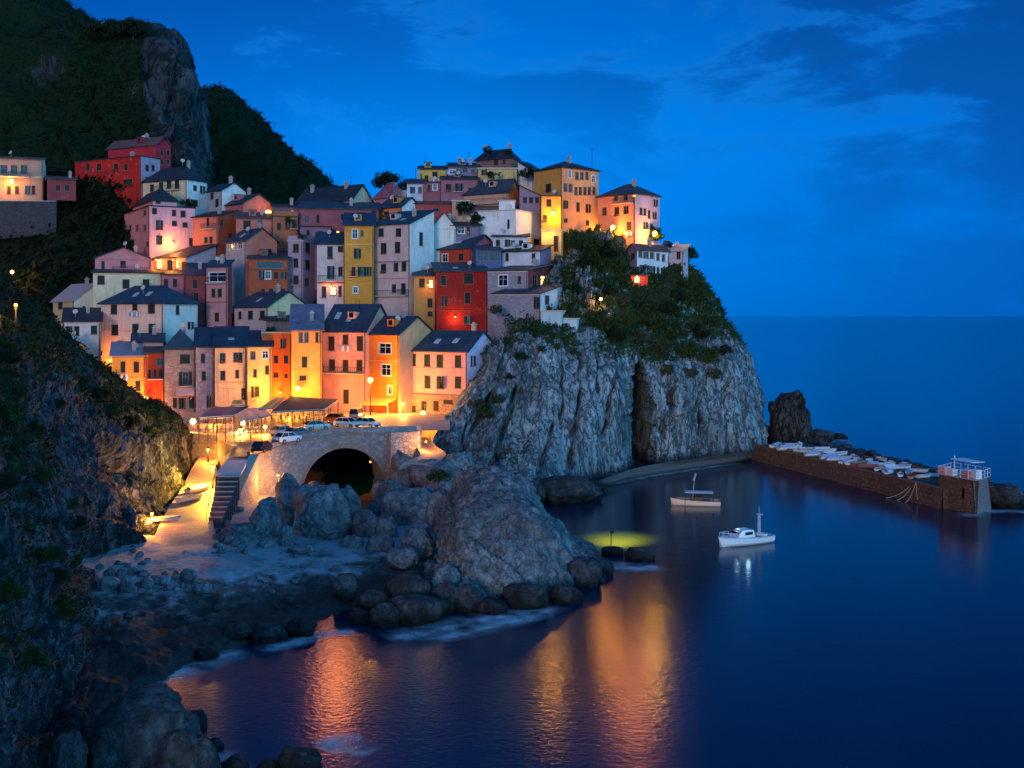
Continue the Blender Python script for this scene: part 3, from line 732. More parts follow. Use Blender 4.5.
    # chimneys
    for i in range(chim if not noroof else 0):
        s_ = wA * (rng.uniform(.15, .4) if i == 0 else rng.uniform(.6, .85)); t_ = dB * rng.uniform(.3, .6); zt = top(s_, t_)
        c = MB(); p = pt(s_, t_, zt); c.box((p.x, p.y, p.z + .3), (.6, .5, 1.5), 0, -ang); c.box((p.x, p.y, p.z + 1.1), (.8, .7, .12), 1, -ang)
        c.box((p.x, p.y, p.z + 1.3), (.4, .3, .3), 0, -ang)
        c.obj('chimney', [plaster((.42, .33, .3)), M_TRIM], ro)
    # cornice under the eaves, floor band, rain pipe
    if frieze and wA > 2 and roof != 'par':
        c = MB(); p = pt(wA / 2, -.05, hh - .16); c.box(p, (wA, .1, .18), 0, -ang)
        c.obj('cornice', [plaster(sc(cA, .8)) if not mA else M_TRIM], root)
    for (y0, wd, col) in bands:
        z = H - (y0 - HZ) / F * D - zb; c = MB(); p = pt(wA / 2, -.05, z); c.box(p, (wA - .02, .1, wd), 0, -ang); c.obj('floor_band', [plaster(col)], root)
    if pipe:
        c = MB(); p0 = pt(.18, -.1, hh - .2); p1 = pt(.18, -.1, -2); c.tube(p0, p1, .07, 0, 6); c.obj('rain_pipe', [M_GUT], root)
    for (x0, x1, y) in bal:
        k0 = (x0 - 512) / F; k1 = (x1 - 512) / F
        t0 = (k0 * C.y - C.x) / (u.x - k0 * u.y); t1 = (k1 * C.y - C.x) / (u.x - k1 * u.y); t1, t0 = sorted((t0, t1))[::-1] if False else (max(t0, t1), min(t0, t1))
        z = H - (y - HZ) / F * (D + t0 * u.y) - zb; c = MB(); p = pt((t0 + t1) / 2, -.5, z); c.box(p, (t1 - t0, .98, .16), 0, -ang)
        for k in range(3):
            pass
        bo = c.obj('balcony', [M_TRIM], root); r_ = MB(); n_ = max(3, int((t1 - t0) / .35))
        for k in range(n_ + 1):
            s_ = t0 + (t1 - t0) * k / n_; r_.tube(pt(s_, -.95, z), pt(s_, -.95, z + 1), .025, 0, 4)
        r_.tube(pt(t0, -.95, z + 1), pt(t1, -.95, z + 1), .035, 0, 5)
        for s_ in (t0, t1):
            r_.tube(pt(s_, -.95, z + 1), pt(s_, -.03, z + 1), .035, 0, 5)
            for q in (.25, .5, .75): r_.tube(pt(s_, -.95 * q, z), pt(s_, -.95 * q, z + 1), .025, 0, 4)
        r_.obj('railing', [M_IRON], bo)
    if ro is not None and wA > 5 and roof in ('gA', 'sA') and dB > 4 and rng.random() < .45:
        s_ = wA * rng.uniform(.3, .7); t_ = dB * (.22 if roof == 'gA' else .4); z_ = top(s_, t_) + .35; c = MB(); qa = pt(s_, t_ + .2, z_); c.box(qa, (1.3, 1.6, 1.1), 0, -ang); qb = pt(s_, t_ + .15, z_ + .6); c.box(qb, (1.6, 1.9, .1), 1, -ang)
        do = c.obj('dormer', [mA_, rmat], ro); c = MB(); qa = pt(s_, t_ - .62, z_ + .05); c.box(qa, (.8, .04, .75), 0, -ang); c.obj('dormer_window', [M_GLASS], do) if False else c.obj('dormer_window', [M_GLASS], root)
    if ro is not None and wA > 3 and rng.random() < .4:
        s_, t_ = wA * rng.uniform(.2, .8), dB * .25; qa = pt(s_, t_, top(s_, t_)); c = MB(); c.tube(qa, qa + Vector((0, 0, .9)), .03, 0, 5); d_ = Vector((rng.uniform(-.3, .3), -.5, .25)).normalized(); qb = qa + Vector((0, 0, .9)); c.tube(qb, qb + d_ * .12, .1, 0, 10, .42); c.obj('satellite_dish', [M_TRIM], ro)
    if WA and len(WA) > 5 and wA > 4 and rng.random() < .55:
        z_ = hh * rng.uniform(.35, .7); c = MB(); n0 = 10; pr = None
        for k in range(n0 + 1):
            qa = pt(.3 + (wA - .6) * k / n0, -.06, z_ - .25 * math.sin(math.pi * k / n0))
            if pr: c.tube(pr, qa, .02, 0, 4)
            pr = qa
        c.obj('wall_cable', [M_IRON], root)
    HOUSES.append((root, O, u, v, wA, dB, hh, top, zb))
    return root

def facept(i, px, py, face='A', off=.3):
    """world point on the front face of the i-th house at that pixel"""
    root, O, u, v, wA, dB, hh, top, zb = HOUSES[i]; d = u if face == 'A' else v
    k = (px - 512) / F; t = (k * O.y - O.x) / (d.x - k * d.y); Y = O.y + t * d.y
    n = Vector((u.y * -1, u.x, 0)); n = Vector((-v.x, -v.y, 0)) if face == 'A' else -u
    return Vector((O.x + t * d.x, Y, H - (py - HZ) / F * Y)) + n * off
PINK = (.62, .25, .23); SALM = (.6, .19, .13); RED = (.46, .022, .015); CRIM = (.5, .03, .05); ORANGE = (.78, .2, .025); OCH = (.72, .3, .04)
YEL = (.8, .5, .14); PEACH = (.82, .45, .27); CREAM = (.72, .6, .38); WHITE = (.8, .8, .76); LILAC = (.46, .33, .42); LPINK = (.68, .48, .46)
MAR = (.28, .06, .065); ROSE = (.56, .17, .2); BRICK = (.4, .1, .045); GREY = (.36, .36, .4); SHOP = (.5, .26, .1)
# ---------------------------------------------------------------- the town, row by row (far rows first)
HI = {}
def hs(key, *a, **k):
    HI[key] = len(HOUSES); house(*a, **k)
# far left on the hillside
hs('terrace', 'cream villa with an arcaded upper floor and lamplit terrace, far left below the mountain', -30, 43, 46, 160, 200, 'gA', 157, (.42, .28, .2), WHITE,
   g([4, 14, 24], [169.5], 6.5, 9, 'g') + [(9, 190, 4, 8, 'b'), (17, 190, 4, 8, 'b'), (28, 190, 6, 9, 'k'), (33.5, 190, 3, 9, 'b')], D=226, rm=M_TILER, bands=[(177.5, .35, (.5, .4, .3))], bal=[(-20, 30, 178)], chim=0, a=-20, down=.6)
hs('lowred', 'low dark red outhouse between the arcaded villa and the big red house', 47, 76, 76, 180, 196, 'sA', 177, MAR, None, [(58, 188, 4, 6, 'b'), (67, 188, 4, 6, 'b')], D=226, rm=M_TILER, pipe=False, down=1)
hs('red', 'broad deep red house with dark brown windows, alone on the left hillside', 75, 141, 160, 156, 195, 'flat', 154, RED, LILAC,
   [(88, 167, 3.6, 7, 'b'), (99, 167, 4.6, 7, 'b'), (116, 167, 4.6, 7, 'b'), (126, 167, 3.6, 7, 'b'), (99.5, 186, 4.5, 11, 'b'), (128, 182, 9, 6, 'b')],
   g([147, 153], [168, 180], 3, 6, 'b'), D=224, rm=M_SLATED, a=28, chim=1)
hs('crim', 'crimson house with a gabled end, topmost above the red house', 108, 156, 171, 144, 172, 'gA', 139.5, CRIM, CRIM, [(121, 149, 4.4, 6, 'b'), (112, 149, 2.6, 4, 'b')], g([162, 168], [153, 162], 2.6, 5, 'b'), D=236, rm=M_TILER, a=28, chim=1)
hs('creamhip', 'cream house with dark hipped roof and long balcony, right of the red house', 143, 187, 207, 178, 212, 'hip', 168, CREAM, WHITE,
   [(152, 188, 3.6, 7, 'b'), (161, 186, 3.6, 7, 's'), (169, 184.5, 4.2, 8, 's'), (177, 184, 4.2, 9, 's')], [(195, 188, 3.2, 5, 's'), (201.5, 189.5, 3, 7, 's'), (195.5, 203, 4, 6, 's')], D=217, rm=M_SLATED, bal=[(157, 180, 190)], a=28)
hs('h13', 'small grey and white gabled house under the dark mountain flank', 207, 222, 246, 190, 214, 'gA', 184, GREY, WHITE, [(212, 196, 3, 6, 's'), (217, 203, 3, 8, 's')], (), D=214, rm=M_SLATED, a=40)
hs('h14', 'coral pink gabled house with the bright lamp under its roof', 218, 243, 273, 203, 226, 'gA', 196, ROSE, SALM, [(224, 208, 3, 6, 'b'), (234, 207, 5, 8, 'b'), (241, 206, 3, 9, 'b')], (), D=210, rm=M_SLATED, a=45)
hs('h6', 'tall pink house with two rows of small windows, at the left edge of the town', 124.5, 149.5, 195, 206, 252, 'flat', 204, PINK, (.68, .36, .4),
   g([130, 137, 144.5], [213], 3.2, 5.5, 'k') + g([130, 137, 144.5], [228], 3, 5.5, 'k') + [(132.5, 244, 3.6, 8, 'b'), (148, 244, 2.6, 5, 'b')],
   [(154.5, 211, 4.6, 6, 'b'), (174, 213, 3.6, 6, 'b'), (183, 214, 5, 6.5, 'b'), (158.5, 225, 5, 9.5, 's'), (174.5, 223.5, 4.6, 5, 'b'), (185, 225, 4.6, 5, 'b'), (158.5, 240, 4.6, 9, 's'), (191, 242, 3.5, 8, 'b')], D=204, rm=M_SLATED, a=58, chim=0)
hs('h6top', 'pink attic storey with a low gable set back on the tall pink house', 132, 152, 177, 200, 207, 'gB', 200, PINK, (.68, .36, .4), [(138, 203, 3, 4, 'b')], (), D=207.5, rm=M_SLATED, a=58, down=2, roof_=0) if False else None
hs('h6top', 'pink attic storey set back on top of the tall pink house', 133, 153, 177, 199, 206, 'hip', 192, PINK, (.68, .36, .4), [(143, 202, 4, 4, 'b')], [(158, 201.5, 4.5, 3.6, 'b')], D=208, rm=M_SLATED, a=58, down=1, chim=0, frieze=False, pipe=False)
hs('h15', 'salmon house with small iron balconies, right beside the tall pink house', 193, 218, 236, 216, 250, 'sA', 212, SALM, BRICK, [(195, 221, 3.4, 7, 'b'), (208, 222, 2.4, 8, 'b'), (206, 240, 3, 6, 'b'), (211, 240, 3, 7, 'b')], [(222, 223, 3.6, 7, 'k'), (219.5, 234, 3, 7, 'b'), (230, 236, 4, 6, 'b')], D=205, rm=M_SLATED, a=30, bal=[(204, 216, 229)])
hs('h16', 'salmon house with one large dark window, below the bright lamp', 236, 273, 273, 219, 236, 'sA', 213, SALM, None, [(247, 225, 7, 8.5, 'b'), (260, 223.5, 4.5, 7, 'k')], (), D=203, rm=M_TILER)
hs('h12', 'coral pink house with a steep asymmetric roof and white dormer windows', 226, 246, 277, 240, 312, 'gA', 230, (.5, .5, .5), SALM,
   [(232, 246.5, 4.6, 6.5, 'w'), (240, 245.5, 4.8, 6.5, 'w')], [(264, 252, 3, 5, 'b'), (270, 251.5, 3, 5, 'b'), (250.5, 266, 3.2, 7, 's'), (250.5, 283, 3.2, 8, 's'), (262, 283, 6, 8, 's')], D=194, a=50, bands=[(252.5, .3, LPINK)])
hs('h7', 'rose pink gabled house with a railed terrace, lower left of the tall pink house', 95, 151, 151, 259, 279, 'gB', 248, (.64, .24, .24), None,
   [(103, 265, 3, 8, 's'), (123, 264, 5, 6, 'b'), (136, 262.5, 5.5, 8, 'b')], (), D=200.5, rm=M_SLATED, bal=[(113, 149, 273)], chim=1)
hs('h8', 'house with a lamplit open loggia under a long dark roof', 152.5, 187, 216, 257, 279, 'sA', 246.5, (.72, .4, .2), (.5, .42, .48),
   [(159, 264, 5, 9, 'l'), (170, 265, 5, 10, 'b'), (177, 264, 3, 9, 'l'), (184, 266, 4, 8, 'b')], [(208, 259, 8, 8, 'b')], D=199, rm=M_SLATED, a=35, chim=0)
hs('h9', 'long cream house front with two dark shuttered windows over the hip roofed white house', 93, 162, 162, 273.5, 312, 'sA', 270.5, CREAM, None, [(101, 280, 7, 9, 'b'), (126, 284, 7, 9, 's'), (146, 284, 6, 9, 's')], (), D=191.5, rm=M_SLATED, chim=0)
hs('h9b', 'rose house front with paired dark windows, under the lit loggia', 162.5, 185, 185, 275, 312, 'sA', 271, ROSE, None, g([166, 175], [283], 4, 8, 'b'), (), D=191.5, rm=M_SLATED, chim=0)
hs('h10', 'deep maroon house with one tall window, left of the pink loggia house', 185.5, 206, 206, 275, 325, 'sA', 264, MAR, None, [(195, 284, 5, 9, 'b'), (196, 297, 5, 8, 'b')], (), D=190.5, chim=1)
hs('h11', 'narrow pink house with a glazed loggia high on its front', 206.5, 227.5, 232, 266, 332, 'sA', 262, (.56, .25, .26), MAR,
   [(217.5, 277, 17, 9.5, 'w'), (213.5, 293, 3.6, 8.5, 's'), (219.8, 293, 3.8, 8.5, 's'), (217, 317, 4, 9, 'b')], (), D=187.5, bands=[(302, .15, MAR)], bal=[(208.5, 226, 283)], a=20)
# centre left
hs('h17', 'brick house with a wooden gallery under its dark roof, centre of the town', 249, 289, 289, 259, 305, 'sA', 252, BRICK, None,
   [(252, 267, 5.5, 7, 'w'), (270, 265, 26, 6.5, 'k'), (261, 275, 4, 8, 's'), (268, 275, 5, 8, 'w'), (276, 275.5, 4, 7, 's'), (283, 275.5, 4, 7, 's'), (263, 291, 3.5, 5, 's'), (271, 291, 4, 5, 's'), (283, 291, 4, 5, 's')], (), D=192.5, bands=[(270, .25, (.2, .08, .05))], chim=0)
hs('h18', 'rust orange house with two tall windows below a cluttered roof terrace', 273, 298, 298, 217, 262, 'par', None, (.46, .15, .07), None, [(279, 226.5, 4, 7, 's'), (287, 225, 3.2, 8, 's'), (294, 224, 4, 9, 'b')], (), D=203, rm=M_TILER, chim=0)
hs('h18b', 'dark rose house with a long row of small windows, under the mountain edge', 272, 299, 299, 207, 222, 'sA', 205, (.3, .12, .13), None, g([276, 282, 288], [212], 3.6, 6, 'k'), (), D=209, rm=M_SLATED)
hs('h24a', 'long violet house whose roof climbs to a white gable, on the skyline', 297, 352, 372, 199, 222, 'gA', 187, (.36, .2, .26), CREAM,
   g([307, 313.5, 320, 327, 333.5, 341], [203.5], 4, 6, 'k') + [(347.5, 201.5, 8, 6, 'w')], [(369, 195, 3, 5, 's')], D=213, rm=M_SLATED, a=30, chim=2)
hs('h24b', 'plum red terraced house under a long slate roof, second row from the skyline', 299, 379, 379, 209.5, 236, 'sA', 203, (.36, .1, .12), None,
   [(307, 219.5, 4.5, 7, 'k'), (318, 219, 3, 8, 'b'), (343, 217, 4.5, 6.5, 's'), (350, 215, 5, 5, 'g'), (361, 216.5, 4, 9, 's'), (374, 214.5, 5, 9, 's')], (), D=206, rm=M_SLATE2, chim=1)
hs('h24c', 'small orange house wedged beside a white gable, above the tall orange one', 379.5, 402, 420, 206, 236, 'gA', 199, (.75, .27, .08), WHITE, [(386.5, 214, 5, 5, 's'), (398, 207.5, 4, 6, 'k')], [(409.5, 208, 4, 6.5, 's'), (416, 207, 3, 5, 's')], D=205, rm=M_SLATE, a=40)
hs('h25', 'house with a patched red pantile roof, beside the dark round tree on the skyline', 374, 392, 408, 195, 212, 'hip', 183, (.55, .25, .25), (.6, .5, .5), (), (), D=212, rm=rooftile((.3, .1, .12)), a=45, chim=0)
hs('h25b', 'tiny white house with two dark windows, below the yellow skyline house', 407, 424, 424, 183.5, 200, 'gA', 179.5, (.6, .6, .66), None, [(412, 190, 3.4, 6, 's'), (420, 190, 3.4, 6, 'g')], (), D=214, rm=M_SLATE)
hs('h26', 'small yellow house on the skyline with a thin dark roof', 419, 447, 447, 169.5, 190, 'sA', 166.5, (.66, .42, .1), None, [(435, 174.5, 5, 5, 'b'), (426.5, 178.5, 3.4, 6, 'b')], (), D=220, rm=M_SLATED, chim=0)
hs('h27a', 'blue grey attic house between the yellow house and the dark topmost one', 448, 478, 478, 167, 180, 'sA', 163.5, (.26, .24, .34), None, [(452, 172, 6, 4, 'w'), (458.5, 172, 4, 5, 'g'), (465, 170, 5, 5, 'g'), (473, 171, 4, 4, 'g')], (), D=220, rm=M_SLATED, chim=2)
hs('h27b', 'plum coloured house with two pairs of windows, upper centre', 441, 478, 478, 179.5, 208, 'sA', 175.5, (.36, .14, .17), None, [(448.5, 187.5, 5.5, 7, 's'), (458, 187.5, 5.5, 8, 's'), (470, 190, 3, 5, 'b')], (), D=214, rm=M_SLATED, chim=0)
hs('h27c', 'dark rose house front with a washing line of pale cloths, upper centre', 423, 440.5, 440.5, 182.5, 207, 'flat', None, (.34, .1, .12), None, [(429, 188, 3, 6, 'b'), (435, 187, 4, 6, 'w')], (), D=214, rm=M_SLATED, chim=0, pipe=False)
hs('h27d', 'brick red wall house with a plain front, above the white gable', 414, 452, 452, 204, 228, 'sA', 201, (.42, .08, .08), None, [(436, 210, 6, 3, 'b')], (), D=208, rm=M_TILER, chim=0)
hs('h28', 'highest house of all, brown with a deep dark roof and overgrown loggia', 476, 512, 519, 156.5, 172, 'hip', 150.5, (.26, .13, .12), (.3, .16, .14), [(483, 161.5, 3, 5, 'b'), (489, 161, 3.4, 5, 'b'), (496, 162, 4, 6, 'b'), (504, 162, 3.4, 5, 'k')], (), D=221, rm=M_SLATED, a=28, chim=2)
hs('h28b', 'mustard yellow terrace house right under the highest house', 478, 517, 517, 168.5, 188, 'flat', None, (.62, .42, .16), None, [(483.5, 172, 4, 6, 's'), (493, 171.5, 10, 6.5, 'k')], (), D=217, rm=M_TRIM, chim=0, pipe=False)
hs('h28c', 'white house with one long sloping slate roof, right of the highest house', 518, 534, 546, 172, 190, 'sL', 162, (.75, .75, .76), (.5, .5, .55), [(526, 172, 4, 6, 's')], (), D=217.5, rm=M_SLATED, a=35, chim=0)
hs('h29', 'peach house with a deep shaded loggia, above the big pale blue wall', 459, 508, 519, 191, 226, 'gA', 181, (.7, .38, .24), (.6, .17, .05),
   [(464.5, 194, 3, 4, 'k'), (473.5, 194, 7.5, 8, 's'), (482, 193, 5, 8, 'b'), (497, 194, 9, 8, 'b')], (), D=209, rm=M_SLATE2, a=30, chim=1, bands=[(201, .2, PEACH)], bal=[(462, 506, 203)])
hs('h29b', 'purple grey arcaded annex running down to the ochre house', 519.5, 541, 541, 196, 212, 'sL', 186, (.32, .22, .3), None, g([525, 531, 537], [200], 3.6, 6, 'b'), (), D=208, rm=M_SLATED, chim=0)
hs('h32', 'tall orange house with a colonnaded top floor, on the cliff side of the town', 534, 562, 598.5, 167, 236, 'hip', 162.5, (.72, .36, .08), (.82, .36, .14),
   [(548.5, 188, 5.5, 8.5, 'b'), (558, 172, 5, 9, 'b'), (543, 173, 3, 5, 'b')],
   [(569.8, 174, 3, 7.5, 'w')] + g([577, 582, 587], [176], 3, 7.5, 'k') + [(593.5, 179, 3.6, 7, 'w')] + [(565.5, 187.5, 3.6, 8, 'g'), (570.5, 188, 3.6, 8, 'g')] + g([576, 580.5, 585, 589.5, 594], [191], 3, 8, 'k') +
   [(564.8, 204.5, 2.8, 8, 's'), (578, 207, 3.2, 9, 's'), (587.2, 208.5, 3, 8.5, 's'), (565, 220.5, 2.2, 4, 's'), (587.5, 223, 3.2, 5, 's')], D=206, rm=M_SLATED, a=52, chim=1, down=8)
hs('h31a', 'small house with a glowing yellow wall around its street lamp', 541.5, 561, 561, 196, 234, 'flat', None, (.82, .36, .06), None, [(549, 203, 4.6, 7, 'b'), (545, 218, 4, 6, 'b')], (), D=203.5, rm=M_SLATED, chim=0, pipe=False)
hs('h30', 'big pale blue white house with almost windowless stepped wall', 478, 516, 541, 210, 262, 'flat', None, (.78, .8, .8), (.8, .76, .66), [(508.5, 224, 2.2, 9, 's')], [(522, 213, 2.4, 8, 's'), (533, 216, 3.4, 5, 's'), (536.5, 243.5, 5.6, 9, 'b')], D=199, rm=M_TRIM, a=25, chim=0, pipe=False, frieze=False)
hs('h30b', 'white upper storey with a stepped top, rising behind the big pale wall', 499, 515, 515, 201, 214, 'flat', None, (.78, .8, .8), None, (), (), D=203, rm=M_TRIM, chim=0, pipe=False, frieze=False, down=3)
hs('h31', 'pale yellow lamplit house with one tall brown window, at the edge of the cliff', 541.5, 563, 563, 230.5, 268, 'flat', None, (.82, .6, .22), None, [(556, 243.5, 4.2, 15, 'b')], (), D=197, rm=M_TRIM, chim=0, down=9)
hs('h33', 'tall salmon and pink house with a grey hipped roof, rightmost big house on the skyline', 598, 635, 659.5, 193, 243, 'hip', 185, (.66, .26, .15), (.68, .42, .46),
   [(604.5, 211.5, 4, 8, 'k'), (617, 211.5, 4.6, 8.5, 's'), (626, 210, 5, 8, 'k'), (629, 226, 4.6, 8.5, 's'), (616, 198, 3.5, 5, 'k'), (625.5, 197.5, 4, 6, 'k')],
   [(641, 211.5, 2.8, 7, 's'), (644.8, 212, 2.4, 7, 's'), (649.5, 200, 3.6, 10, 's'), (654.8, 203, 2.4, 7, 's'), (649, 214.5, 2.4, 8, 's'), (653.5, 215.5, 2.4, 7, 's'), (644.6, 225.5, 2.6, 7, 's'), (651.5, 226.5, 2.6, 5, 's')],
   D=203, rm=M_SLATE2, a=45, bal=[(615, 634, 203)], down=8)
hs('h34', 'white two storey house with rows of lit windows, under the skyline pink house', 628, 637, 668, 249, 280, 'gB', 244.5, (.18, .14, .22), (.78, .78, .8), [(633, 256, 4, 6, 'b')],
   [(640.5, 254, 4, 7, 'k'), (646, 255, 5, 6, 'g'), (652, 255.5, 4, 6, 'g'), (658, 257, 3.2, 7, 'g'), (663.5, 258, 3.2, 7, 'g'), (642.5, 268.5, 6, 7, 'g'), (651, 270, 4, 8, 'o'), (658, 271, 2.4, 7, 's'), (662, 271.5, 2.4, 7, 's')], D=195, rm=M_TILER, a=52, down=8)
hs('h34b', 'small lilac house with three dark windows, outermost on the headland', 669, 684, 688, 250, 270, 'sA', 246.5, (.66, .6, .66), (.5, .5, .6), [(673.5, 254.5, 3.4, 8, 'b'), (678.5, 255, 3.4, 8, 's')], (), D=199, rm=M_TRIM, a=38, chim=0, down=8)
hs('h34c', 'little red lean-to with a lamplit doorway, at the foot of the white windowed house', 631, 648, 648, 275.5, 286, 'flat', None, (.5, .08, .06), None, [(637, 280, 5, 6, 'l')], (), D=191.5, rm=M_TILER, chim=0, pipe=False, down=6)
# middle row
hs('h19', 'tall lilac house with arched upper windows and a flowered roof terrace', 288, 303, 318, 241, 305, 'par', None, LILAC, (.5, .34, .46), [(296, 248, 5.5, 8, 'b'), (296, 263, 4.5, 9, 'b'), (296, 280, 5, 9, 'b')], g([307.5], [248, 265], 4.4, 9.5, 's') + [(307, 282, 5, 7, 'k')], D=194, chim=0, a=-3 if False else 12, rm=M_TRIM)
hs('h19b', 'dark violet house set back over the lilac one, with small shaded windows', 300, 331, 331, 227, 262, 'flat', None, (.3, .16, .22), None, [(308, 233, 3.6, 6, 'b'), (320, 234, 4, 6, 'b')], (), D=199.5, rm=M_SLATED, chim=0)
hs('h20', 'narrow pinkish white house with an iron balcony, left of the tall orange one', 317, 345, 345, 244, 305, 'gA', 233, (.68, .52, .5), None,
   [(330, 252.5, 5, 12, 's'), (340.5, 249, 5, 6, 's'), (330, 272.5, 5.5, 12.5, 's'), (340.5, 271.5, 4, 9, 's'), (324, 292, 4, 11, 'b'), (333, 291, 5, 8, 'l'), (340, 291, 3, 10, 'b')], (), D=191.5, bal=[(318.5, 344, 281.5)], bands=[(283, .2, BRICK)], chim=0)
hs('h21', 'tall ochre orange house front with a pale string course, centre of the town', 344.5, 374, 374, 225.5, 312, 'sA', 214, (.74, .32, .05), None,
   [(355, 234, 5, 9, 'w'), (362, 233.5, 3, 6, 'k'), (356.5, 253.5, 5, 10, 's'), (353.5, 271.5, 3.6, 9, 'b'), (361, 271.5, 6.5, 9, 's'), (368.5, 271.5, 3.4, 9, 's'), (355.5, 290, 4.6, 6.5, 'w')], (), D=190.5, bands=[(244.5, .15, (.85, .5, .2))], chim=0)
hs('h22', 'tall pale pink house with a white side wall and an arched side window', 374.5, 410, 434, 223.5, 322, 'sA', 212, LPINK, (.78, .78, .74),
   g([381, 398.5], [232.5], 5, 8, 's') + [(383.5, 248.5, 5, 11, 's'), (397.5, 247.5, 5, 11, 's'), (376, 268, 2.6, 8, 's'), (383.5, 268.5, 5, 8.5, 's'), (396, 267, 4, 8.5, 's'), (404, 266.5, 4.5, 9, 's'), (378, 289.5, 8, 13, 'b'), (394, 288.5, 3.6, 8, 's'), (403.5, 289, 4.4, 11, 's')],
   [(421, 239, 3.2, 13, 's')], D=189, a=30, bands=[(261, .16, (.25, .15, .15)), (278, .12, PINK)], bal=[(376, 409, 296)])
hs('h23', 'white gabled house front facing right, behind the tall pale pink house', 432, 456, 456, 228, 252, 'gB', 213, (.8, .8, .74), None, (), (), D=198.5, rm=M_SLATE, chim=1)
hs('h23b', 'small dark arcade house with white curtains, left of the big pale blue wall', 451, 480, 480, 226, 246, 'sA', 221, (.22, .18, .26), None, [(455, 231, 4, 8, 'b'), (461, 230, 7, 7, 'w'), (468.5, 231, 3, 8, 'b'), (474.5, 230, 6, 8, 'w')], (), D=199, rm=M_SLATED, chim=0)
hs('h23c', 'overgrown terrace house with wooden railings, below the peach loggia', 470, 499, 499, 207, 228, 'flat', None, (.2, .13, .13), None, g([476, 483, 490], [215], 4, 6, 'b'), (), D=204, rm=M_SLATED, chim=0, bal=[(471, 498, 215)])
hs('h23d', 'tan stub wall house with a creeper, next to the overgrown terrace', 452, 470, 470, 201, 228, 'flat', None, (.62, .42, .28), None, [(460, 212, 4, 6, 'b')], (), D=205, rm=M_TRIM, chim=0, pipe=False)
hs('h35', 'red house with a pink gabled end and a white framed window', 413, 471, 497, 248, 276, 'gA', 236.5, (.52, .06, .03), (.72, .22, .25), [(428, 257.5, 4.2, 7, 's'), (445, 258, 5.5, 8, 'w'), (461, 257, 4.6, 7, 's')], (), D=195, a=30, chim=1)
hs('h36', 'dark conservatory house of blue glass, right of the pink gable', 476, 501, 501, 250, 264, 'sA', 245, (.1, .14, .3), None, [(480, 256.5, 5, 9, 'g'), (486, 256.5, 4, 9, 'g'), (492, 256.5, 5, 9, 'g'), (497.5, 256.5, 3, 9, 'g')], (), D=191.5, rm=M_SLATE, chim=0, pipe=False, a=-10)
hs('h36b', 'low white house with one long slate roof, under the pale blue wall', 501.5, 540, 551, 251, 266, 'sA', 246.5, (.7, .74, .76), (.36, .26, .4), [(507, 257, 3, 8, 'b'), (533.5, 258, 3, 9, 'b')], (), D=191, rm=M_SLATED, a=25, chim=0, pipe=False)
hs('h36c', 'cluttered roof kiosk with white panels, tucked below the big pale wall', 493, 528, 528, 237, 250, 'sA', 234, (.62, .66, .7), None, [(498, 243, 4, 6, 'b'), (507, 243, 4, 7, 's'), (513, 243, 4, 5, 'g'), (521, 243, 4, 5, 'b')], (), D=196, rm=M_SLATED, chim=0, pipe=False)
hs('h37y', 'yellow corner house with a flaking brick front, joined to the dark red house', 414, 436, 436, 276, 330, 'sA', 268, (.6, .3, .08), None, [(422, 283, 5.5, 9, 's'), (431, 284, 4.4, 8, 'l'), (430, 303, 5, 9, 'b'), (430, 314, 5, 5, 'b')], (), D=187, rm=M_SLATE, chim=0)
hs('h37', 'dark red three storey house with green shutters, above the rock face', 436.5, 487, 487, 271.5, 336, 'sA', 263.5, (.4, .025, .018), None,
   [(443.5, 280.5, 4.6, 9.5, 's'), (468.5, 278.5, 9, 10.5, 's'), (443.5, 301, 3.6, 10, 's'), (467.5, 298, 5.2, 11, 's'), (467, 320, 6, 8, 's')], (), D=185.5, rm=M_SLATE2, bands=[(310.5, .1, (.45, .08, .05))], chim=0, a=-8)
hs('h37s', 'long grey stone house with blue slate roof and terrace, at the cliff brink', 487.5, 528, 562, 270.5, 345, 'sA', 264, (.4, .36, .44), (.5, .5, .56),
   [(503, 280.5, 9, 11, 'w'), (519.5, 279.5, 3, 7, 's')], [(535, 281, 5, 12, 'k'), (543, 281.5, 4.5, 11, 'l'), (551, 282, 5, 12, 'b'), (557.5, 283, 4.5, 11, 'b')], D=179.5, a=20, mB=plaster((.32, .05, .04)), mA=masonry((.42, .37, .45), (.5, .45, .5), 2.4), chim=1, down=6)
hs('h39', 'rough grey stone house with a lean-to roof, lowest at the brink of the cliff', 494, 540.5, 562, 293.5, 344, 'sA', 286, (.42, .38, .46), (.6, .74, .76), [(536.5, 303, 5.5, 12, 's'), (524.5, 323, 11, 8, 'b')], [(547, 300, 4, 9, 's')], D=173, a=22, mA=masonry((.4, .36, .44), (.45, .4, .46), 2.6), chim=0, down=6, rm=M_SLATE)
hs('h39b', 'pale turquoise plastered bastion with a small railing, right of the stone house', 541, 561.5, 563, 311.5, 346, 'flat', None, (.5, .68, .7), None, (), (), D=171.5, rm=M_TRIM, chim=0, pipe=False, frieze=False, down=5, a=8)
hs('h39c', 'small pale turquoise block house, last building before the scrubby cliff', 562.5, 577, 580, 319, 348, 'flat', None, (.5, .68, .7), None, [(571, 341, 3.6, 5, 'b')], (), D=172.5, rm=M_TRIM, chim=0, pipe=False, frieze=False, down=5, a=12)
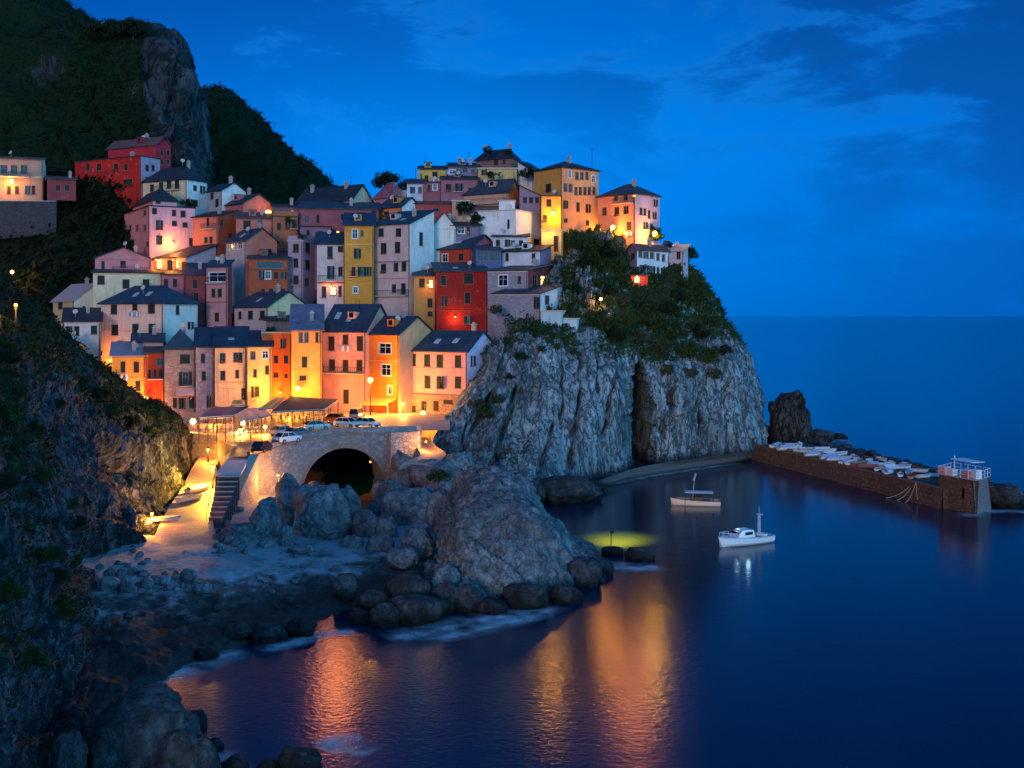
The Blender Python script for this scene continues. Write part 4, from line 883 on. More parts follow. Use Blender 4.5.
# lower left
hs('h48', 'long cream house with a faded pale roof, beside the dark valley', 53, 74, 113, 300, 326, 'gA', 284.5, (.66, .5, .22), (.66, .6, .46), [(60.5, 305.5, 4.4, 7, 'b')], [(98, 296, 4.6, 7.5, 's'), (84, 309, 3, 6, 's')], D=190, rm=simple('pale_roof_sheet', (.3, .3, .32), .7, 0, .2), a=50, chim=1)
hs('h46', 'big cream house with a blue hipped roof and green shutters, lower left', 101, 163.5, 197.5, 302, 372, 'hip', 286.5, (.78, .55, .44), (.76, .78, .72),
   [(114, 309.5, 6, 9.5, 's'), (135, 307, 5, 6.5, 's'), (151.5, 308.5, 6.6, 10, 's'), (115, 330, 6.6, 10.5, 's'), (135.5, 329.5, 6.2, 11, 's'), (152, 328.5, 6.6, 9.5, 's'), (120.5, 343, 6, 4, 'b')],
   [(177.5, 310, 3, 9, 's'), (189.5, 325.5, 3.4, 7, 's')], D=178, a=28, chim=0, over=.5)
hs('h46w', 'low cream wing with a dark roof, left of the big hipped house', 64, 100.5, 100.5, 321.5, 375, 'sA', 309, (.72, .52, .46), None, [(68.5, 329.5, 4.6, 6, 's'), (76.8, 331, 5, 9.5, 's'), (94, 330, 6, 8.5, 's'), (93, 364, 10, 7, 'w')], (), D=178.5, rm=M_SLATED, chim=1)
hs('h51', 'low lilac house with coloured shop lights, half hidden behind the near cliff', 30, 63, 63, 323, 342, 'flat', None, (.56, .5, .66), None, [(36, 328, 7, 6, 'l'), (48, 328, 5, 5, 'g'), (56, 328, 6, 6, 's')], (), D=186, rm=M_TILER, chim=0, pipe=False)
hs('h47', 'small yellow gabled house glowing in lamplight, beside the near cliff', 46, 84, 84, 346, 385, 'gB', 336, (.8, .42, .08), None, [(72.8, 345.5, 5, 5, 'b'), (82, 352, 2, 12, 'b')], (), D=173, rm=M_SLATED, chim=0)
hs('h49', 'cream house with a blue slate roof and small terrace, behind the long stone row', 234.5, 268, 308, 306.5, 338, 'gA', 292.5, (.66, .48, .46), (.68, .62, .36), [(240, 315.5, 2.8, 7.5, 's'), (250.5, 315, 4.6, 8.5, 's'), (262.5, 315, 4.6, 8.5, 's')], [(284.5, 310, 4, 10, 'b'), (297, 307, 3.4, 8, 'b')], D=181, a=48, chim=1)
hs('h50', 'brownish rooftop room with planters, below the cream slate roofed house', 266, 300, 300, 321, 334, 'sA', 315.5, (.34, .2, .15), None, g([276, 284, 292], [326], 4, 6.5, 'k'), (), D=176, rm=M_SLATED, chim=0)
hs('h43', 'narrow burnt orange house between the long row and the tall pink and orange house', 262, 291.5, 291.5, 333, 414, 'flat', None, (.72, .16, .035), None, [(282.5, 343.5, 4, 9.5, 's'), (276, 359.5, 4, 7, 'b'), (286, 359.5, 4, 7.5, 's'), (276, 375, 5, 5, 'b'), (286, 376, 3, 4, 'b')], (), D=170.5, rm=M_TRIM, chim=0)
hs('h42a', 'bright orange half of the tall double house on the piazza', 291.5, 322, 322, 330, 414, 'sA', 306, (.85, .36, .09), None, [(300.8, 337.5, 3.8, 10, 'k'), (306.5, 337.5, 3.8, 10, 'k'), (317, 337.5, 3, 10, 's'), (321, 337.5, .1, 10, 's'), (304.5, 362, 5.2, 10.5, 's'), (303, 378, 7, 5, 'b')], (), D=166.5, chim=1, rm=rooftile((.17, .15, .2)))
hs('h42b', 'pink half of the tall double house on the piazza, with five closed shutters', 322.5, 366, 392, 330, 414, 'gA', 305, (.82, .34, .26), (.8, .42, .32),
   [(331.5, 343.5, 6, 14, 'b'), (345.5, 339.5, 5.2, 9, 'b'), (360, 343.5, 6, 14.5, 'b'), (332, 365, 5.6, 11, 'b'), (345.5, 365.5, 5.2, 11, 'b'), (359.5, 365.5, 5.6, 11, 'b'), (346, 396.5, 5.2, 14, 'b')], (), D=166.5, a=27, chim=0, bands=[(373.5, .25, (.7, .3, .12))], bal=[(324, 364, 374)])
hs('h41', 'vivid orange house with white framed double windows and an awning, on the piazza', 366.8, 399, 434, 334, 418, 'gA', 317, (.82, .22, .03), (.8, .42, .2),
   [(385, 348.5, 12, 10.5, 'w'), (386, 370, 9.5, 11.5, 'w'), (389.8, 390, 4.2, 9, 'w')], (), D=163.5, a=38, chim=1, bands=[(361.5, .12, (.85, .4, .15))])
hs('h40', 'pink house with seven dark shuttered windows and a lilac end wall, on the rock slope', 407.5, 467.5, 497, 351, 396, 'gA', 331.5, (.8, .36, .33), (.68, .6, .78),
   [(414.4, 360, 2.8, 12, 's'), (427.2, 360.5, 5.6, 12, 's'), (439.8, 361, 6, 12.5, 's'), (458, 361.5, 6, 12, 's'), (427.5, 382, 5.6, 12.5, 's'), (439.8, 382.5, 6, 12.5, 's'), (458, 382.5, 6, 11.5, 's')], [(472, 361, 2.4, 10.5, 's')], D=161, a=30, chim=1, down=.2, bands=[(395.5, .15, (.3, .12, .1))])
hs('h40b', 'rough stone ground storey with shop doors, carrying the pink shuttered house', 407, 459, 466, 396.6, 424, 'flat', None, SHOP, (.5, .26, .22), [(414, 412, 4, 13, 'b'), (424, 406, 5, 10, 'k'), (436, 406, 5, 10, 'b'), (448, 402, 9, 4, 'b')], (), D=161.4, a=30, mA=masonry((.5, .3, .22), (.4, .25, .18), 1.8), chim=0, noroof=True, pipe=False, frieze=False)
hs('h44a', 'stone fronted house with a pink awning and pale shutters, in the long row', 164.5, 195.5, 195.5, 347, 407, 'hip', 330, (.5, .3, .25), None, [(185, 359, 9.5, 9, 's'), (185.5, 378.5, 6, 13.5, 'o'), (175, 403, 4, 10, 'b'), (181.5, 403.5, 5.5, 11, 's'), (191.5, 402.5, 5, 11, 's')], (), D=167, mA=masonry((.5, .33, .28), (.5, .36, .3), 2.0), chim=1)
hs('h44b', 'lilac stone house with a rain pipe, second of the long row', 196, 214.5, 214.5, 347, 408, 'sA', 329, (.5, .34, .36), None, [(203, 358.5, 3.8, 9, 's'), (203.8, 376, 3.8, 9, 's'), (208.5, 401.5, 3.6, 12, 's')], (), D=167, mA=masonry((.5, .36, .38), (.55, .42, .42), 1.3), chim=0, frieze=False)
hs('h44c', 'peach house with a red brick foot, third of the long row', 215, 247, 247, 347, 408, 'sA', 328, (.84, .5, .28), None, [(222.3, 358, 4.4, 9.5, 's'), (235.3, 357.3, 3.4, 9, 's'), (240.3, 357.3, 4.4, 9.5, 's'), (222.8, 375.5, 4.6, 9, 's'), (237.2, 374, 3.2, 8, 's'), (243.5, 394, 4, 11.5, 'b')], (), D=167, bands=[(382, .12, (.7, .3, .14))], chim=0)
hs('h44d', 'yellow lamplit house closing the long row on its right', 247.5, 271.5, 271.5, 346.5, 410, 'sA', 332, (.84, .5, .2), None, [(253, 355.5, 4.6, 8, 'k'), (265.3, 354.5, 6, 7.5, 'w'), (255, 373.5, 3.2, 8, 'b'), (267, 370, 3.4, 8.5, 's'), (252.5, 392, 2.4, 11, 'b'), (257, 391.5, 4.5, 10, 'b')], (), D=167, chim=1)
hs('h45', 'orange lamplit house with four brown windows, lower left behind the street lamps', 112, 145.5, 145.5, 356, 405, 'sA', 343, (.84, .36, .06), None, [(123, 367, 4.2, 10.5, 'b'), (136.4, 367, 5, 10.5, 'b'), (124, 386, 4.6, 10, 'b'), (138, 386, 5, 10, 'b')], (), D=166.5, rm=simple('faded_roof_render', (.36, .27, .3), .8), chim=1, bands=[(378, .12, (.9, .5, .15))])
hs('h45b', 'small red house with a wooden balcony and leaning pole, next to the stone front', 146, 164, 164, 353.5, 405, 'sA', 343, (.55, .06, .02), None, [(149.5, 374, 3, 9, 'b'), (155, 374, 3, 9, 'b'), (160.5, 374, 3.5, 9, 'b'), (160, 362, 6, 8, 'k'), (162, 403, 4, 9, 'b')], (), D=167, rm=M_TILER, chim=0, bal=[(147.5, 163.5, 379)])
hs('h45c', 'pink attic room perched between the big cream house and the stone front', 133, 163, 163, 342, 352, 'gA', 334, (.66, .38, .36), None, [(141, 343.5, 4, 6.5, 's'), (151.5, 344.5, 5, 5, 's')], (), D=172, chim=1, pipe=False, dd=0)
# ---------------------------------------------------------------- boulders
ROCKM = {}
def rock_mesh(seed, sub, sx, sy, sz, jag=.28, mat=None):
    import bmesh
    k = (seed, sub, round(sx / sz, 1), round(sy / sz, 1), mat.name)
    if k in ROCKM: return ROCKM[k]
    bm = bmesh.new(); bmesh.ops.create_icosphere(bm, subdivisions=sub, radius=1)
    o = Vector((seed * 7.3, seed * 3.1, seed * 1.7)); r2 = random.Random(seed)
    planes = [(Vector((r2.gauss(0, 1), r2.gauss(0, 1), r2.gauss(0, .7))).normalized(), r2.uniform(.66, .9)) for _ in range(9)]
    ex = .8 if sub >= 6 else .9
    for v in bm.verts:
        p = v.co.normalized(); r = 1 + .22 * noise.noise(p * 1.1 + o)
        q = Vector([math.copysign(abs(t) ** ex, t) for t in p]) * r * .92
        if sub > 3:
            h1, e1 = slab(Vector((p.x * 1.5 + p.z * .7, p.y * 1.3, p.z * 1.2 - p.x * .5)) + o); h2, e2 = slab(p * 3.4 + o, 3)
            kk_ = .5
            q *= 1 + kk_ * (h1 * .2 - (1 - e1) * .035 + h2 * .06 - (1 - e2) * .015)
        for n_, d in planes:
            e = q.dot(n_) - d
            if e > 0: q -= n_ * e * (.82 if sub < 6 else .6)
        q *= 1 + jag * .35 * (noise.ridged_multi_fractal(p * 1.6 + o, .9, 2.1, 5, 1, 2) - 1.1) * .5 + .05 * noise.fractal(p * 5 + o, 1, 2, 4) + (.028 * (noise.ridged_multi_fractal(Vector((p.x * 5 + p.z * 3, p.y * 5, p.z * 2)) + o, .9, 2.1, 4, 1, 2) - 1) if sub > 4 else 0)
        v.co = Vector((q.x * sx, q.y * sy, q.z * sz))
    me = bpy.data.meshes.new('boulder'); bm.to_mesh(me); bm.free()
    me.polygons.foreach_set('use_smooth', [True] * len(me.polygons)); me.materials.append(mat); me.update()
    ROCKM[k] = me; return me
def boulder(label, px, pyb, w, h, z=0, group=None, dark=False, seed=None, sub=4, depth=.8, rz=None, name='boulder', cat='rock', mat=None, jag=.28):
    seed = seed if seed is not None else rng.randrange(1, 60)
    D = Dz(pyb, z); W = w / F * D; Hh = h / F * D * 1.04
    Dc = D + W * depth * .35
    c = P(px, pyb, Dc); c.z = z + Hh * .38
    mat = mat or (M_BOULDD if dark else M_BOULD)
    me = rock_mesh(seed, sub, W / 2 * 1.08, W * depth / 2, Hh * .66, jag, mat)
    o = link(name, me, None, c, rng.uniform(-.5, .5) if rz is None else rz)
    # the shared mesh may have a slightly different size: fit it
    bb = [max(abs(v[i]) for v in o.bound_box) for i in range(3)]
    o.scale = (W / 2 / bb[0], W * depth / 2 / bb[1], Hh * .64 / bb[2])
    return tag(o, label, cat, group)
G1 = 'boulders below the bridge'
for lab, a in (
 ('round grey boulder standing left of the arch, rim lit orange', (288, 510, 30, 34, 2.6)),
 ('egg shaped upright boulder in front of the bridge wing wall', (266, 543, 36, 42, 2.2)),
 ('narrow upright boulder wedged between the egg shaped one and the big flat faced one', (285, 532, 19, 38, 2.3)),
 ('big flat faced boulder in the middle of the heap under the arch', (322, 541, 64, 52, 2.0)),
 ('smooth shouldered boulder right of the big flat faced one', (346, 536, 36, 50, 1.9)),
 ('low dark boulder in front of the egg shaped one', (243, 546, 44, 20, 2.2)),
 ('small pale stone at the front of the heap under the bridge', (268, 552, 24, 11, 2.0)),
 ('small round stone between two big boulders of the heap', (287, 549, 18, 22, 2.0)),
 ('flat reddish stone at the front right of the heap', (300, 556, 30, 11, 1.9)),
 ('dark wedge of rock at the water channel right of the heap', (366, 543, 36, 30, 1.6)),
 ('rust tinted boulder right of the dark channel', (391, 520, 34, 38, 1.8)),
 ('long blue grey boulder lying across the channel mouth', (408, 528, 58, 36, 1.9)),
 ('rounded boulder leaning against the biggest rock, left side', (440, 533, 30, 46, 2.2)),
 ('steep tan boulder below the footpath', (402, 492, 30, 40, 2.6)),
 ('pale blue boulder with a grass tuft below the footpath', (437, 492, 56, 30, 3.0)),
 ('small boulder between the footpath rocks and the biggest rock', (425, 515, 40, 26, 2.4)),
 ('slab of rock behind the biggest rock, next to the cliff foot', (458, 480, 34, 26, 4.0)),
 ('rust brown boulder heaped between the channel and the great rock', (418, 556, 36, 26, 1.9)),
 ('pale boulder leaning on the long blue grey one', (386, 541, 26, 24, 1.9)), ('small tan boulder under the tan steep one', (381, 500, 22, 18, 2.2)),
 ('round boulder close to the left side of the great rock, upper', (446, 512, 26, 28, 3.0)), ('low brown boulder in front of the rust brown one', (402, 566, 34, 18, 1.7)),
 ('flat boulder at the right end of the heap below the arch', (352, 552, 28, 16, 1.8)), ('rounded boulder behind the big flat faced one, touching the arch foot', (313, 505, 26, 22, 2.8)),
 ('grey boulder under the bridge buttress', (412, 482, 24, 20, 3.2)), ('small round boulder on top of the channel stones', (374, 516, 18, 14, 2.4)),
 ('dark rounded boulder low beside the channel stones', (380, 556, 30, 20, 1.5))):
    boulder(lab, *a, group=G1, sub=5 if a[2] > 30 else 4)
gr = [[(430,598),(455,613),(480,614),(510,612),(540,607),(570,599),(598,585),(612,573)], [(430,578),(453,586),(480,588),(510,586),(540,582),(568,576),(592,567),(606,562)],
      [(432,550),(452,547),(480,545),(510,545),(538,546),(560,549),(582,556),(602,557)], [(438,527),(455,513),(480,508),(510,510),(535,515),(553,529),(572,546),(596,553)],
      [(445,510),(462,496),(484,493),(508,495),(528,501),(546,519),(564,539),(590,550)], [(450,498),(465,481),(486,476),(508,481),(524,490),(540,511),(558,533),(584,547)],
      [(455,492),(468,474),(488,469),(508,474),(525,484),(538,502),(554,528),(580,544)], [(458,500),(470,490),(490,488),(510,492),(525,500),(537,512),(552,532),(578,546)]]
offs = [0, 1.4, 4.2, 8, 11.2, 14.5, 17.5, 22]; rows = []
for r_, o_ in zip(gr, offs): rows.append([P(x, y, Dz(gr[0][i][1], -.4) + o_ * (1 - .055 * i)) for i, (x, y) in enumerate(r_)])
def gr_disp(p, u, v):
    wv = noise.noise(p * .16) * 1.6; s2 = p.x * .75 + p.z * .8 + p.y * .2 + wv; h3, e3 = slab(p * 1.3, 4)
    return .5 * fbm(p * .22, 3) + block(s2, p.y - p.x * .4, .24, .16, .9) * .85 + block(s2, p.y, .75, .4, .8) * .3 + h3 * .16 + .12 * fbm(p * 1.6, 4)
o = patch('great_rock', rows, 280, 220, M_BOULD, gr_disp, kind=''); del o['kind']; tag(o, 'great blue grey rock outcrop stepping down to the water at the point', 'rock')
for lab, a in (('blunt boulder at the left foot of the great outcrop', (446, 596, 34, 30, .6)), ('rust brown boulder behind the left end of the great outcrop', (448, 540, 34, 34, 2.4)), ('boulder tucked behind the great outcrop toward the cliff foot', (528, 520, 34, 26, 0))):
    boulder(lab, *a, group=G1, sub=5)
for i in range(16):
    x, y = (br0 := random.Random(i)).uniform(214, 240), br0.uniform(512, 556); g0, _ = on('beach', x, y); boulder('rough stone along the right edge of the slipway', x, y, br0.uniform(6, 13), br0.uniform(5, 9), g0.z, 'stones edging the slipway', seed=40 + i % 8, sub=3, name='beach_stone', cat='stone')
G2 = 'dark rocks along the shoreline'
for lab, a in (
 ('black wet rock right of the great rock', (580, 590, 46, 32, -.2)), ('low black rock reaching farthest out from the point', (600, 578, 30, 18, -.2)),
 ('black rock with foam behind it, near the point', (566, 606, 34, 18, -.2)),
 ('smaller of the two black islets off the point', (612, 558, 24, 10, -.2)), ('larger black islet off the point', (640, 563, 31, 14, -.2)),
 ('rounded shore rock left of the great rock foot', (468, 613, 34, 26, 0)), ('round topped shore rock, second left of the great rock foot', (446, 612, 36, 28, .1)),
 ('flat topped shore rock with a hollow', (410, 606, 52, 26, .4)), ('long shore rock lowest at the water', (417, 627, 66, 26, -.2)),
 ('dark shore rock beside the orange reflection', (386, 630, 34, 24, -.2)), ('shore rock at the left end of the row by the orange reflection', (372, 612, 34, 20, .4)),
 ('pointed shore rock on the dark gravel', (346, 598, 26, 22, .8)), ('small shore rock at the edge of the bay', (360, 626, 26, 15, -.2)),
 ('dark rock awash in the middle of the bay shore', (300, 637, 34, 17, .0)), ('flat dark rock awash left of the middle one', (268, 645, 40, 18, -.1)),
 ('dark rock on the gravel above the bay', (238, 640, 34, 14, .3)), ('small dark rock at the left of the bay shore', (206, 662, 26, 12, -.1)),
 ('black rock at the foot of the great rock, awash', (524, 612, 50, 24, -.2)), ('black rock awash between great rock and round rocks', (492, 617, 36, 16, -.2)),
 ('small rust tinted rock on the dark gravel', (432, 590, 24, 14, .8))):
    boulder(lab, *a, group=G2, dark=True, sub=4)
# flat dark rocks below the headland cliff
G3 = 'dark rocks at the foot of the headland cliff'
for lab, a in (('large dark rock platform at the foot of the pale cliff', (566, 506, 76, 26, -.3)), ('dark rock at the left end of the platform, close to the great rock', (536, 506, 44, 22, -.2)),
               ('low dark rock at the right tip of the platform', (592, 494, 34, 12, -.2))):
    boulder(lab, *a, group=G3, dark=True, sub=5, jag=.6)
# foreground boulders at the bottom left
G4 = 'foreground boulders below the near cliff'
for lab, a in (('big blunt boulder at the bottom left corner of the bay', (148, 790, 120, 86, .2)), ('boulder sloping to the water right of the big blunt one', (182, 800, 80, 66, 0)),
               ('dark boulder between the near cliff and the big blunt one', (108, 770, 50, 60, .4)), ('small black rock behind the big blunt boulder', (196, 736, 26, 22, 0)),
               ('wet black rock right of the sloping boulder', (213, 755, 22, 14, -.1)), ('black rock at the very bottom edge', (236, 782, 32, 22, -.2)), ('outermost black rock at the bottom edge', (300, 778, 46, 26, -.3)),
               ('small rock awash at the bottom edge', (268, 776, 26, 14, -.2)), ('narrow boulder at the bottom of the near cliff', (66, 790, 44, 50, .6))):
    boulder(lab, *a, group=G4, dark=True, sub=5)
# rocks on the beach: a row of pale stones and scattered ones
G5 = 'loose stones on the beach'
br_ = random.Random(5)
spots = [(x, 588 + br_.uniform(-4, 6), br_.uniform(8, 20), 1.7) for x in range(98, 205, 7)]
spots += [(x, 577 + br_.uniform(-3, 5), br_.uniform(6, 13), 1.9) for x in range(110, 190, 11)]
spots += [(br_.uniform(96, 130), br_.uniform(612, 650), br_.uniform(5, 12), 1.0) for _ in range(9)]
spots += [(br_.uniform(170, 300), br_.uniform(590, 632), br_.uniform(4, 11), .9) for _ in range(18)]
spots += [(br_.uniform(215, 380), br_.uniform(556, 592), br_.uniform(3.5, 8), 1.6) for _ in range(14)]
spots += [(br_.uniform(90, 150), br_.uniform(548, 575), br_.uniform(4, 9), 2.2) for _ in range(14)]
spots += [(br_.uniform(210, 300), br_.uniform(548, 560), br_.uniform(4, 10), 2.0) for _ in range(12)]
spots += [(br_.uniform(150, 180), br_.uniform(523, 540), br_.uniform(5, 9), 2.9) for _ in range(6)]
for i, (x, y, w_, z) in enumerate(spots):
    g0, _ = on('beach', x, y)
    boulder('loose grey stone lying on the dim beach', x, y, w_, w_ * br_.uniform(.5, .8), g0.z - .05, G5, dark=(y > 600), seed=40 + i % 8, sub=2 if w_ < 8 else 3, name='beach_stone', cat='stone')
# rocks in the gully beside the slipway
for i in range(22):
    x = br_.uniform(172, 212); y = br_.uniform(446, 482); g0, _ = on('beach', x, y)
    boulder('rough stone in the boat gully beside the slipway', x, y, br_.uniform(5, 12), br_.uniform(4, 8), g0.z, 'stones in the boat gully', seed=40 + i % 8, sub=3, name='beach_stone', cat='stone')
# sea stack and rocks at the breakwater
M_STACK = rockmat('stack_rock', (.018, .02, .02), (.055, .055, .055), (.14, .13, .125), (.02, .03, .012), (1.1, 1.1, .3), .9, (.9, 1.0), bd=.5)
boulder('tall dark sea stack standing at the root of the breakwater', 790, 450, 44, 56, .3, None, seed=5, sub=6, mat=M_STACK, name='sea_stack', depth=.9, jag=.7, rz=0)
for lab, a in (('low dark rock right of the sea stack', (822, 444, 30, 14, 0)), ('dark rock bridging the headland and the sea stack', (765, 446, 30, 22, 0)), ('flat rock behind the sea stack with foam around', (838, 440, 22, 6, -.2)),
               ('dark rock mound beyond the breakwater tower', (1004, 510, 44, 24, -.2)), ('low rock running out of the picture past the breakwater', (1028, 508, 46, 14, -.2)), ('small rock squeezed against the breakwater tower', (978, 508, 22, 16, -.2))):
    boulder(lab, *a, group='dark rocks around the breakwater', dark=True, sub=5, jag=.6)
for i in range(46):
    t = i / 45; x = 815 + t * 165 + br_.uniform(-3, 3); y = 446 + t * 42 + br_.uniform(-2, 2)
    boulder('dark armour stone on the seaward side of the breakwater', x, y, br_.uniform(9, 15), br_.uniform(6, 9), .6, 'armour stones of the breakwater', dark=True, seed=40 + i % 8, sub=3, name='armour_stone', cat='stone')
# ledge with a narrow light beach at the cliff foot
m = [[(585,497,-.5),(600,489,-.5),(640,479,-.5),(690,471,-.5),(735,464,-.5),(758,459,-.5)],
     [(588,492,.35),(602,485,.35),(640,475.5,.35),(690,467.5,.35),(735,461,.35),(756,457,.35)],
     [(594,483,1.0),(606,479,1.0),(640,471,1.0),(690,463,1.0),(735,457,1.0),(755,454,1.0)],
     [(606,478,1.4),(616,474,1.4),(645,466,1.6),(690,459,1.8),(735,453,1.8),(755,450,1.8)]]
patch('shingle_ledge', [zrow(r) for r in m], 140, 16, simple('dark_shingle', (.09, .09, .095), .9, 0, .5, 3.0), lambda p, u, v: .12 * fbm(p * 1.2, 4))

# ---------------------------------------------------------------- foam and the glow painted on the water
def filmmat(name, col, s_, lo, hi, k=1.0):
    n = N(name); v = n.geo((1, 1, 1)); a = n.noise(v, s_, 5, .6); at = n.add('ShaderNodeAttribute', attribute_name='veg')
    al = n.math('MULTIPLY', n.ramp(a, [(lo, (0, 0, 0)), (hi, (1, 1, 1))]), n.math('MULTIPLY', at.outputs['Fac'], k)); n.base(col); n.rough(.7); n.L(al, n.b.inputs['Alpha']); return n.m
M_FOAM = filmmat('sea_foam', (.6, .68, .75), .4, .32, .66, .95)
def film(name, pts_, w_, mat, z=.012):
    c = catmull(np.array([tuple(Pz(x, y, 0)) for x, y in pts_]), 60, 0); V = []; Q = []; A = []; nn_ = len(c); mm = 9
    for i, q in enumerate(c):
        a = c[max(0, i - 1)]; b = c[min(nn_ - 1, i + 1)]; d = Vector(b - a); d.z = 0; d.normalize(); n = Vector((-d.y, d.x, 0))
        for k in range(mm):
            t = k / (mm - 1) * 2 - 1; p = Vector(q) + n * t * w_; V.append((p.x, p.y, z)); A.append((1 - abs(t)) ** 1.2 * min(1, i / 8, (nn_ - 1 - i) / 8))
    for i in range(nn_ - 1):
        for k in range(mm - 1): b = i * mm + k; Q.append((b, b + mm, b + mm + 1, b + 1))
    me = bpy.data.meshes.new(name); me.from_pydata(V, [], Q); me.materials.append(mat); at = me.attributes.new('veg', 'FLOAT', 'POINT'); at.data.foreach_set('value', A); o = link(name, me); tag(o, kind='stuff'); return o
fz = .012
for i, (pp, w_) in enumerate((([(128,694),(150,682),(185,670),(215,658),(250,650)], 1.5), ([(255,652),(290,644),(330,634),(360,632)], .9), ([(385,640),(430,632),(470,622),(510,616),(545,610)], 1.6),
    ([(425,640),(470,632),(520,620),(560,606)], 1.1), ([(590,572),(606,566),(640,568),(660,566)], 1.5), ([(596,486.5),(640,478),(690,470),(740,463)], 1.0), ([(185,745),(200,752),(225,765),(250,790)], 1.0),
    ([(320,748),(340,740),(365,738)], .9), ([(812,438),(830,441),(850,440)], 1.8), ([(960,517),(985,512),(1015,512),(1050,514)], 1.3), ([(330,755),(345,750),(370,757)], 1.2))):
    film('sea_foam', pp, w_ * 1.45, M_FOAM, fz + i * .004)
n = N('water_glow_film'); at = n.add('ShaderNodeAttribute', attribute_name='veg'); n.base((.6, .62, .08)); n.rough(.5); n.L(n.math('MULTIPLY', at.outputs['Fac'], .8), n.b.inputs['Alpha'])  # yellow glow on the water, painted into the colour of this film
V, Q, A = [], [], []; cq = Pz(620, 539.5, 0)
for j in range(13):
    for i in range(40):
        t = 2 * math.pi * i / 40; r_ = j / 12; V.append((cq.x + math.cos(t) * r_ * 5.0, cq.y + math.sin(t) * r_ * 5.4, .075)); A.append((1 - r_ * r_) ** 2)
for j in range(12):
    for i in range(40): k = (i + 1) % 40; Q.append((j * 40 + i, j * 40 + k, (j + 1) * 40 + k, (j + 1) * 40 + i))
me = bpy.data.meshes.new('water_glow_film'); me.from_pydata(V, [], Q); me.materials.append(n.m); at_ = me.attributes.new('veg', 'FLOAT', 'POINT'); at_.data.foreach_set('value', A); tag(link('water_glow_film', me), kind='stuff')
# ---------------------------------------------------------------- piazza, bridge, stairs, quay walls
pz = [[(180,436,8.7),(200,436,8.7),(216,441,8.4),(233,449,8.1),(249,457.5,7.9),(262,452.5,8.3),(280,446,8.8),(310,437.5,9.25),(345,433,9.45),(385,432,9.4),(420,431,9.3),(450,430,9.3)],
      [(175,428,9),(200,428,9),(222,430,9),(238,436,8.9),(255,441,8.8),(270,440,9.0),(288,434,9.2),(315,429,9.3),(350,426,9.45),(385,425,9.4),(420,424,9.4),(450,424,9.4)],
      [(165,418,9.3),(195,418,9.3),(222,418,9.3),(240,420,9.3),(260,422,9.3),(275,421,9.3),(292,420,9.4),(320,418,9.4),(350,416,9.5),(385,416,9.5),(420,416,9.5),(450,417,9.5)],
      [(100,408,9.5),(165,408,9.5),(200,408,9.5),(235,408,9.5),(255,408,9.5),(275,408,9.5),(292,408,9.5),(320,408,9.5),(350,408,9.55),(385,408,9.55),(420,408,9.5),(450,409,9.5)]]
M_PIAZ = pavemat('piazza_paving', (.4, .32, .26), .8)
patch('piazza', [zrow(r) for r in pz], 160, 50, M_PIAZ)
BM = masonry((.36, .34, .34), (.36, .34, .33), 1.5, 'bridge')
tp = [(249,457.5,7.9),(262,452.5,8.3),(280,446,8.8),(310,437.5,9.25),(345,433,9.45),(385,432,9.4),(421,431,9.3)]
pts = catmull(np.array([tuple(Pz(*q)) for q in tp]), 90, 0); pts = [Vector(q) for q in pts]
def ppx(v): return 512 + v.x / v.y * F
def nrm2(i):
    a = pts[max(0, i - 1)]; b = pts[min(len(pts) - 1, i + 1)]; d = (b - a); d.z = 0; d.normalize(); return Vector((d.y, -d.x, 0))
def archz(px):   # underside height of the arch in metres
    x0, x1 = 301, 385
    if not x0 < px < x1: return None
    t = (px - (x0 + x1) / 2) / ((x1 - x0) / 2); return 2.6 + 5.0 * math.sqrt(max(0, 1 - t * t))
TH = 5.5; off = .12
wallm = MB(); ring = MB(); par = MB(); butt = MB()
n_ = len(pts)
def zb_(i):
    a = archz(ppx(pts[i])); return .2 if a is None else a
for i in range(n_ - 1):
    a, b = pts[i], pts[i + 1]; na, nb = nrm2(i), nrm2(i + 1); pa, pb = a + na * off, b + nb * off; za, zb2 = zb_(i), zb_(i + 1)
    if (za == .2) != (zb2 == .2):   # springing: vertical jamb
        za = zb2 = max(za, zb2) if False else (za if za != .2 else zb2)
    ta, tb = a.z + .02, b.z + .02
    q = lambda p, z: Vector((p.x, p.y, z))
    wallm.poly([q(pa, za), q(pb, zb2), q(pb, tb), q(pa, ta)])
    ba, bb = a - na * TH, b - nb * TH
    wallm.poly([q(bb, zb2), q(ba, za), q(ba, ta - .3), q(bb, tb - .3)])
    wallm.poly([q(pa, za), q(ba, za), q(bb, zb2), q(pb, zb2)], 0)
    if archz(ppx(a)) and archz(ppx(b)):
        # ring of voussoirs 6 cm proud
        c0 = 2.6
        pa2, pb2 = a + na * (off + .08), b + nb * (off + .08)
        ring.poly([q(pa2, za), q(pb2, zb2), q(pb2, zb2 + .62), q(pa2, za + .62)]); ring.poly([q(pa2, za + .62), q(pb2, zb2 + .62), q(pb, zb2 + .62), q(pa, za + .62)])
        ring.poly([q(pa, za), q(pb, zb2), q(pb2, zb2), q(pa2, za)])
    # parapet
    ph = .62; i0, i1 = a - na * .35, b - nb * .35; o0, o1 = a + na * (off + .02), b + nb * (off + .02)
    par.poly([q(o0, ta), q(o1, tb), q(o1, tb + ph), q(o0, ta + ph)]); par.poly([q(i1, tb), q(i0, ta), q(i0, ta + ph), q(i1, tb + ph)])
    par.poly([q(o0, ta + ph), q(o1, tb + ph), q(i1, tb + ph), q(i0, ta + ph)])
    cp0, cp1 = a + na * (off + .14), b + nb * (off + .14)
    ring.poly([q(cp0, ta - .25), q(cp1, tb - .25), q(cp1, tb), q(cp0, ta)], 0); ring.poly([q(cp0, ta), q(cp1, tb), q(o1, tb), q(o0, ta)], 0)
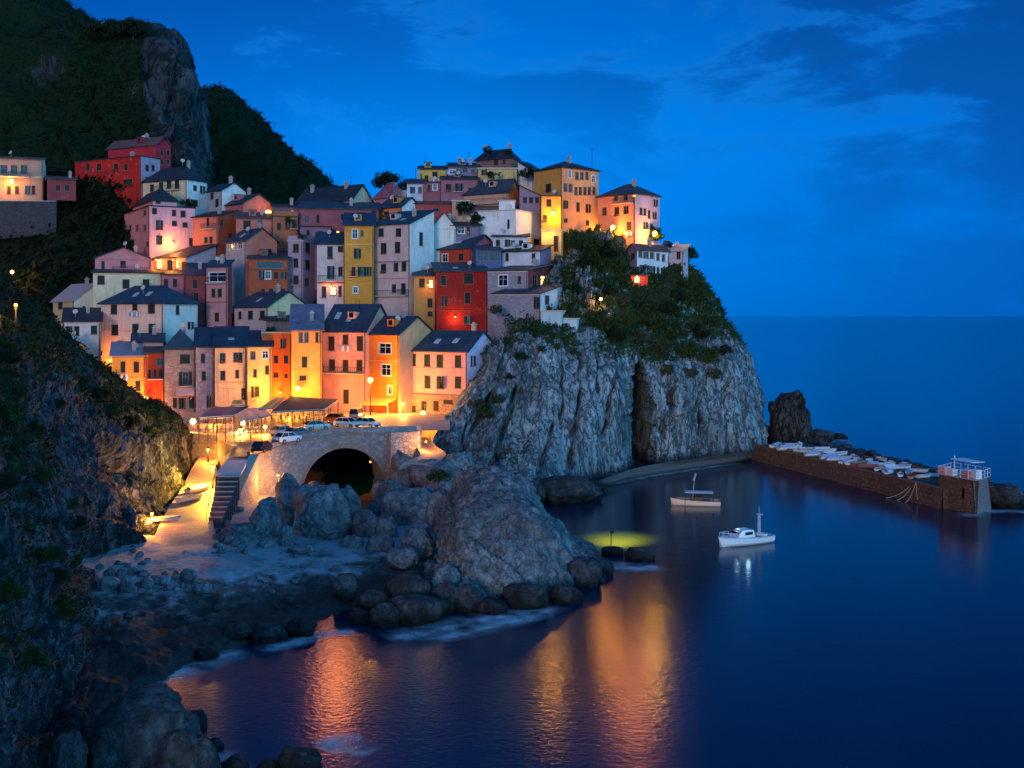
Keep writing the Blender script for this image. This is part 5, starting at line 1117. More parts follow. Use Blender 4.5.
# jambs of the arch
for x in (301, 385):
    i = min(range(n_), key=lambda k: abs(ppx(pts[k]) - x)); a = pts[i]; na = nrm2(i); b = a - na * TH; a2 = a + na * off
    wallm.poly([(a2.x, a2.y, 0), (b.x, b.y, 0), (b.x, b.y, 2.8), (a2.x, a2.y, 2.8)])
bridge = thing('stone_bridge', 'stone arched bridge carrying the piazza road over the dark channel', 'bridge', (0, 0, 0))
wallm.obj('wall', BM, bridge); ring.obj('arch_ring', masonry((.46, .34, .27), s=3.2, key='ring'), bridge); par.obj('parapet', BM, bridge)
i = min(range(n_), key=lambda k: abs(ppx(pts[k]) - 403)); a = pts[i]; na = nrm2(i); ang = math.atan2(-na.x, na.y) + math.pi
butt.box((a.x + na.x * .5, a.y + na.y * .5, 4.6), (4.2, 1.5, 9.6), 0, math.atan2(na.y, na.x) + math.pi / 2, .93); butt.obj('buttress', masonry((.4, .38, .38), s=1.4, key='butt'), bridge)
def wallrun(name, label, p0, p1, z0a, z1a, z0b, z1b, th, mat, cat='wall', cap=None):
    """free standing wall from p0 to p1; top z1a->z1b, foot z0a->z0b"""
    r = thing(name, label, cat, Vector((p0.x, p0.y, z0a))); o = Vector((p0.x, p0.y, z0a)); d = (p1 - p0); d.z = 0; L_ = d.length; d.normalize(); n = Vector((d.y, -d.x, 0)) * th
    m = MB(); A = p0 - o; B = p1 - o
    v = lambda p, z, k: Vector((p.x, p.y, z - o.z)) + n * k
    f, b = (v(A + Vector((0, 0, 0)), z0a, 0), v(B, z0b, 0), v(B, z1b, 0), v(A, z1a, 0)), (v(A, z0a, -1), v(B, z0b, -1), v(B, z1b, -1), v(A, z1a, -1))
    m.poly(f); m.poly(b[::-1]); m.poly([f[3], f[2], b[2], b[3]]); m.poly([f[1], b[1], b[2], f[2]]); m.poly([f[0], f[3], b[3], b[0]])
    m.obj('wall_body', mat, r)
    c = MB(); e = .08; h_ = .12
    c.poly([v(A, z1a + h_, e / th), v(B, z1b + h_, e / th), v(B, z1b + h_, -1 - e / th), v(A, z1a + h_, -1 - e / th)]); c.poly([v(A, z1a + .004, e / th), v(B, z1b + .004, e / th), v(B, z1b + h_, e / th), v(A, z1a + h_, e / th)])
    c.poly([v(B, z1b + .004, e / th), v(B, z1b + .004, -1 - e / th), v(B, z1b + h_, -1 - e / th), v(B, z1b + h_, e / th)]); c.obj('coping', cap or M_TRIM, r)
    return r
wallrun('retaining_wall', 'stone retaining wall carrying the lit restaurant terrace', Pz(168, 436.5, 8.7), Pz(216, 442, 8.4), 4.6, 9.3, 4.6, 9.2, .5, masonry((.3, .26, .24), s=1.6, key='ret'))
wallrun('retaining_wall', 'short stone retaining wall between restaurant terrace and orange lit ramp', Pz(216, 442, 8.4), Pz(232, 451, 8.0), 4.4, 9.1, 4.4, 8.6, .5, masonry((.3, .26, .24), s=1.6, key='ret'))
wallrun('wing_wall', 'sloping blue grey wing wall running down beside the stairs', Pz(250.5, 460, 7.85), Pz(229, 509, 3.4), 2.0, 8.4, 2.0, 4.4, .9, masonry((.36, .36, .38), s=1.5, key='wing'))
wallrun('retaining_wall', 'rough grey stone terrace wall under the arcaded villa, far left', P(-60, 201, 221.5), P(56, 200, 222.5), 38.5, 47.2, 40.5, 47.2, .6, masonry((.075, .07, .08), (.06, .055, .06), s=1.6, key='tw'))
# landing slab and stairs
m = MB(); z = 7.75
ld = thing('landing', 'pale concrete landing between orange lit ramp and stairs', 'landing', Pz(232, 465, z))
o = ld.location; cs = [Pz(215.5, 473, z), Pz(241, 473, z), Pz(250, 456.5, z), Pz(230, 456.5, z)]
m.slab([c - o for c in cs], .28); m.obj('slab', simple('pale_concrete', (.5, .46, .47), .8), ld)
m = MB(); a, b = Pz(217, 474, z) - o, Pz(229.5, 457.5, z) - o
m.poly([a + Vector((0, 0, -.28)), b + Vector((0, 0, -.28)), b + Vector((0, 0, -4)), a + Vector((0, 0, -4.3))][::-1]); m.obj('side_wall', masonry((.3, .27, .27), s=1.6, key='sw'), ld)
st_ = thing('staircase', 'stone staircase with dark risers below the pale landing', 'stairs', Pz(228, 475, 3.2)); o = st_.location; m = MB()
p0l, p0r = Pz(218, 473.8, z), Pz(239.5, 473.8, z); n2 = 9
for k in range(n2):
    zt = z - .3 - k * (4.0 / n2); fy = .42 * k
    l = Vector((p0l.x, p0l.y - fy, zt)); r = Vector((p0r.x - .10 * k, p0r.y - fy, zt)); c = (l + r) / 2 - o
    m.box((c.x, c.y + .1, c.z - 1.2), ((r - l).length, .5, 2.4), 0); m.box((c.x, c.y + .06, c.z + .03), ((r - l).length + .04, .56, .06), 1)
m.obj('steps', [simple('dark_riser', (.07, .055, .06), .9), simple('stair_tread', (.42, .36, .38), .8)], st_)
m = MB(); a, b = p0l - o, Vector((p0l.x, p0l.y - .42 * n2, z - 4.2)) - o
for k in range(6):
    q = a.lerp(b, k / 5) + Vector((-.12, 0, 0)); m.tube(q, q + Vector((0, 0, 1)), .03, 0, 5)
m.tube(a + Vector((-.12, 0, 1)), b + Vector((-.12, 0, 1)), .035, 0, 5); m.obj('handrail', M_IRON, st_)
# orange lit ramp strip (paving) from the piazza to the landing
rp = [[(229.5,456.2,7.95),(251,456.2,7.95)], [(233,448,8.35),(252,448,8.35)], [(234,441,8.85),(251,441,8.95)], [(236,436,9.08),(251,436,9.08)]]
patch('ramp', [zrow([(a, b, c + .02) for a, b, c in r]) for r in rp], 12, 20, M_SLIP)
# footpath on the rocks right of the bridge
fp = [[(398,470,5.6),(412,468,5.6),(424,470,5.6)], [(404,462,6.4),(420,462,6.4),(437,463,6.4)], [(420,455,6.9),(432,452,6.9),(446,454,6.9)], [(416,446,7.5),(426,444,7.5),(436,446,7.5)], [(414,438,8.4),(420,437,8.4),(430,438,8.4)]]
patch('footpath', [zrow(r) for r in fp], 30, 40, simple('path_earth', (.3, .24, .21), .9, 0, .4, 2), lambda p, u, v: .1 * fbm(p, 3))

# ---------------------------------------------------------------- awnings and canopies
def canopy(label, cs, z, zg, mat, cat='canopy', drop=.22, nr=3, postm=None, sag=.12, name='canopy'):
    """cs: front left, front right, back right, back left pixels"""
    p = [Pz(x, y, z) for x, y in cs]; c0 = sum(p, Vector()) / 4; c0.z = zg; r = thing(name, label, cat, c0)
    m = MB(); nx, ny = 6, 4
    for dz_ in (0, -.05):
        for i in range(nx):
            for j in range(ny):
                def q(i, j):
                    u_, v_ = i / nx, j / ny; a = p[0].lerp(p[1], u_); b = p[3].lerp(p[2], u_); w_ = a.lerp(b, v_)
                    return w_ + Vector((0, 0, .25 * v_ - sag * math.sin(math.pi * ((u_ * nr) % 1)) + dz_)) - c0
                f = [q(i, j), q(i + 1, j), q(i + 1, j + 1), q(i, j + 1)]; m.poly(f if dz_ == 0 else f[::-1])
    m.obj('cloth', mat, r)
    v = MB(); n = Vector((0, -.02, 0))
    for a, b in ((p[0], p[1]), (p[1], p[2]), (p[3], p[0])):
        v.poly([a - c0, b - c0, b - c0 - Vector((0, 0, drop)), a - c0 - Vector((0, 0, drop))])
    v.obj('valance', simple('pale_valance', (.6, .55, .5), .8), r)
    for i in range(nr + 1):
        for a, b in ((p[0], p[1]), (p[3], p[2])):
            q = a.lerp(b, i / nr) - c0; s = MB(); s.tube((q.x, q.y, 0), (q.x, q.y, q.z - .1), .06, 0, 6); s.obj('post', postm or M_WOOD, r)
    f = MB()
    for a, b in ((p[0], p[1]), (p[3], p[2]), (p[0], p[3]), (p[1], p[2])): f.tube(a - c0 - Vector((0, 0, .12)), b - c0 - Vector((0, 0, .12)), .05, 0, 5)
    f.obj('frame', M_IRON, r); return r
M_DCL = simple('dark_canvas', (.035, .022, .03), .8, 0, .2); 
def canvas(name, c):
    n = N(name); f = n.noise(n.coord(), 2, 4); cc = n.mix(f, sc(c, .85), sc(c, 1.1)); n.base(cc); n.rough(.8); t = n.add('ShaderNodeBsdfTranslucent'); n.L(cc, t.inputs[0]); mx = n.add('ShaderNodeMixShader'); mx.inputs[0].default_value = .45
    n.L(n.b.outputs[0], mx.inputs[1]); n.L(t.outputs[0], mx.inputs[2]); n.L(mx.outputs[0], n.out.inputs[0]); return n.m
M_PCL = canvas('pale_canvas', (.75, .6, .52)); M_GCL = canvas('grey_canvas', (.3, .22, .24))
M_YCL = canvas('yellow_canvas', (.85, .65, .2))
canopy('large dark restaurant canopy on the piazza, edged with a pale border', [(271, 411.5), (324, 409), (338, 400.5), (291, 397.5)], 12.2, 9.3, M_DCL, nr=5)
canopy('pale pink awning between the grey and the large dark canopy', [(240, 420), (271, 414.5), (262, 408.5), (236, 410.5)], 11.9, 9.2, M_PCL, nr=3)
canopy('grey canopy over the terrace tables beside the near cliff', [(199, 417.5), (234, 415), (250, 407.5), (214, 408)], 12.2, 9.1, M_GCL, nr=4)
canopy('small yellow awning tucked behind the large dark canopy', [(259, 408.5), (273, 407.5), (288, 398), (276, 398)], 12.2, 9.4, M_YCL, nr=2)
canopy('little cream parasol roof in front of the red brick foot of the row', [(231, 404.5), (243, 404.5), (242, 401), (233, 401)], 12.1, 9.5, M_YCL, nr=1)
# house awnings are parts of their houses
def awning(key, x0, x1, y0, y1, out_, mat):
    root, O, u, v, wA, dB, hh, top, zb = HOUSES[HI[key]]
    a = facept(HI[key], x0, y0, 'A', .02) - O; b = facept(HI[key], x1, y0, 'A', .02) - O; n = Vector((-v.x, -v.y, 0)) * out_; d = Vector((0, 0, (y1 - y0) / F * O.y))
    m = MB(); m.slab([a + n - d, b + n - d, b, a], .05); m.poly([a + n - d, b + n - d, b + n - d - Vector((0, 0, .3)), a + n - d - Vector((0, 0, .3))]); m.obj('awning', mat, root)
    if out_ > 1.2:
        m = MB()
        for q in (a, b): m.tube(q + n - d, Vector(((q + n).x, (q + n).y, 0)), .06, 0, 6)
        m.obj('awning_post', M_WHITE, root)
awning('h41', 371, 398, 398, 402.5, 2.2, M_YCL); awning('h44a', 176, 194, 387, 393, 1.1, simple('pink_canvas', (.7, .36, .34), .8, 0, .15))

# ---------------------------------------------------------------- breakwater
BW = masonry((.21, .105, .065), (.12, .06, .04), 1.3, 'brk')
bt = thing('breakwater', 'long brown stone breakwater running out from the headland to its tower', 'breakwater', (45, 160, 0)); o = bt.location
F0, F1 = Pz(760, 461, 0), Pz(943, 508.8, 0); F0 = F0 + (F0 - F1) * .04
d = (F1 - F0); L_ = d.length; dn = d.normalized(); sn = Vector((-dn.y, dn.x, 0)); zt = 2.5; wd = 9.5
wm, dk, cp = MB(), MB(), MB(); ns = 60
for i in range(ns):
    a, b = F0 + dn * (L_ * i / ns), F0 + dn * (L_ * (i + 1) / ns)
    wv = lambda p: p + sn * (.12 * noise.noise(p * .3))
    a, b = wv(a), wv(b); bat = -sn * .35
    A0, B0 = a + bat - Vector((0, 0, 1)) - o, b + bat - Vector((0, 0, 1)) - o; A1, B1 = a + Vector((0, 0, zt)) - o, b + Vector((0, 0, zt)) - o
    wm.poly([A0, B0, B1, A1]); wm.poly([A0 + bat * .8 + Vector((0, 0, .2)), B0 + bat * .8 + Vector((0, 0, .2)), B0 + bat * .6 + Vector((0, 0, 1.35)), A0 + bat * .6 + Vector((0, 0, 1.35))], 0)
    wm.poly([A0 + bat * .6 + Vector((0, 0, 1.35)), B0 + bat * .6 + Vector((0, 0, 1.35)), B0 + Vector((0, 0, 1.36)), A0 + Vector((0, 0, 1.36))], 0)
    dk.poly([A1 - Vector((0, 0, .05)), B1 - Vector((0, 0, .05)), B1 + sn * wd - Vector((0, 0, .05)), A1 + sn * wd - Vector((0, 0, .05))])
    C0 = A1 + sn * wd; C1 = B1 + sn * wd; wm.poly([C1, C0, C0 + sn * .5 + Vector((0, 0, -zt - 1)), C1 + sn * .5 + Vector((0, 0, -zt - 1))])
    cp.poly([A1 + Vector((0, 0, .1)) - sn * .06, B1 + Vector((0, 0, .1)) - sn * .06, B1 + Vector((0, 0, .1)) + sn * .45, A1 + Vector((0, 0, .1)) + sn * .45]); cp.poly([A1 - sn * .06 - Vector((0, 0, .08)), B1 - sn * .06 - Vector((0, 0, .08)), B1 + Vector((0, 0, .1)) - sn * .06, A1 + Vector((0, 0, .1)) - sn * .06])
    cp.poly([B1 + sn * .45 - Vector((0, 0, .05)), A1 + sn * .45 - Vector((0, 0, .05)), A1 + sn * .45 + Vector((0, 0, .1)), B1 + sn * .45 + Vector((0, 0, .1))])
a1 = F1 - o; wm.poly([a1, a1 + sn * wd, a1 + sn * wd + Vector((0, 0, zt)), a1 + Vector((0, 0, zt))][::-1]); a0 = F0 - o; wm.poly([a0, a0 + sn * wd, a0 + sn * wd + Vector((0, 0, zt)), a0 + Vector((0, 0, zt))])
wm.obj('wall', BW, bt); dk.obj('deck', simple('wet_stone_deck', (.035, .028, .028), .8, 0, .5, 1.5), bt); cp.obj('coping', simple('brown_coping', (.2, .11, .07), .8, 0, .3), bt)
# tower at its head
tw = thing('breakwater_tower', 'squat masonry tower with a dark opening at the end of the breakwater', 'tower', Pz(965, 512, 0)); o2 = tw.location
T0 = Pz(940, 508, 0) - o2; TL, TW = (F1 - Pz(940, 508, 0)).length + 3.2, 7.0
m = MB(); c0 = Pz(937, 506.5, 0) - o2; c1 = Pz(976.5, 515, 0) - o2; c2 = Pz(992, 509.5, 0) - o2; c3 = c0 + (c2 - c1); zt2 = 4.1
def fr(p, q, z0, z1, ins=.35, hole=None, mi=0):
    n = (q - p).normalized(); inn = Vector((-n.y, n.x, 0)) * ins
    P0, P1, P2, P3 = p + Vector((0, 0, z0)), q + Vector((0, 0, z0)), q + inn + Vector((0, 0, z1)), p + inn + Vector((0, 0, z1))
    if not hole: m.poly([P0, P1, P2, P3], mi); return
    def bi(u_, v_): return P0.lerp(P1, u_).lerp(P3.lerp(P2, u_), v_)
    us = [0, hole[0], hole[1], 1]; vs = [0, hole[2], hole[3], 1]
    for i in range(3):
        for j in range(3):
            if i == 1 and j == 1: continue
            m.poly([bi(us[i], vs[j]), bi(us[i + 1], vs[j]), bi(us[i + 1], vs[j + 1]), bi(us[i], vs[j + 1])], mi)
    dd_ = Vector((-n.y, n.x, 0)) * .7; h = [bi(us[1], vs[1]), bi(us[2], vs[1]), bi(us[2], vs[2]), bi(us[1], vs[2])]
    for k in range(4): m.poly([h[k], h[(k + 1) % 4], h[(k + 1) % 4] + dd_, h[k] + dd_], mi)
    m.poly([q_ + dd_ for q_ in h], 2)
fr(c0, c1, -1, zt2, .4, (.5, .66, .5, .76)); fr(c1, c2, -1, zt2, .4, None, 1); fr(c2, c3, -1, zt2, .4); fr(c3, c0, -1, zt2, .4)
m.obj('wall', [BW, masonry((.2, .2, .22), s=1.6, key='twr'), M_DARK], tw)
m = MB(); i4 = (c0 + c2) / 2; shr = lambda p: p + (i4 - p) * .06
m.slab([shr(c) + Vector((0, 0, zt2 + .01)) for c in (c0, c1, c2, c3)], .05); m.obj('platform', M_TRIM, tw)
m = MB(); q = [shr(c) + Vector((0, 0, zt2)) for c in (c0, c1, c2, c3)]
for a, b in zip(q, q[1:] + q[:1]):
    for k in range(6):
        p_ = a.lerp(b, k / 5); m.tube(p_, p_ + Vector((0, 0, 1)), .035, 0, 5)
    m.tube(a + Vector((0, 0, 1)), b + Vector((0, 0, 1)), .04, 0, 5); m.tube(a + Vector((0, 0, .5)), b + Vector((0, 0, .5)), .03, 0, 5)
m.obj('railing', M_WHITE, tw)
m = MB(); p_ = i4 + Vector((0, 0, zt2)) - (c1 - c0).normalized() * 1.6; m.tube(p_, p_ + Vector((0, 0, 2.3)), .05, 0, 6); m.obj('flag_pole', M_WHITE, tw)
# things on the tower: crates, a bench awning
def crate(label, pos, sz, col, rz=0, grp='gear stored on the breakwater'):
    r = thing('gear_box', label, 'box', pos, rz, grp); m = MB(); m.box((0, 0, sz[2] / 2), sz); m.obj('box_body', simple('box_paint', col, .6), r)
    m = MB(); m.box((0, 0, sz[2] + .05), (sz[0] + .08, sz[1] + .08, .1)); m.box((0, -sz[1] / 2 - .02, sz[2] * .7), (.25, .04, .1)); m.obj('lid', M_WHITE, r)
for lab, k1, k2, sz, col in (('pink gear box at the near left corner of the tower platform', .12, .15, (1.3, .9, .9), (.8, .3, .3)), ('white gear box next to the pink one on the tower', .3, .2, (1.2, .8, .7), (.7, .7, .75)),
                             ('red gear box on the seaward half of the tower platform', .7, .25, (1.0, .8, .9), (.7, .15, .15)), ('white locker at the outer corner of the tower platform', .88, .3, (.9, .8, 1.0), (.75, .75, .8))):
    p_ = o2 + c0 + (c1 - c0) * k1 + (c3 - c0) * k2 + Vector((0, 0, zt2 + .02)); crate(lab, p_, sz, col, math.atan2(dn.y, dn.x))
r = thing('sun_shelter', 'thin flat sun shelter on posts on top of the breakwater tower', 'shelter', o2 + i4 + (c1 - c0).normalized() * .5 + Vector((0, 0, zt2 + .01)), math.atan2(dn.y, dn.x)); m = MB(); m.box((0, 0, 1.9), (4.0, 1.9, .08)); m.obj('shelter_roof', M_WHITE, r)
for sx in (-1.8, 1.8):
    for sy in (-.8, .8):
        m = MB(); m.tube((sx, sy, 0), (sx, sy, 1.86), .04, 0, 5); m.obj('post', M_IRON, r)
# mooring lines falling from the breakwater
for i, (x0, y0, x1, y1) in enumerate(((915, 481, 886, 498), (915, 481, 897, 500), (916, 482, 905, 503), (916, 482, 918, 503))):
    m = MB(); a = Pz(x0, y0, 2.55); b = Pz(x1, y1, .05)
    prev = a
    for k in range(1, 9):
        q = a.lerp(b, k / 8) - Vector((0, 0, .5 * math.sin(math.pi * k / 8))); m.tube(prev, q, .045, 0, 5); prev = q
    tag(m.obj('mooring_rope', simple('rope', (.45, .36, .26), .9)), ['leftmost', 'second', 'third', 'rightmost'][i] + ' of the pale mooring ropes hanging down the breakwater wall', 'rope', 'mooring ropes on the breakwater')
# ---------------------------------------------------------------- lamps
WARM = (1.0, .34, .045); YELW = (1.0, .43, .03); WHT = (1.0, .62, .25); LK = LAMP_K
def light(parent, loc, e, col, r=.25, name='lamp_light'):
    d = bpy.data.lights.new(name, 'POINT'); d.energy = e * LK; d.color = col; d.shadow_soft_size = r
    return link(name, d, parent, loc)
def wall_lamp(label, p, e, col=WARM, r=.28, group='wall lamps', off=(0, -.5, 0), gl=30):
    t = thing('wall_lamp', label, 'lamp', p, 0, group); m = MB(); m.tube((0, .5, .25), (0, 0, .25), .03, 0, 5); m.tube((0, 0, .25), (0, 0, .12), .12, 0, 8, .18); m.obj('bracket', M_IRON, t)
    m = MB(); m.ball((0, 0, 0), r, 0, 2); m.smooth = True; m.obj('globe', emit('lamp_globe', col, gl), t)
    light(t, (off[0], off[1] - r, off[2] - r), e, col, .3); return t
def street_lamp(label, p, h, e, col=WARM, r=.26, group='street lamps', gl=34):
    t = thing('street_lamp', label, 'street lamp', p, 0, group); m = MB(); m.tube((0, 0, 0), (0, 0, .5), .12, 0, 8, .09); m.tube((0, 0, .5), (0, 0, h - .3), .06, 0, 8, .045); m.tube((0, 0, h - .3), (0, 0, h - .2), .14, 0, 8)
    m.obj('pole', M_IRON, t); m = MB(); m.ball((0, 0, h), r, 0, 2, 1.15); m.smooth = True; m.obj('lantern', emit('lamp_globe', col, gl), t)
    m = MB(); m.tube((0, 0, h + r), (0, 0, h + r + .16), .2, 0, 8, .03); m.obj('cap', M_IRON, t)
    light(t, (0, -.35 - r, h - .3), e * 1.5, col, .3); return t
def fp_(k, x, y, f='A', off=.55): return facept(HI[k], x, y, f, off)
wall_lamp('bright yellow lamp on the glowing wall left of the tall orange house', fp_('h31a', 553, 214, 'A', .8), 1250, YELW, .4)
wall_lamp('yellow lamp at the foot of the big pale wall, beside the pale yellow house', fp_('h30', 520, 243, 'B', 1.3), 520, YELW, .14, gl=14)
wall_lamp('yellow lamp above the tall brown window of the pale yellow house', fp_('h31', 548, 233, 'A', .9), 380, YELW, .15, gl=14)
wall_lamp('orange lamp at the foot of the tall salmon house, near the bushes', fp_('h33', 619, 228, 'A', 1.8), 2400, WARM, .42)
wall_lamp('yellow lamp at the pink corner of the rightmost skyline house', fp_('h33', 648, 234, 'B', 1.6), 2400, YELW, .45)
wall_lamp('small lamp between the tall orange and the tall salmon house', fp_('h32', 596, 231, 'B', .8), 900, YELW, .22)
wall_lamp('orange lamp beside the doorway of the little red lean-to', fp_('h34c', 637, 277, 'A', .6), 160, WARM, .16)
wall_lamp('lamp glowing on the lower wall of the tall pink house', fp_('h6', 171, 243, 'B', .7), 1100, WARM, .2, gl=20)
wall_lamp('bright orange lamp on the gable of the coral pink house, upper left of the town', fp_('h14', 262, 214, 'B', 2.2), 4200, WARM, .6)
wall_lamp('small lamp on the dark red house front above the white parasol', fp_('h37', 455, 317, 'A', .5), 220, WARM, .12, gl=16)
wall_lamp('small lamp under the eaves of the yellow corner house', fp_('h37y', 428, 285, 'A', .5), 120, WARM, .1, gl=12)
wall_lamp('orange lamp over the terrace of the arcaded villa, far left', fp_('terrace', 12, 182, 'A', 1.0), 1300, WARM, .45)
wall_lamp('lamp at the foot of the broad red house', fp_('red', 78, 191, 'A', .9) + Vector((-.6, -1, 0)), 500, WARM, .3)
wall_lamp('right hand lamp of the lit loggia', fp_('h8', 177, 260, 'A', .9), 380, WARM, .12, gl=16)
wall_lamp('left hand lamp of the lit loggia', fp_('h8', 160, 260, 'A', .9), 380, WARM, .12, gl=16)
wall_lamp('big star bright lamp on the stone ground storey of the pink shuttered house', fp_('h40b', 429, 413, 'A', 1.6), 4200, WARM, .42)
wall_lamp('glowing lamp at the foot of the two orange houses above the dark canopy', fp_('h42a', 298, 388, 'A', 1.6), 1900, YELW, .35)
wall_lamp('lamp on the yellow end house of the long row', fp_('h44d', 262, 386, 'A', 1.4), 900, YELW, .14, gl=14)
wall_lamp('lamp on the narrow burnt orange house', fp_('h43', 280, 392, 'A', .8), 800, WARM, .14, gl=14)
wall_lamp('lamp on the small yellow gabled house by the near cliff', fp_('h47', 66, 362, 'A', .8), 380, YELW, .14, gl=14)
wall_lamp('lamp low on the big cream house with the hipped roof', fp_('h46', 112, 360, 'A', .9), 800, WARM, .12, gl=10)
wall_lamp('lamp on the low lilac house behind the near cliff', fp_('h51', 36, 326, 'A', .7), 300, WARM, .2)
wall_lamp('lamp beside the lit door under the pinkish white balcony house', fp_('h20', 331, 286, 'A', .6), 120, WARM, .1, gl=12)
street_lamp('street lamp at the corner between the pink and the vivid orange house', Pz(371, 416, 9.4) + Vector((0, -.6, 0)), 5.3, 4600, YELW, .36)
street_lamp('left of the two bright street lamps before the orange lamplit house', Pz(127, 411, 9.4), 3.4, 2200, YELW, .34)
street_lamp('right of the two bright street lamps before the small red house', Pz(146, 414, 9.3), 2.4, 1500, WARM, .3)
street_lamp('lamp burning at the left end of the restaurant terrace by the near cliff', Pz(193, 434, 8.9), 1.6, 1700, WARM, .36)
street_lamp('lamp shining under the front edge of the pale pink awning', Pz(243, 432, 9.0), 1.3, 900, WHT, .26)
street_lamp('lamp on the piazza between awning and the white parked cars', Pz(265, 434, 9.1), .9, 900, WARM, .22)
street_lamp('added lamp under the left half of the large dark canopy', Pz(288, 417, 9.35), 1.9, 1300, WARM, .16)  # added lamp, warms the square from under the canopy
street_lamp('added lamp under the right half of the large dark canopy', Pz(318, 411, 9.4), 1.9, 1300, WARM, .16)  # second lamp added under this canopy for a warmer square
street_lamp('added lamp under the grey canopy of the terrace', Pz(214, 425, 9.1), 1.9, 1000, WARM, .16)  # extra lamp added to brighten the terrace
street_lamp('added low lamp beside the yellow awning of the vivid orange house', Pz(403, 414, 9.5), 1.5, 1400, WARM, .16)  # added to light this side of the square
street_lamp('lamp at the head of the orange ramp', Pz(240, 437, 9.0), .8, 700, YELW, .22)
street_lamp('lone street lamp on the dark valley slope at the far left', on('town_hillside', 13, 292)[0], 3.9, 900, WARM, .3)
g0, _ = on('headland', 600, 303); street_lamp('small orange lamp on the scrubby headland path', g0 + Vector((0, -.7, 0)), 1.1, 420, WARM, .22)
g0, _ = on('near_cliff', 8, 322); street_lamp('lamp hidden in the bushes on top of the near cliff', g0 + Vector((.5, .6, 0)), 1.2, 260, WARM, .12, gl=8)
street_lamp('low lamp at the foot of the near cliff beside the slipway', Pz(152, 530, 2.9), 1.6, 1500, WARM, .14, gl=14)
street_lamp('low lamp on the slipway edge under the pale landing', Pz(213, 488, 4.8), 2.4, 6500, (1, .45, .04), .14, gl=20)
street_lamp('added low lamp in the boat gully behind the slipway', Pz(208, 462, 6.1), 1.5, 650, WARM, .16, gl=18)  # added lamp that warms the boat gully
wall_lamp('lamp on the outer wall of the bridge over the pebbly hollow', Pz(282, 476, 5.6) + Vector((0, -2.2, .4)), 2200, WARM, .12, gl=10)
wall_lamp('lamp inside the bridge arch, throwing orange on its right wall', Pz(374, 466, 4.2) + Vector((-1, 4.0, 0)), 500, WARM, .1, gl=8)
wall_lamp('lamp on the bridge end wall above the footpath rocks', Pz(424, 441, 8.2) + Vector((.3, -.8, 0)), 700, WARM, .12, gl=10)
# added spot on a short stake on the islet, lights the painted water glow
t = thing('added_spot', 'added spot lamp on the black islet rock, aimed at the sea', 'added_spot', Pz(611, 553, .3)); m = MB(); m.tube((0, 0, 0), (0, 0, 2.2), .05, 0, 6); m.tube((0, 0, 2.2), (.15, .5, 2.05), .16, 0, 8, .22); m.obj('added_spot_head', M_IRON, t)
d = bpy.data.lights.new('added_spot_beam', 'SPOT'); d.energy = 5000 * SPOT_K; d.color = (1, .9, .03); d.spot_size = R(95); d.spot_blend = 1; d.shadow_soft_size = .1
s = link('added_spot_beam', d, t, (.2, .7, 2.1)); tgt = Pz(613, 540, 0) - t.location; s.rotation_euler = (tgt - Vector((.2, .7, 2.1))).to_track_quat('-Z', 'Y').to_euler()

def added_flood(label, p, tgt, e, col):  # added lights, made up to cast the orange reflections on the bay
    t = thing('added_flood', label, 'added_flood', p, 0, 'added lights turned to the bay'); m = MB(); m.tube((0, 0, -1.6), (0, 0, 0), .05, 0, 6); m.box((0, 0, 0), (.5, .3, .35)); m.obj('added_flood_housing', M_IRON, t)
    m = MB(); m.box((0, -.17, 0), (.4, .03, .26)); m.obj('lens', emit('lamp_globe', col, 6), t)
    d = bpy.data.lights.new('added_flood_beam', 'SPOT'); d.energy = e; d.color = col; d.spot_size = R(15); d.spot_blend = 1; d.shadow_soft_size = 2.6
    s_ = link('added_flood_beam', d, t, (0, -2.6, .3)); s_.rotation_euler = (tgt - p).to_track_quat('-Z', 'Y').to_euler()
added_flood('added light on the roof edge of the pinkish white balcony house, aimed at the cove', P(338, 232, 190), Pz(338, 690, 0), 6500, (1, .25, .06))
added_flood('added light on the roof corner of the tall salmon house, aimed at the bay', P(634, 196, 200), Pz(640, 660, 0), 3800, (1, .25, .06))
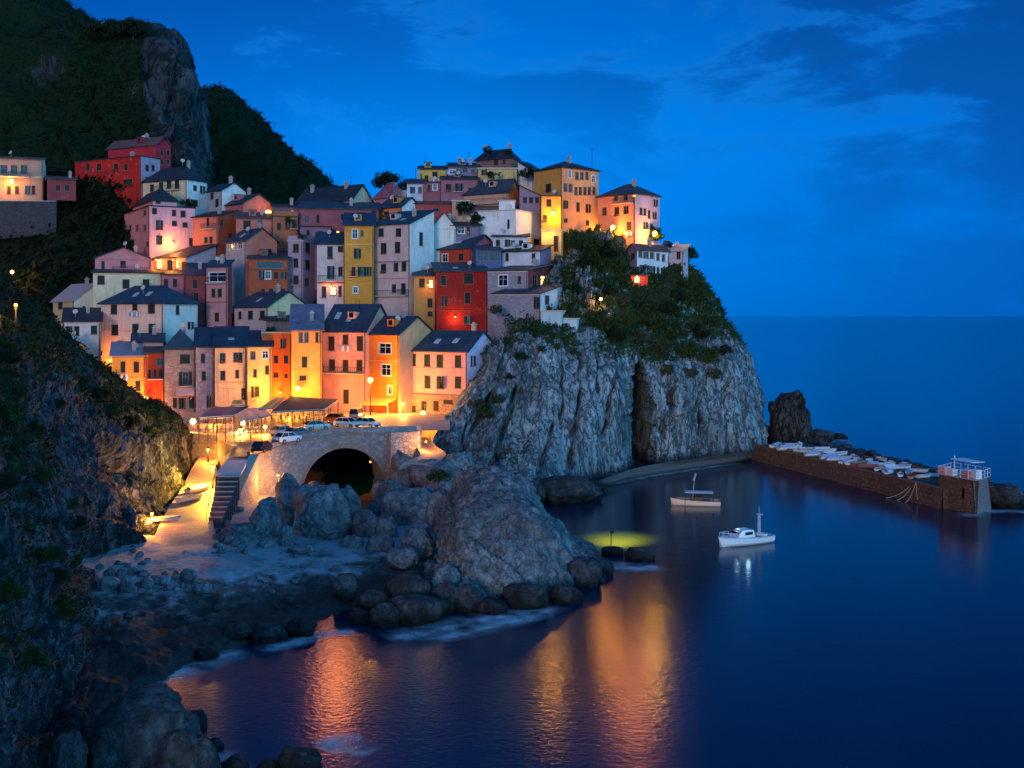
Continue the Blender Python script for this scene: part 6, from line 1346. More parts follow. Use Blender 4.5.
# ---------------------------------------------------------------- cars
def paint(c):
    k = ('paint', c)
    if k in MATS: return MATS[k]
    n = N('car_paint'); f = n.noise(n.coord(), 3, 3); n.base(n.mix(f, sc(c, .9), sc(c, 1.05))); n.rough(.3); n.b.inputs['Coat Weight'].default_value = .5; MATS[k] = n.m; return n.m
def make_car(label, loc, rz, col, van=False):
    t = thing('parked_car', label, 'car', loc, rz, 'cars parked on the piazza'); L_, W_ = (4.2, 1.72)
    st = [(-2.1, .45, .62), (-2.05, .35, .86), (-1.2, .28, .95), (-.5, .28, .96), (1.0, .28, .98), (1.9, .3, .98), (2.08, .36, .85), (2.1, .45, .7)]
    m = MB(); sec = []
    for x, zl, zh in st:
        w_ = W_ / 2 * (1 - .12 * abs(x / 2.1) ** 4); sec.append([(x, -w_, zl), (x, -w_ * 1.02, (zl + zh) / 2), (x, -w_ * .92, zh), (x, w_ * .92, zh), (x, w_ * 1.02, (zl + zh) / 2), (x, w_, zl)])
    for a, b in zip(sec, sec[1:]):
        for k in range(6): m.poly([a[k], a[(k + 1) % 6], b[(k + 1) % 6], b[k]][::-1])
    m.poly(sec[0]); m.poly(sec[-1][::-1]); m.obj('body', paint(col), t)
    x0, x1, x2, x3, zr = (-1.15, -.45, 1.15, 1.85, 1.46) if not van else (-1.5, -1.0, 1.8, 2.0, 1.75); zb0 = .95
    lo = [(x0, -.78, zb0), (x3, -.78, zb0), (x3, .78, zb0), (x0, .78, zb0)]; hi = [(x1, -.62, zr), (x2, -.62, zr), (x2, .62, zr), (x1, .62, zr)]
    m = MB()
    for k in range(4): m.poly([lo[k], lo[(k + 1) % 4], hi[(k + 1) % 4], hi[k]])
    m.obj('window_glass', M_GLASS, t)
    m = MB(); m.slab([(x1 - .03, -.64, zr + .04), (x2 + .03, -.64, zr + .04), (x2 + .03, .64, zr + .04), (x1 - .03, .64, zr + .04)], .05)
    for a, b in zip(lo, hi): m.tube(a, b, .035, 0, 5)
    for sy in (-1, 1): m.tube(((lo[0][0] + lo[1][0]) / 2, sy * .78, zb0), ((hi[0][0] + hi[1][0]) / 2, sy * .63, zr), .035, 0, 5)
    m.obj('roof', paint(col), t)
    for sx in (-1.3, 1.3):
        for sy in (-.8, .8):
            m = MB(); m.tube((sx, sy - .1, .31), (sx, sy + .1, .31), .31, 0, 14); w_ = m.obj('wheel', simple('tyre_rubber', (.015, .015, .015), .8), t)
            m = MB(); y = sy + (.105 if sy > 0 else -.105); m.tube((sx, y - .01, .31), (sx, y + .01, .31), .18, 0, 10); m.obj('rim', simple('rim_metal', (.4, .4, .42), .4, .8), w_)
    for sy in (-.6, .6):
        m = MB(); m.box((-2.08, sy, .7), (.08, .3, .14)); m.obj('headlight', M_WHITE, t); m = MB(); m.box((2.09, sy, .75), (.06, .24, .14)); m.obj('tail_light', simple('tail_red', (.4, .01, .01), .4), t)
    m = MB(); m.box((-2.12, 0, .42), (.1, 1.5, .16)); m.box((2.12, 0, .42), (.1, 1.5, .16)); m.obj('bumper', M_IRON, t)
    t.scale = (.84, .84, .86)
    return t
def pzc(x, y, z, dz=.03): return Pz(x, y, z) + Vector((0, 0, dz))
for lab, x, y, z, rz, c, v in (
 ('black car with a pale reflecting rear window, at the head of the bridge', 262, 452, 8.55, 262, (.012, .012, .016), False),
 ('white car nearest the bridge parapet, left group', 287, 443, 9.02, 235, (.75, .75, .78), False),
 ('dark blue car parked between two pale cars of the left group', 297, 438, 9.12, 236, (.05, .07, .13), False),
 ('silver car, rear of the left group beside the restaurant tables', 283, 436, 9.15, 238, (.55, .56, .6), False),
 ('small white car alone between the left and right groups', 316, 430.5, 9.32, 215, (.75, .72, .68), False),
 ('white car on the left of the right group, facing the parapet', 347, 427.5, 9.47, 152, (.8, .78, .75), False),
 ('white car at the right end of the right group', 367, 427.5, 9.47, 150, (.8, .78, .75), False),
 ('cream van standing behind the two white cars', 357, 419, 9.5, 262, (.6, .45, .3), True),
 ('dark red car half hidden behind the left white car of the right group', 338, 423, 9.42, 160, (.2, .03, .02), False)):
    make_car(lab, pzc(x, y, z), R(rz), c, v)

# ---------------------------------------------------------------- small boats
def boat_mesh(Lb=4.4, B=1.7, Hh=.75, mirror=False):
    m = MB(); n = 12; outer = []; inner = []
    for i in range(n + 1):
        t = i / n; x = -Lb / 2 + Lb * t; w_ = B / 2 * (1 - max(0, (t - .35) / .65) ** 2.3) * (.86 + .14 * min(1, t / .3)); sh = Hh * (1 + .28 * t * t); kx = x - (.25 if i == n else 0)
        w_ = max(w_, .02)
        outer.append([(x, -w_, sh), (kx, -w_ * .86, sh * .45), (kx, -w_ * .35, .04), (kx, w_ * .35, .04), (kx, w_ * .86, sh * .45), (x, w_, sh)])
        wi = max(w_ - .07, .01); inner.append([(x * .97, -wi, sh), (x * .95, -wi * .8, .3), (x * .95, wi * .8, .3), (x * .97, wi, sh)])
    for a, b in zip(outer, outer[1:]):
        for k in range(5): m.poly([a[k], b[k], b[k + 1], a[k + 1]])
    m.poly(outer[0][::-1]); hull = m
    d = MB()
    for a, b in zip(inner, inner[1:]):
        for k in range(3): d.poly([a[k], a[k + 1], b[k + 1], b[k]], 0)
    d.poly(inner[0])
    rim = MB()
    for s_ in (0, -1):
        for a, b in zip(outer, outer[1:]): rim.tube(a[s_], b[s_], .05, 0, 5)
    rim.tube(outer[0][0], outer[0][-1], .05, 0, 5)
    return hull, d, rim
def make_boat(label, loc, rz, hc, ic, group, Lb=4.4, cover=None, motor=True, cat='boat', sc_=1.0):
    t = thing('rowing_boat', label, cat, loc, rz, group); h, d, r = boat_mesh(Lb, Lb * .38, Lb * .16)
    h.obj('hull', simple('hull_paint', hc, .4, 0, .15), t); d.obj('inner_hull', simple('inner_hull_paint', ic, .6, 0, .25), t); r.obj('gunwale', simple('gunwale_paint', sc(hc, .6), .5), t)
    if cover:
        m = MB(); nx = 7
        for i in range(nx):
            a, b = -Lb * .42 + Lb * .62 * i / nx, -Lb * .42 + Lb * .62 * (i + 1) / nx; f = lambda x: Lb * .165 * (1 + .28 * ((x + Lb / 2) / Lb) ** 2)
            for y0, y1, h0, h1 in ((-1, 0, 0, .28), (0, 1, .28, 0)): m.poly([(a, y0 * Lb * .17, f(a) + h0), (b, y0 * Lb * .17, f(b) + h0), (b, y1 * Lb * .17, f(b) + h1), (a, y1 * Lb * .17, f(a) + h1)])
        m.obj('cover', simple('boat_cover', cover, .7, 0, .2), t)
    else:
        for x in (-.22, .06, .26):
            m = MB(); m.box((x * Lb, 0, Lb * .12), (.26, Lb * .3 * (1 - max(0, x) * 1.0), .05)); m.obj('thwart', M_WOOD, t)
    if motor:
        m = MB(); m.box((-Lb / 2 - .12, 0, Lb * .2), (.3, .3, .42), 0, 0, .8); m.tube((-Lb / 2 - .12, 0, Lb * .15), (-Lb / 2 - .14, 0, -.1), .06, 0, 6); m.obj('outboard_motor', M_IRON, t)
    return t
WB = (.72, .74, .78)
for lab, x, y, z, rz, hc, ic, cv in (
 ('pale boat pulled up in the lit slipway, nearest of three at the near cliff', 192, 500, 4.15, 55, WB, (.6, .55, .4), None),
 ('second pale boat in the slipway row, behind the nearest', 197, 491, 4.5, 58, (.75, .7, .6), (.5, .45, .3), (.7, .65, .5)),
 ('farthest pale boat of the slipway row', 202, 483, 4.75, 60, (.75, .72, .66), (.5, .45, .35), None),
 ('white boat lying under the landing on the right of the slipway', 210, 494, 4.7, 80, (.8, .8, .75), (.6, .55, .4), (.7, .7, .6)),
 ('long pale boat drawn up behind the slipway, beside the ramp wall', 206, 466, 6.4, 60, (.8, .76, .6), (.6, .5, .3), None),
 ('dark boat among the stones of the gully', 200, 459, 6.0, 20, (.07, .06, .07), (.05, .04, .04), None),
 ('red boat in the gully behind the white one', 210, 475, 5.5, 5, (.45, .1, .05), (.3, .1, .05), None),
 ('small grey boat on the sand beside the low lamp at the cliff foot', 168, 521, 3.35, 15, (.5, .48, .45), (.3, .28, .25), None),
 ('yellowish boat at the back of the gully under the retaining wall', 214, 457, 7.0, 35, (.7, .55, .2), (.5, .4, .15), (.75, .6, .3)),
 ('second dark boat in the gully next to the retaining wall', 206, 451, 6.5, 70, (.12, .09, .08), (.1, .08, .05), None)):
    ga = on('slipway', x, y)[0]; gb = on('beach', x, y)[0]; da = math.dist(proj(ga), (x, y)); db = math.dist(proj(gb), (x, y)); gg = ga if da < 2.5 else gb
    make_boat(lab, Vector((gg.x, gg.y, max(gg.z, gb.z) + .04)), R(rz), hc, ic, 'boats drawn up by the slipway', 2.8 if y > 500 else 3.3, cv, motor=y < 470)
bo_ = random.Random(3); G6 = 'boats stored on the breakwater'
protos = [None] * 4; k = 0
ang = math.atan2(dn.y, dn.x)
BT = []
for i in range(19):
    t_ = .1 + .72 * i / 18
    for q in ((1.6,) if i % 2 else (1.4, 3.6, 5.6)):
        BT.append((t_ + bo_.uniform(-.008, .008), q + bo_.uniform(-.2, .4)))
BT += [(.44, 7.6), (.50, 7.9), (.56, 7.6), (.62, 7.9), (.68, 7.6), (.74, 7.9), (.8, 7.7)]
cols = [((.72, .74, .8), (.5, .55, .65), (.35, .45, .7)), ((.78, .78, .82), (.6, .6, .62), None), ((.7, .72, .76), (.4, .45, .5), (.75, .76, .8)), ((.3, .1, .08), (.3, .2, .18), None)]
for i, (t_, q) in enumerate(sorted(BT)):
    p_ = F0 + dn * (L_B if False else (F1 - F0).length * t_) + sn * q; p_.z = 2.5; kk = i % 4; rz = ang + R(90) + R(bo_.uniform(-75, 75)) if q < 7 else ang + R(bo_.uniform(-12, 12))
    lab = 'small %s boat stored on the %s side of the breakwater deck' % (('blue covered white', 'open white', 'pale covered', 'rust red')[kk], 'seaward' if q > 6 else 'harbour')
    if protos[kk] is None: protos[kk] = make_boat(lab, p_, rz, *cols[kk][:2], G6, 3.3, cols[kk][2], motor=False)
    else: k_ = bo_.uniform(.6, 1.1); dup(protos[kk], p_, rz, lab, scale=(k_, k_, k_))
# two boats afloat
def cabin_boat(label, loc, rz, Lb, hc, stripe, kind, cat='boat'):
    t = thing('motor_boat', label, cat, loc, rz, 'boats afloat in the bay'); h, d, r = boat_mesh(Lb, Lb * .34, Lb * .15)
    h.obj('hull', simple('hull_paint', hc, .35, 0, .1), t); d.obj('inner_hull', simple('inner_hull_paint', (.35, .33, .32), .6), t); r.obj('gunwale', simple('gunwale_paint', stripe, .5), t)
    m = MB(); zs = Lb * .16
    if kind == 'awning':
        fp4 = [(-.36, -.13), (.2, -.13), (.2, .13), (-.36, .13)]
        m.slab([(a * Lb, b * Lb, zs + 1.0) for a, b in fp4], .08); m.obj('sun_awning', simple('awning_cloth', (.5, .52, .6), .7), t)
        for a, b in fp4: p_ = MB(); p_.tube((a * Lb, b * Lb, .4), (a * Lb, b * Lb, zs + .95), .035, 0, 5); p_.obj('awning_post', M_IRON, t)
        m = MB(); m.box((-.05 * Lb, 0, zs + .15), (Lb * .2, Lb * .2, .5)); m.obj('engine_box', M_WOOD, t)
        for s_ in (-1, 1):
            m = MB(); m.box((-.1 * Lb, s_ * .1 * Lb, zs - .1), (Lb * .42, .35, .12)); m.obj('bench', M_WOOD, t)
        m = MB(); m.tube((.05 * Lb, 0, zs), (-.0 * Lb, 0, zs + 3.4), .07, 0, 6, .04); m.tube((.03 * Lb, 0, zs + 2.4), (-.02 * Lb, 0, zs + 3.3), .16, 0, 6, .13); m.obj('mast_with_furled_sail', simple('furled_sail', (.25, .27, .34), .8), t)
        m = MB(); m.box((.42 * Lb, 0, zs + .12), (.5, .3, .25)); m.obj('bow_cleat', M_IRON, t)
    else:
        m = MB(); lo = [(-.12 * Lb, -.13 * Lb, zs), (.22 * Lb, -.1 * Lb, zs), (.22 * Lb, .1 * Lb, zs), (-.12 * Lb, .13 * Lb, zs)]; hi = [(-.1 * Lb, -.11 * Lb, zs + .75), (.1 * Lb, -.09 * Lb, zs + .75), (.1 * Lb, .09 * Lb, zs + .75), (-.1 * Lb, .11 * Lb, zs + .75)]
        for k in range(4): m.poly([lo[k], lo[(k + 1) % 4], hi[(k + 1) % 4], hi[k]], 0)
        m.poly(hi, 0); cb = m.obj('cabin', simple('cabin_paint', (.6, .68, .75), .4), t)
        m = MB(); m.box((.165 * Lb, 0, zs + .45), (.04, Lb * .16, .35)); m.box((.0, -.122 * Lb, zs + .45), (Lb * .14, .04, .3)); m.box((.0, .122 * Lb, zs + .45), (Lb * .14, .04, .3)); m.obj('cabin_window', M_GLASS, cb)
        m = MB(); m.slab([(.22 * Lb, -.14 * Lb, zs + .02), (.46 * Lb, -.03 * Lb, zs + .14), (.46 * Lb, .03 * Lb, zs + .14), (.22 * Lb, .14 * Lb, zs + .02)], .06); m.obj('foredeck', simple('foredeck_paint', (.6, .7, .8), .5), t)
        m = MB(); m.box((-.3 * Lb, 0, zs + 1.1), (.12, .34, 2.0)); m.box((-.31 * Lb, 0, zs + 2.15), (.35, .6, .1)); m.tube((-.3 * Lb, 0, zs + 2.1), (-.3 * Lb, 0, zs + 3.0), .03, 0, 5); m.obj('signal_mast', simple('mast_paint', (.4, .43, .55), .6), t)
        m = MB(); m.box((-.36 * Lb, 0, zs - .05), (.5, 1.1, .3)); m.obj('stern_bench', M_WHITE, t)
        m = MB()
        for s_ in (-1, 1):
            m.tube((.2 * Lb, s_ * .13 * Lb, zs + .5), (.45 * Lb, s_ * .03 * Lb, zs + .65), .03, 0, 5)
            for q in (.2, .33, .45): m.tube((q * Lb, s_ * (.13 - (q - .2) * .4) * Lb, zs), (q * Lb, s_ * (.13 - (q - .2) * .4) * Lb, zs + .5 + (q - .2) * .6), .025, 0, 5)
        m.obj('bow_rail', M_WHITE, t)
        light(t, (-.05 * Lb, -1.5, zs + 1.0), 26, (.5, .9, 1.0), .2, 'deck_light'); light(t, (.1 * Lb, 1.5, zs + 1.0), 18, (.5, .8, 1.0), .2, 'deck_light')
    return t
cabin_boat('white wooden boat afloat with a flat grey awning and a leaning furled mast', Pz(695, 505, 0) + Vector((0, 0, -.3)), R(172), 6.3, (.8, .6, .55), (.12, .1, .1), 'awning')
cabin_boat('white motor boat glowing pale blue with an upright mast at its stern', Pz(744, 544, 0) + Vector((0, 0, -.28)), R(208), 6.8, (.75, .85, .9), (.3, .5, .7), 'cabin')

# ---------------------------------------------------------------- restaurant tables and chairs on the piazza
def make_table(label, loc, rz):
    t = thing('restaurant_table', label, 'table', loc, rz, 'restaurant tables'); m = MB(); m.box((0, 0, .73), (.85, .85, .05)); m.obj('tabletop', simple('tablecloth', (.7, .55, .4), .8), t)
    m = MB(); m.slab([(-.45, -.45, .76), (.45, -.45, .76), (.45, .45, .76), (-.45, .45, .76)], .02); 
    m = MB(); m.tube((0, 0, 0), (0, 0, .7), .05, 0, 6); m.box((0, 0, .03), (.5, .5, .05)); m.obj('table_leg', M_IRON, t); return t
def make_chair(label, loc, rz):
    t = thing('chair', label, 'chair', loc, rz, 'restaurant chairs'); m = MB(); m.box((0, 0, .45), (.45, .45, .05)); m.obj('seat', M_WOOD, t); m = MB(); m.box((0, .22, .72), (.45, .04, .48)); m.obj('backrest', M_WOOD, t)
    for a in (-.18, .18):
        for b in (-.18, .18): m = MB(); m.tube((a, b, 0), (a, b, .45), .025, 0, 4); m.obj('leg', M_WOOD, t)
    return t
tb = ch = None; zones = [('under the large dark canopy', (276, 338), (412, 420)), ('under the pale pink awning', (243, 268), (422, 430)), ('under the grey canopy by the near cliff', (202, 234), (421, 430))]
for zn, (xa, xb), (ya, yb) in zones:
    for i in range(int((xb - xa) / 9)):
        for j in range(2):
            x = xa + 4 + i * 9 + bo_.uniform(-1, 1); y = ya + (yb - ya) * j + bo_.uniform(-.6, .6); g0 = on('piazza', x, y)[0] + Vector((0, 0, .01))
            if zn.startswith('under the large') and y > 415 and x > 318: y -= 5
            L1 = 'restaurant table ' + zn; tb_ = make_table(L1, g0, 0) if tb is None else dup(tb, g0, bo_.uniform(0, 1), L1); tb = tb or tb_
            for s_ in (-1, 1):
                a_ = bo_.uniform(-.4, .4); L2 = 'wooden restaurant chair ' + zn; pos = g0 + Vector((s_ * .75, .1 * s_, 0)); rz = a_ + (R(-90) if s_ > 0 else R(90))
                c_ = make_chair(L2, pos, rz) if ch is None else dup(ch, pos, rz, L2); ch = ch or c_

# ---------------------------------------------------------------- aerials and dishes on roofs
def aerial(label, x, y, D, hh_=2.4):
    p = P(x, y, D); t = thing('roof_aerial', label, 'aerial', p, 0, 'television aerials'); m = MB(); m.tube((0, 0, 0), (0, 0, hh_), .04, 0, 5)
    m.tube((-.5, 0, hh_ - .2), (.5, 0, hh_ - .2), .025, 0, 4)
    for k in range(5): m.tube((-.5 + .25 * k, -.25, hh_ - .2), (-.5 + .25 * k, .25, hh_ - .2), .02, 0, 4)
    m.obj('antenna_rods', M_IRON, t)
def roofz(key, fs, ft):
    root, O, u, v, wA, dB, hh, top, zb = HOUSES[HI[key]]; p = O + u * (wA * fs) + v * (dB * ft); p.z = zb + top(wA * fs, dB * ft) - .05; return p
def aer(key, lab, fs=.4, ft=.5, h_=2.2):
    p = roofz(key, fs, ft); q = proj(p); aerial(lab, q[0], q[1], p.y, h_)
aer('h32', 'tall aerial on the roof of the tall orange house', .1, .9, 4.0); aer('h26', 'aerial on the small yellow skyline house', .8, .6, 2.6); aer('h28', 'aerial on the highest house', .7, .5, 1.6)
aer('h24a', 'aerial on the long violet house', .2, .5, 2.6); aer('h27a', 'aerial on the blue grey attic house', .3, .6, 2.6); aer('h25b', 'aerial on the tiny white house', .5, .5, 2.2)
aer('red', 'aerial on the broad red house', .5, .4, 1.6); aer('h33', 'aerial on the rightmost skyline house', .9, .5, 1.2); aer('h46', 'aerial on the big hipped cream house', .5, .5, 1.2); aer('h42b', 'aerial on the pink half of the double house', .4, .4, 1.4)
for key, fs, ft in (('h46', .35, .22), ('h46', .55, .2), ('h42b', .8, .25), ('h42b', .5, .2), ('h41', .5, .25), ('h40', .6, .2), ('h40', .3, .22), ('h44c', .5, .35), ('h35', .6, .22), ('h35', .3, .22), ('h49', .5, .2), ('h22', .4, .3), ('h37', .6, .3), ('h12', .5, .2), ('h8', .5, .3)):
    root, O, u, v, wA, dB, hh, top, zb = HOUSES[HI[key]]; p0 = u * (wA * fs) + v * (dB * ft); 
    def tp_(a, b): return u * (wA * fs + a) + v * (dB * ft + b) + Vector((0, 0, top(min(max(wA * fs + a, .1), wA - .1), dB * ft + b) + .07))
    m = MB(); q = [tp_(-.45, -.4), tp_(.45, -.4), tp_(.45, .5), tp_(-.45, .5)]; m.slab(q, .12); m.obj('skylight', [simple('skylight_glass', (.4, .45, .5), .25)], root)
# ---------------------------------------------------------------- vegetation
def leafmat(name, dark, light, s=1.6):
    n = N(name); v = n.geo(); a = n.noise(v, s, 4, .7); b = n.noise(v, s * 5, 2, .6)
    c = n.mix(n.ramp(a, [(.35, (0, 0, 0)), (.65, (1, 1, 1))]), dark, light); c = n.mix(n.math('MULTIPLY', b, .6), c, sc(dark, .6))
    n.base(c); n.rough(.7); n.b.inputs['Specular IOR Level'].default_value = .12; return n.m
M_LEAF = leafmat('bush_leaves', (.012, .028, .008), (.06, .11, .03)); M_LEAFD = leafmat('dark_leaves', (.006, .012, .006), (.025, .045, .015))
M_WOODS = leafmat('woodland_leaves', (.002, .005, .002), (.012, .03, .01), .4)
M_LEAFY = leafmat('dry_leaves', (.03, .035, .015), (.1, .1, .05))
M_BARK = simple('bark', (.05, .035, .025), .9)
def leaf_cloud(seed, nclump, per, rad, ls, flat=.75, spread=.33):
    """vertices/faces of a ragged crown: clumps of leaf quads through a lumpy volume"""
    r = random.Random(seed); V = []; Fc = []
    for c in range(nclump):
        while True:
            d = Vector((r.uniform(-1, 1), r.uniform(-1, 1), r.uniform(-.55, 1)))
            if d.length < 1 and d.length > .35: break
        cc = Vector((d.x * rad, d.y * rad, d.z * rad * flat)) * (1 + .25 * noise.noise(d * 2 + Vector((seed, 0, 0))))
        cr = rad * spread * r.uniform(.6, 1.25)
        for k in range(per):
            o = Vector((r.gauss(0, 1), r.gauss(0, 1), r.gauss(0, .8))); o = o.normalized() * cr * r.uniform(.5, 1.1); p = cc + o
            n = (o.normalized() + Vector((r.gauss(0, .5), r.gauss(0, .5), r.gauss(0, .5)))).normalized(); a = n.orthogonal().normalized(); a.rotate(Matrix.Rotation(r.uniform(0, 6.28), 3, n)); b = n.cross(a); s_ = ls * r.uniform(.6, 1.4)
            i = len(V); V += [tuple(p - a * s_), tuple(p - b * s_ * .45), tuple(p + a * s_), tuple(p + b * s_ * .45)]; Fc.append((i, i + 1, i + 2, i + 3))
    return V, Fc
LM = {}
def leafmesh(seed, nclump, per, rad, ls, flat, mat, spread=.33):
    k = (seed, nclump, per, rad, ls, flat, mat.name, spread)
    if k not in LM:
        V, Fc = leaf_cloud(seed, nclump, per, rad, ls, flat, spread); me = bpy.data.meshes.new('foliage'); me.from_pydata(V, [], Fc); me.materials.append(mat); me.update(); LM[k] = me
    return LM[k]
def stems(seed, r_, h_):
    k = ('stem', seed, r_, h_)
    if k not in LM:
        rr = random.Random(seed); m = MB()
        for i in range(7):
            a = rr.uniform(0, 6.28); q = Vector((math.cos(a), math.sin(a), 0)) * r_ * rr.uniform(.3, .7); m.tube((0, 0, -.4), (q.x * .5, q.y * .5, h_ * .5), .07, 0, 5, .05); m.tube((q.x * .5, q.y * .5, h_ * .5), (q.x, q.y, h_ * .95), .05, 0, 5, .02)
        LM[k] = m.mesh('stem', [M_BARK])
    return LM[k]
def bush(label, p, r_, group, mat=None, kind=0, flat=.75, near=False, cat='bush'):
    mat = mat or M_LEAF; seed = rng.randrange(1, 5) + kind * 10; t = thing('bush', label, cat, p, rng.uniform(0, 6.28), group)
    me = leafmesh(seed, 46 if near else 26, 70 if near else 34, 1.0, .075 if near else .12, flat, mat)
    f = link('foliage', me, t, (0, 0, r_ * flat * .5)); f.scale = (r_,) * 3; s_ = link('stem', stems(seed, .8, .8), t, (0, 0, 0)); s_.scale = (r_,) * 3; return t
def tree(label, p, h, cr, group=None, mat=None, flat=.7, seed=1, lean=0):
    t = thing('tree', label, 'tree', p, 0, group); r = random.Random(seed); m = MB(); top = Vector((lean, 0, h - cr * flat)); m.tube((0, 0, -.5), top * .55, .09 * h / 4, 0, 8, .06 * h / 4); m.tube(top * .55, top, .06 * h / 4, 0, 8, .04 * h / 4)
    for i in range(8):
        a = r.uniform(0, 6.28); b = top * r.uniform(.5, .95); m.tube(b, b + Vector((math.cos(a) * cr * .7, math.sin(a) * cr * .7, cr * r.uniform(.2, .7))), .04 * h / 4, 0, 5, .015)
    m.obj('trunk', M_BARK, t); c = link('crown', leafmesh(seed + 30, 34, 60, 1.0, .09, flat, mat or M_LEAFD, .3), t, tuple(top)); c.scale = (cr,) * 3; return t
# headland bushes: (px, py, radius px, description)
hb = [(590,243,17,'big dark bush against the foot of the tall orange house'),(575,240,12,'round bush left of the big one under the orange house'),(606,250,14,'dark bush right below the orange wall lamps'),(618,262,12,'bush between the orange wall lamps and the white windowed house'),
(600,262,12,'hanging bush in the middle of the thicket below the orange house'),(584,258,10,'low bush on the bank below the round bush'),(625,276,9,'bush left of the little red lean-to'),(650,304,10,'bush right under the little red lean-to'),(664,303,10,'bush below the balcony of the white windowed house'),
(684,292,12,'dark bush on the headland brow, outermost'),(694,282,12,'bush standing against the sky at the headland edge'),(676,290,8,'bush beside the small lilac house'),(700,298,9,'ragged bush on the skyline edge below the outermost'),
(604,318,13,'leafy green bush right of the turquoise block house'),(594,312,9,'bush just under the small orange path lamp'),(617,332,12,'bush on the lip of the pale cliff, left part'),(632,318,11,'bush on the slope right of the path lamp'),(640,335,12,'brownish bush above the cave cleft'),
(655,318,14,'broad bush in the middle of the headland slope'),(668,305,11,'bush under the brow, centre right of the slope'),(676,328,13,'bush right of the broad middle bush'),(660,345,12,'bush over the right edge of the cave cleft'),(685,345,14,'big low bush on the right part of the slope'),
(700,330,11,'bush on the right part of the slope below the skyline'),(706,352,12,'bush low on the right, above the ribbed rock'),(690,368,10,'bush hanging lowest on the ribbed right rock'),(712,318,8,'small bush on the right skyline edge, upper'),(722,345,9,'small bush on the right skyline edge, lower'),
(716,372,8,'last small bush down the right flank'),(670,370,8,'small bush in the rocks right of the cleft'),(585,300,7,'small bush on the pale rock by the turquoise block'),(572,285,8,'small bush under the pale yellow house'),(576,348,6,'little bush under the turquoise block house'),
(560,345,5,'little bush at the foot of the turquoise bastion'),(540,346,5,'weedy bush at the foot of the stone lean-to'),(520,352,7,'weedy bush on the strata below the stone house'),(487,408,11,'green bush on the slanting strata, above the big rocks'),(478,398,8,'upper bush on the slanting strata'),
(497,395,7,'small bush right on the slanting strata'),(508,372,6,'thin bush high on the slanting strata'),(645,350,8,'brown bush right at the top of the cleft'),(627,300,8,'bush left of the broad middle bush, higher'),(640,300,8,'bush between red lean-to and slope'),(610,290,8,'bush above the path lamp'),(598,280,8,'bush in rocks high above the path lamp')]
for i, (x, y, r_, lab) in enumerate(hb):
    p, n = on('headland', x, y + r_ * .45); bush(lab, p - Vector((0, 0, .2)), r_ / F * p.y * .95, 'bushes on the headland', [M_LEAF, M_LEAFD, M_LEAF, M_LEAFY][(i * 7) % 4 if i > 13 else (i % 3 == 2) * 1], near=r_ > 10)
tree('small wind bent tree behind the tall salmon house, at the headland edge', P(655, 247, 206), 3.4, 1.7, 'trees', seed=4)
tree('little tree on the terrace wall beside the small lilac house', P(667, 250, 202), 1.6, 1.0, 'trees', seed=7)
tree('slim tree against the sky right of the small lilac house', on('headland', 690, 268)[0], 4.0, 1.7, 'trees', seed=5)
tree('round dark umbrella tree on the skyline above the patched red roof', P(386, 192, 224), 3.8, 2.9, 'trees', flat=.55, seed=6); tree('low dark tree right of the umbrella tree', P(404, 194, 224), 2.6, 1.9, 'trees', flat=.6, seed=8)
tree('dark creeper bush tree on the highest house terrace', P(528, 184, 214.5), 3.2, 1.6, 'trees', seed=9)
tree('small potted tree on the overgrown terrace', P(464, 217, 202), 2.8, 1.6, 'trees', seed=2)
bush('rooftop greenery crowning the highest house, left', P(488, 153, 220), 1.1, 'roof terrace plants', M_LEAFD); bush('rooftop greenery crowning the highest house, right', P(509, 154, 219), .9, 'roof terrace plants', M_LEAFD)
bush('green plant mass by the railing below the peach loggia', P(478, 220, 202), 1.3, 'roof terrace plants', M_LEAFD); bush('plant mass on the terrace at the mustard yellow house', P(494, 177, 215), 1.2, 'roof terrace plants', M_LEAFD)
bush('creeper growing on the front of the rough stone lean-to house', P(496, 312, 172), 1.0, 'roof terrace plants', M_LEAFY)
bush('potted plants on the brownish rooftop room', P(270, 333, 175), .9, 'roof terrace plants'); bush('flowering pots along the parapet of the rust orange house', P(288, 221, 202), .7, 'roof terrace plants'); bush('flowers hanging over the roof terrace of the tall lilac house', P(302, 238, 193.2), .8, 'roof terrace plants', M_LEAFY)
bush('green trellis plant at the white side wall under the cream hipped house', P(188, 208, 212), 1.5, 'roof terrace plants', M_LEAFD)
for i, (x, lab) in enumerate(((97, 'leftmost'), (107, 'middle'), (120, 'right'), (131, 'rightmost'))):
    p, n = on('near_mountain', x, 38); tree(lab + ' of the dark trees on the mountain crest', p + Vector((0, 0, -1)), 5.5 + i % 2, 3.6, 'trees on the mountain crest', flat=.7, seed=11 + i)
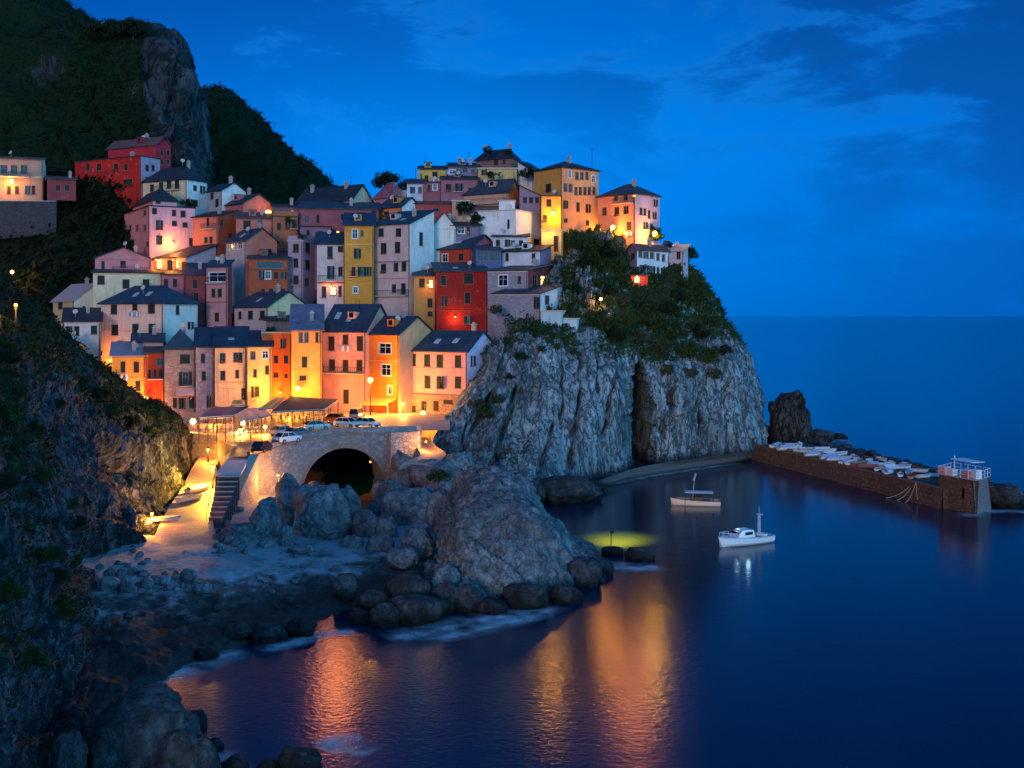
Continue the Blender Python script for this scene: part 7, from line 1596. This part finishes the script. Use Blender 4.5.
# near cliff bushes
nb = [(8,352,18,'dark bush at the picture edge on top of the near cliff'),(6,325,12,'lamplit bush at the very top of the near cliff'),(30,340,12,'small bush on the crest of the near cliff, far left'),(96,392,16,'dark bush on the crest by the yellow gabled house'),(84,380,10,'smaller bush left of the one on the crest'),
(112,408,14,'bush on the crest below the two bright street lamps'),(132,418,12,'dry bush on the crest right of the street lamps'),(148,428,9,'low bush near the tip of the near cliff crest'),(8,410,22,'bush at the picture edge, upper near cliff'),(38,424,10,'small bush in the upper near cliff'),
(40,472,16,'spiky green bush hanging in the middle of the near cliff'),(70,500,9,'bush beside the spiky one'),(6,480,14,'bush at the picture edge, middle near cliff'),(46,552,16,'green bush on the lower middle of the near cliff'),(64,605,20,'large dark bush at the foot of the near cliff'),(60,575,14,'bush above the large dark one'),
(10,590,20,'bush at the picture edge, lower near cliff'),(28,655,22,'ragged bush low on the near cliff'),(80,520,10,'small bush at the right edge of the near cliff'),(75,560,9,'bush in the crevice by the beach'),(20,385,12,'bush half way up the near cliff'),(60,400,8,'tuft bush high on the near cliff')]
for i, (x, y, r_, lab) in enumerate(nb):
    p, n = on('near_cliff', x, y + r_ * .4); bush(lab, p + n * .1 - Vector((0, 0, .15)), r_ / F * p.y * .8, 'bushes on the near cliff', M_LEAF if i % 3 else M_LEAFD, near=True)
p = Pz(440, 476, 5.2); bush('bright green grass tuft on the rocks below the footpath', p + Vector((0, -1.0, -.2)), 1.3, 'rock tufts', M_LEAF, flat=.5)
# scrub: uncountable ground cover
def scrub(name, pt, count, size, wfn, mat, seed, up=.6, clump=6):
    G, nr, veg = PATCH[pt]; r = random.Random(seed); nv_, nu_ = veg.shape; V = []; Fc = []; c = 0; tries = 0
    while c < count and tries < count * 12:
        tries += 1; j = r.randrange(1, nv_ - 1); i = r.randrange(1, nu_ - 1)
        p = Vector(G[j, i]); n = Vector(nr[j, i]); 
        w_ = wfn(p, n, veg[j, i], j / nv_, i / nu_)
        if r.random() > w_: continue
        c += 1; s0 = size * r.uniform(.5, 1.4)
        for k in range(clump):
            q = p + Vector((r.gauss(0, s0), r.gauss(0, s0), abs(r.gauss(0, s0 * up)))) ; nn = Vector((r.gauss(0, 1), r.gauss(0, 1), r.gauss(.5, .7))).normalized(); a = nn.orthogonal(); b = nn.cross(a); s_ = s0 * r.uniform(.3, .6); i0 = len(V)
            V += [tuple(q - a * s_), tuple(q - b * s_ * .5), tuple(q + a * s_), tuple(q + b * s_ * .5)]; Fc.append((i0, i0 + 1, i0 + 2, i0 + 3))
    me = bpy.data.meshes.new(name); me.from_pydata(V, [], Fc); me.materials.append(mat); o = link(name, me); tag(o, kind='stuff'); return o
def on_screen(p): 
    x, y = proj(p) if p.y > 5 else (-999, 0); return -30 < x < 1050 and -30 < y < 800
o = scrub('headland_scrub', 'headland', 4500, .36, lambda p, n, v, a, b: (on_screen(p) and .42 < a < .95) * max(0, min(1, (v - .25) * 2.2)), M_LEAF, 1)
tag(o, 'low green scrub covering the headland slope above the cliff', 'scrub')
o = scrub('cliff_scrub', 'near_cliff', 5200, .22, lambda p, n, v, a, b: (on_screen(p) and a < .85) * max(0, min(1, (v - .3) * 2)), M_LEAFD, 2)
tag(o, 'dark low scrub clinging to the near cliff', 'scrub')
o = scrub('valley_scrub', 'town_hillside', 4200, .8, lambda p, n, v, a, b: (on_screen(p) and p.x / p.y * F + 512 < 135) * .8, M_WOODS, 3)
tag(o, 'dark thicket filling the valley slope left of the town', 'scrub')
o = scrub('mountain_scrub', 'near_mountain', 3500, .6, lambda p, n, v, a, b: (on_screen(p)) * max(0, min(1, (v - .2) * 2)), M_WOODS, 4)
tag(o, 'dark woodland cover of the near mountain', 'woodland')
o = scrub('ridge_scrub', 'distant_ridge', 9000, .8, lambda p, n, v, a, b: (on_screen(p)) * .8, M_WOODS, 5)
tag(o, 'dark woodland on the ridge behind the town', 'woodland')
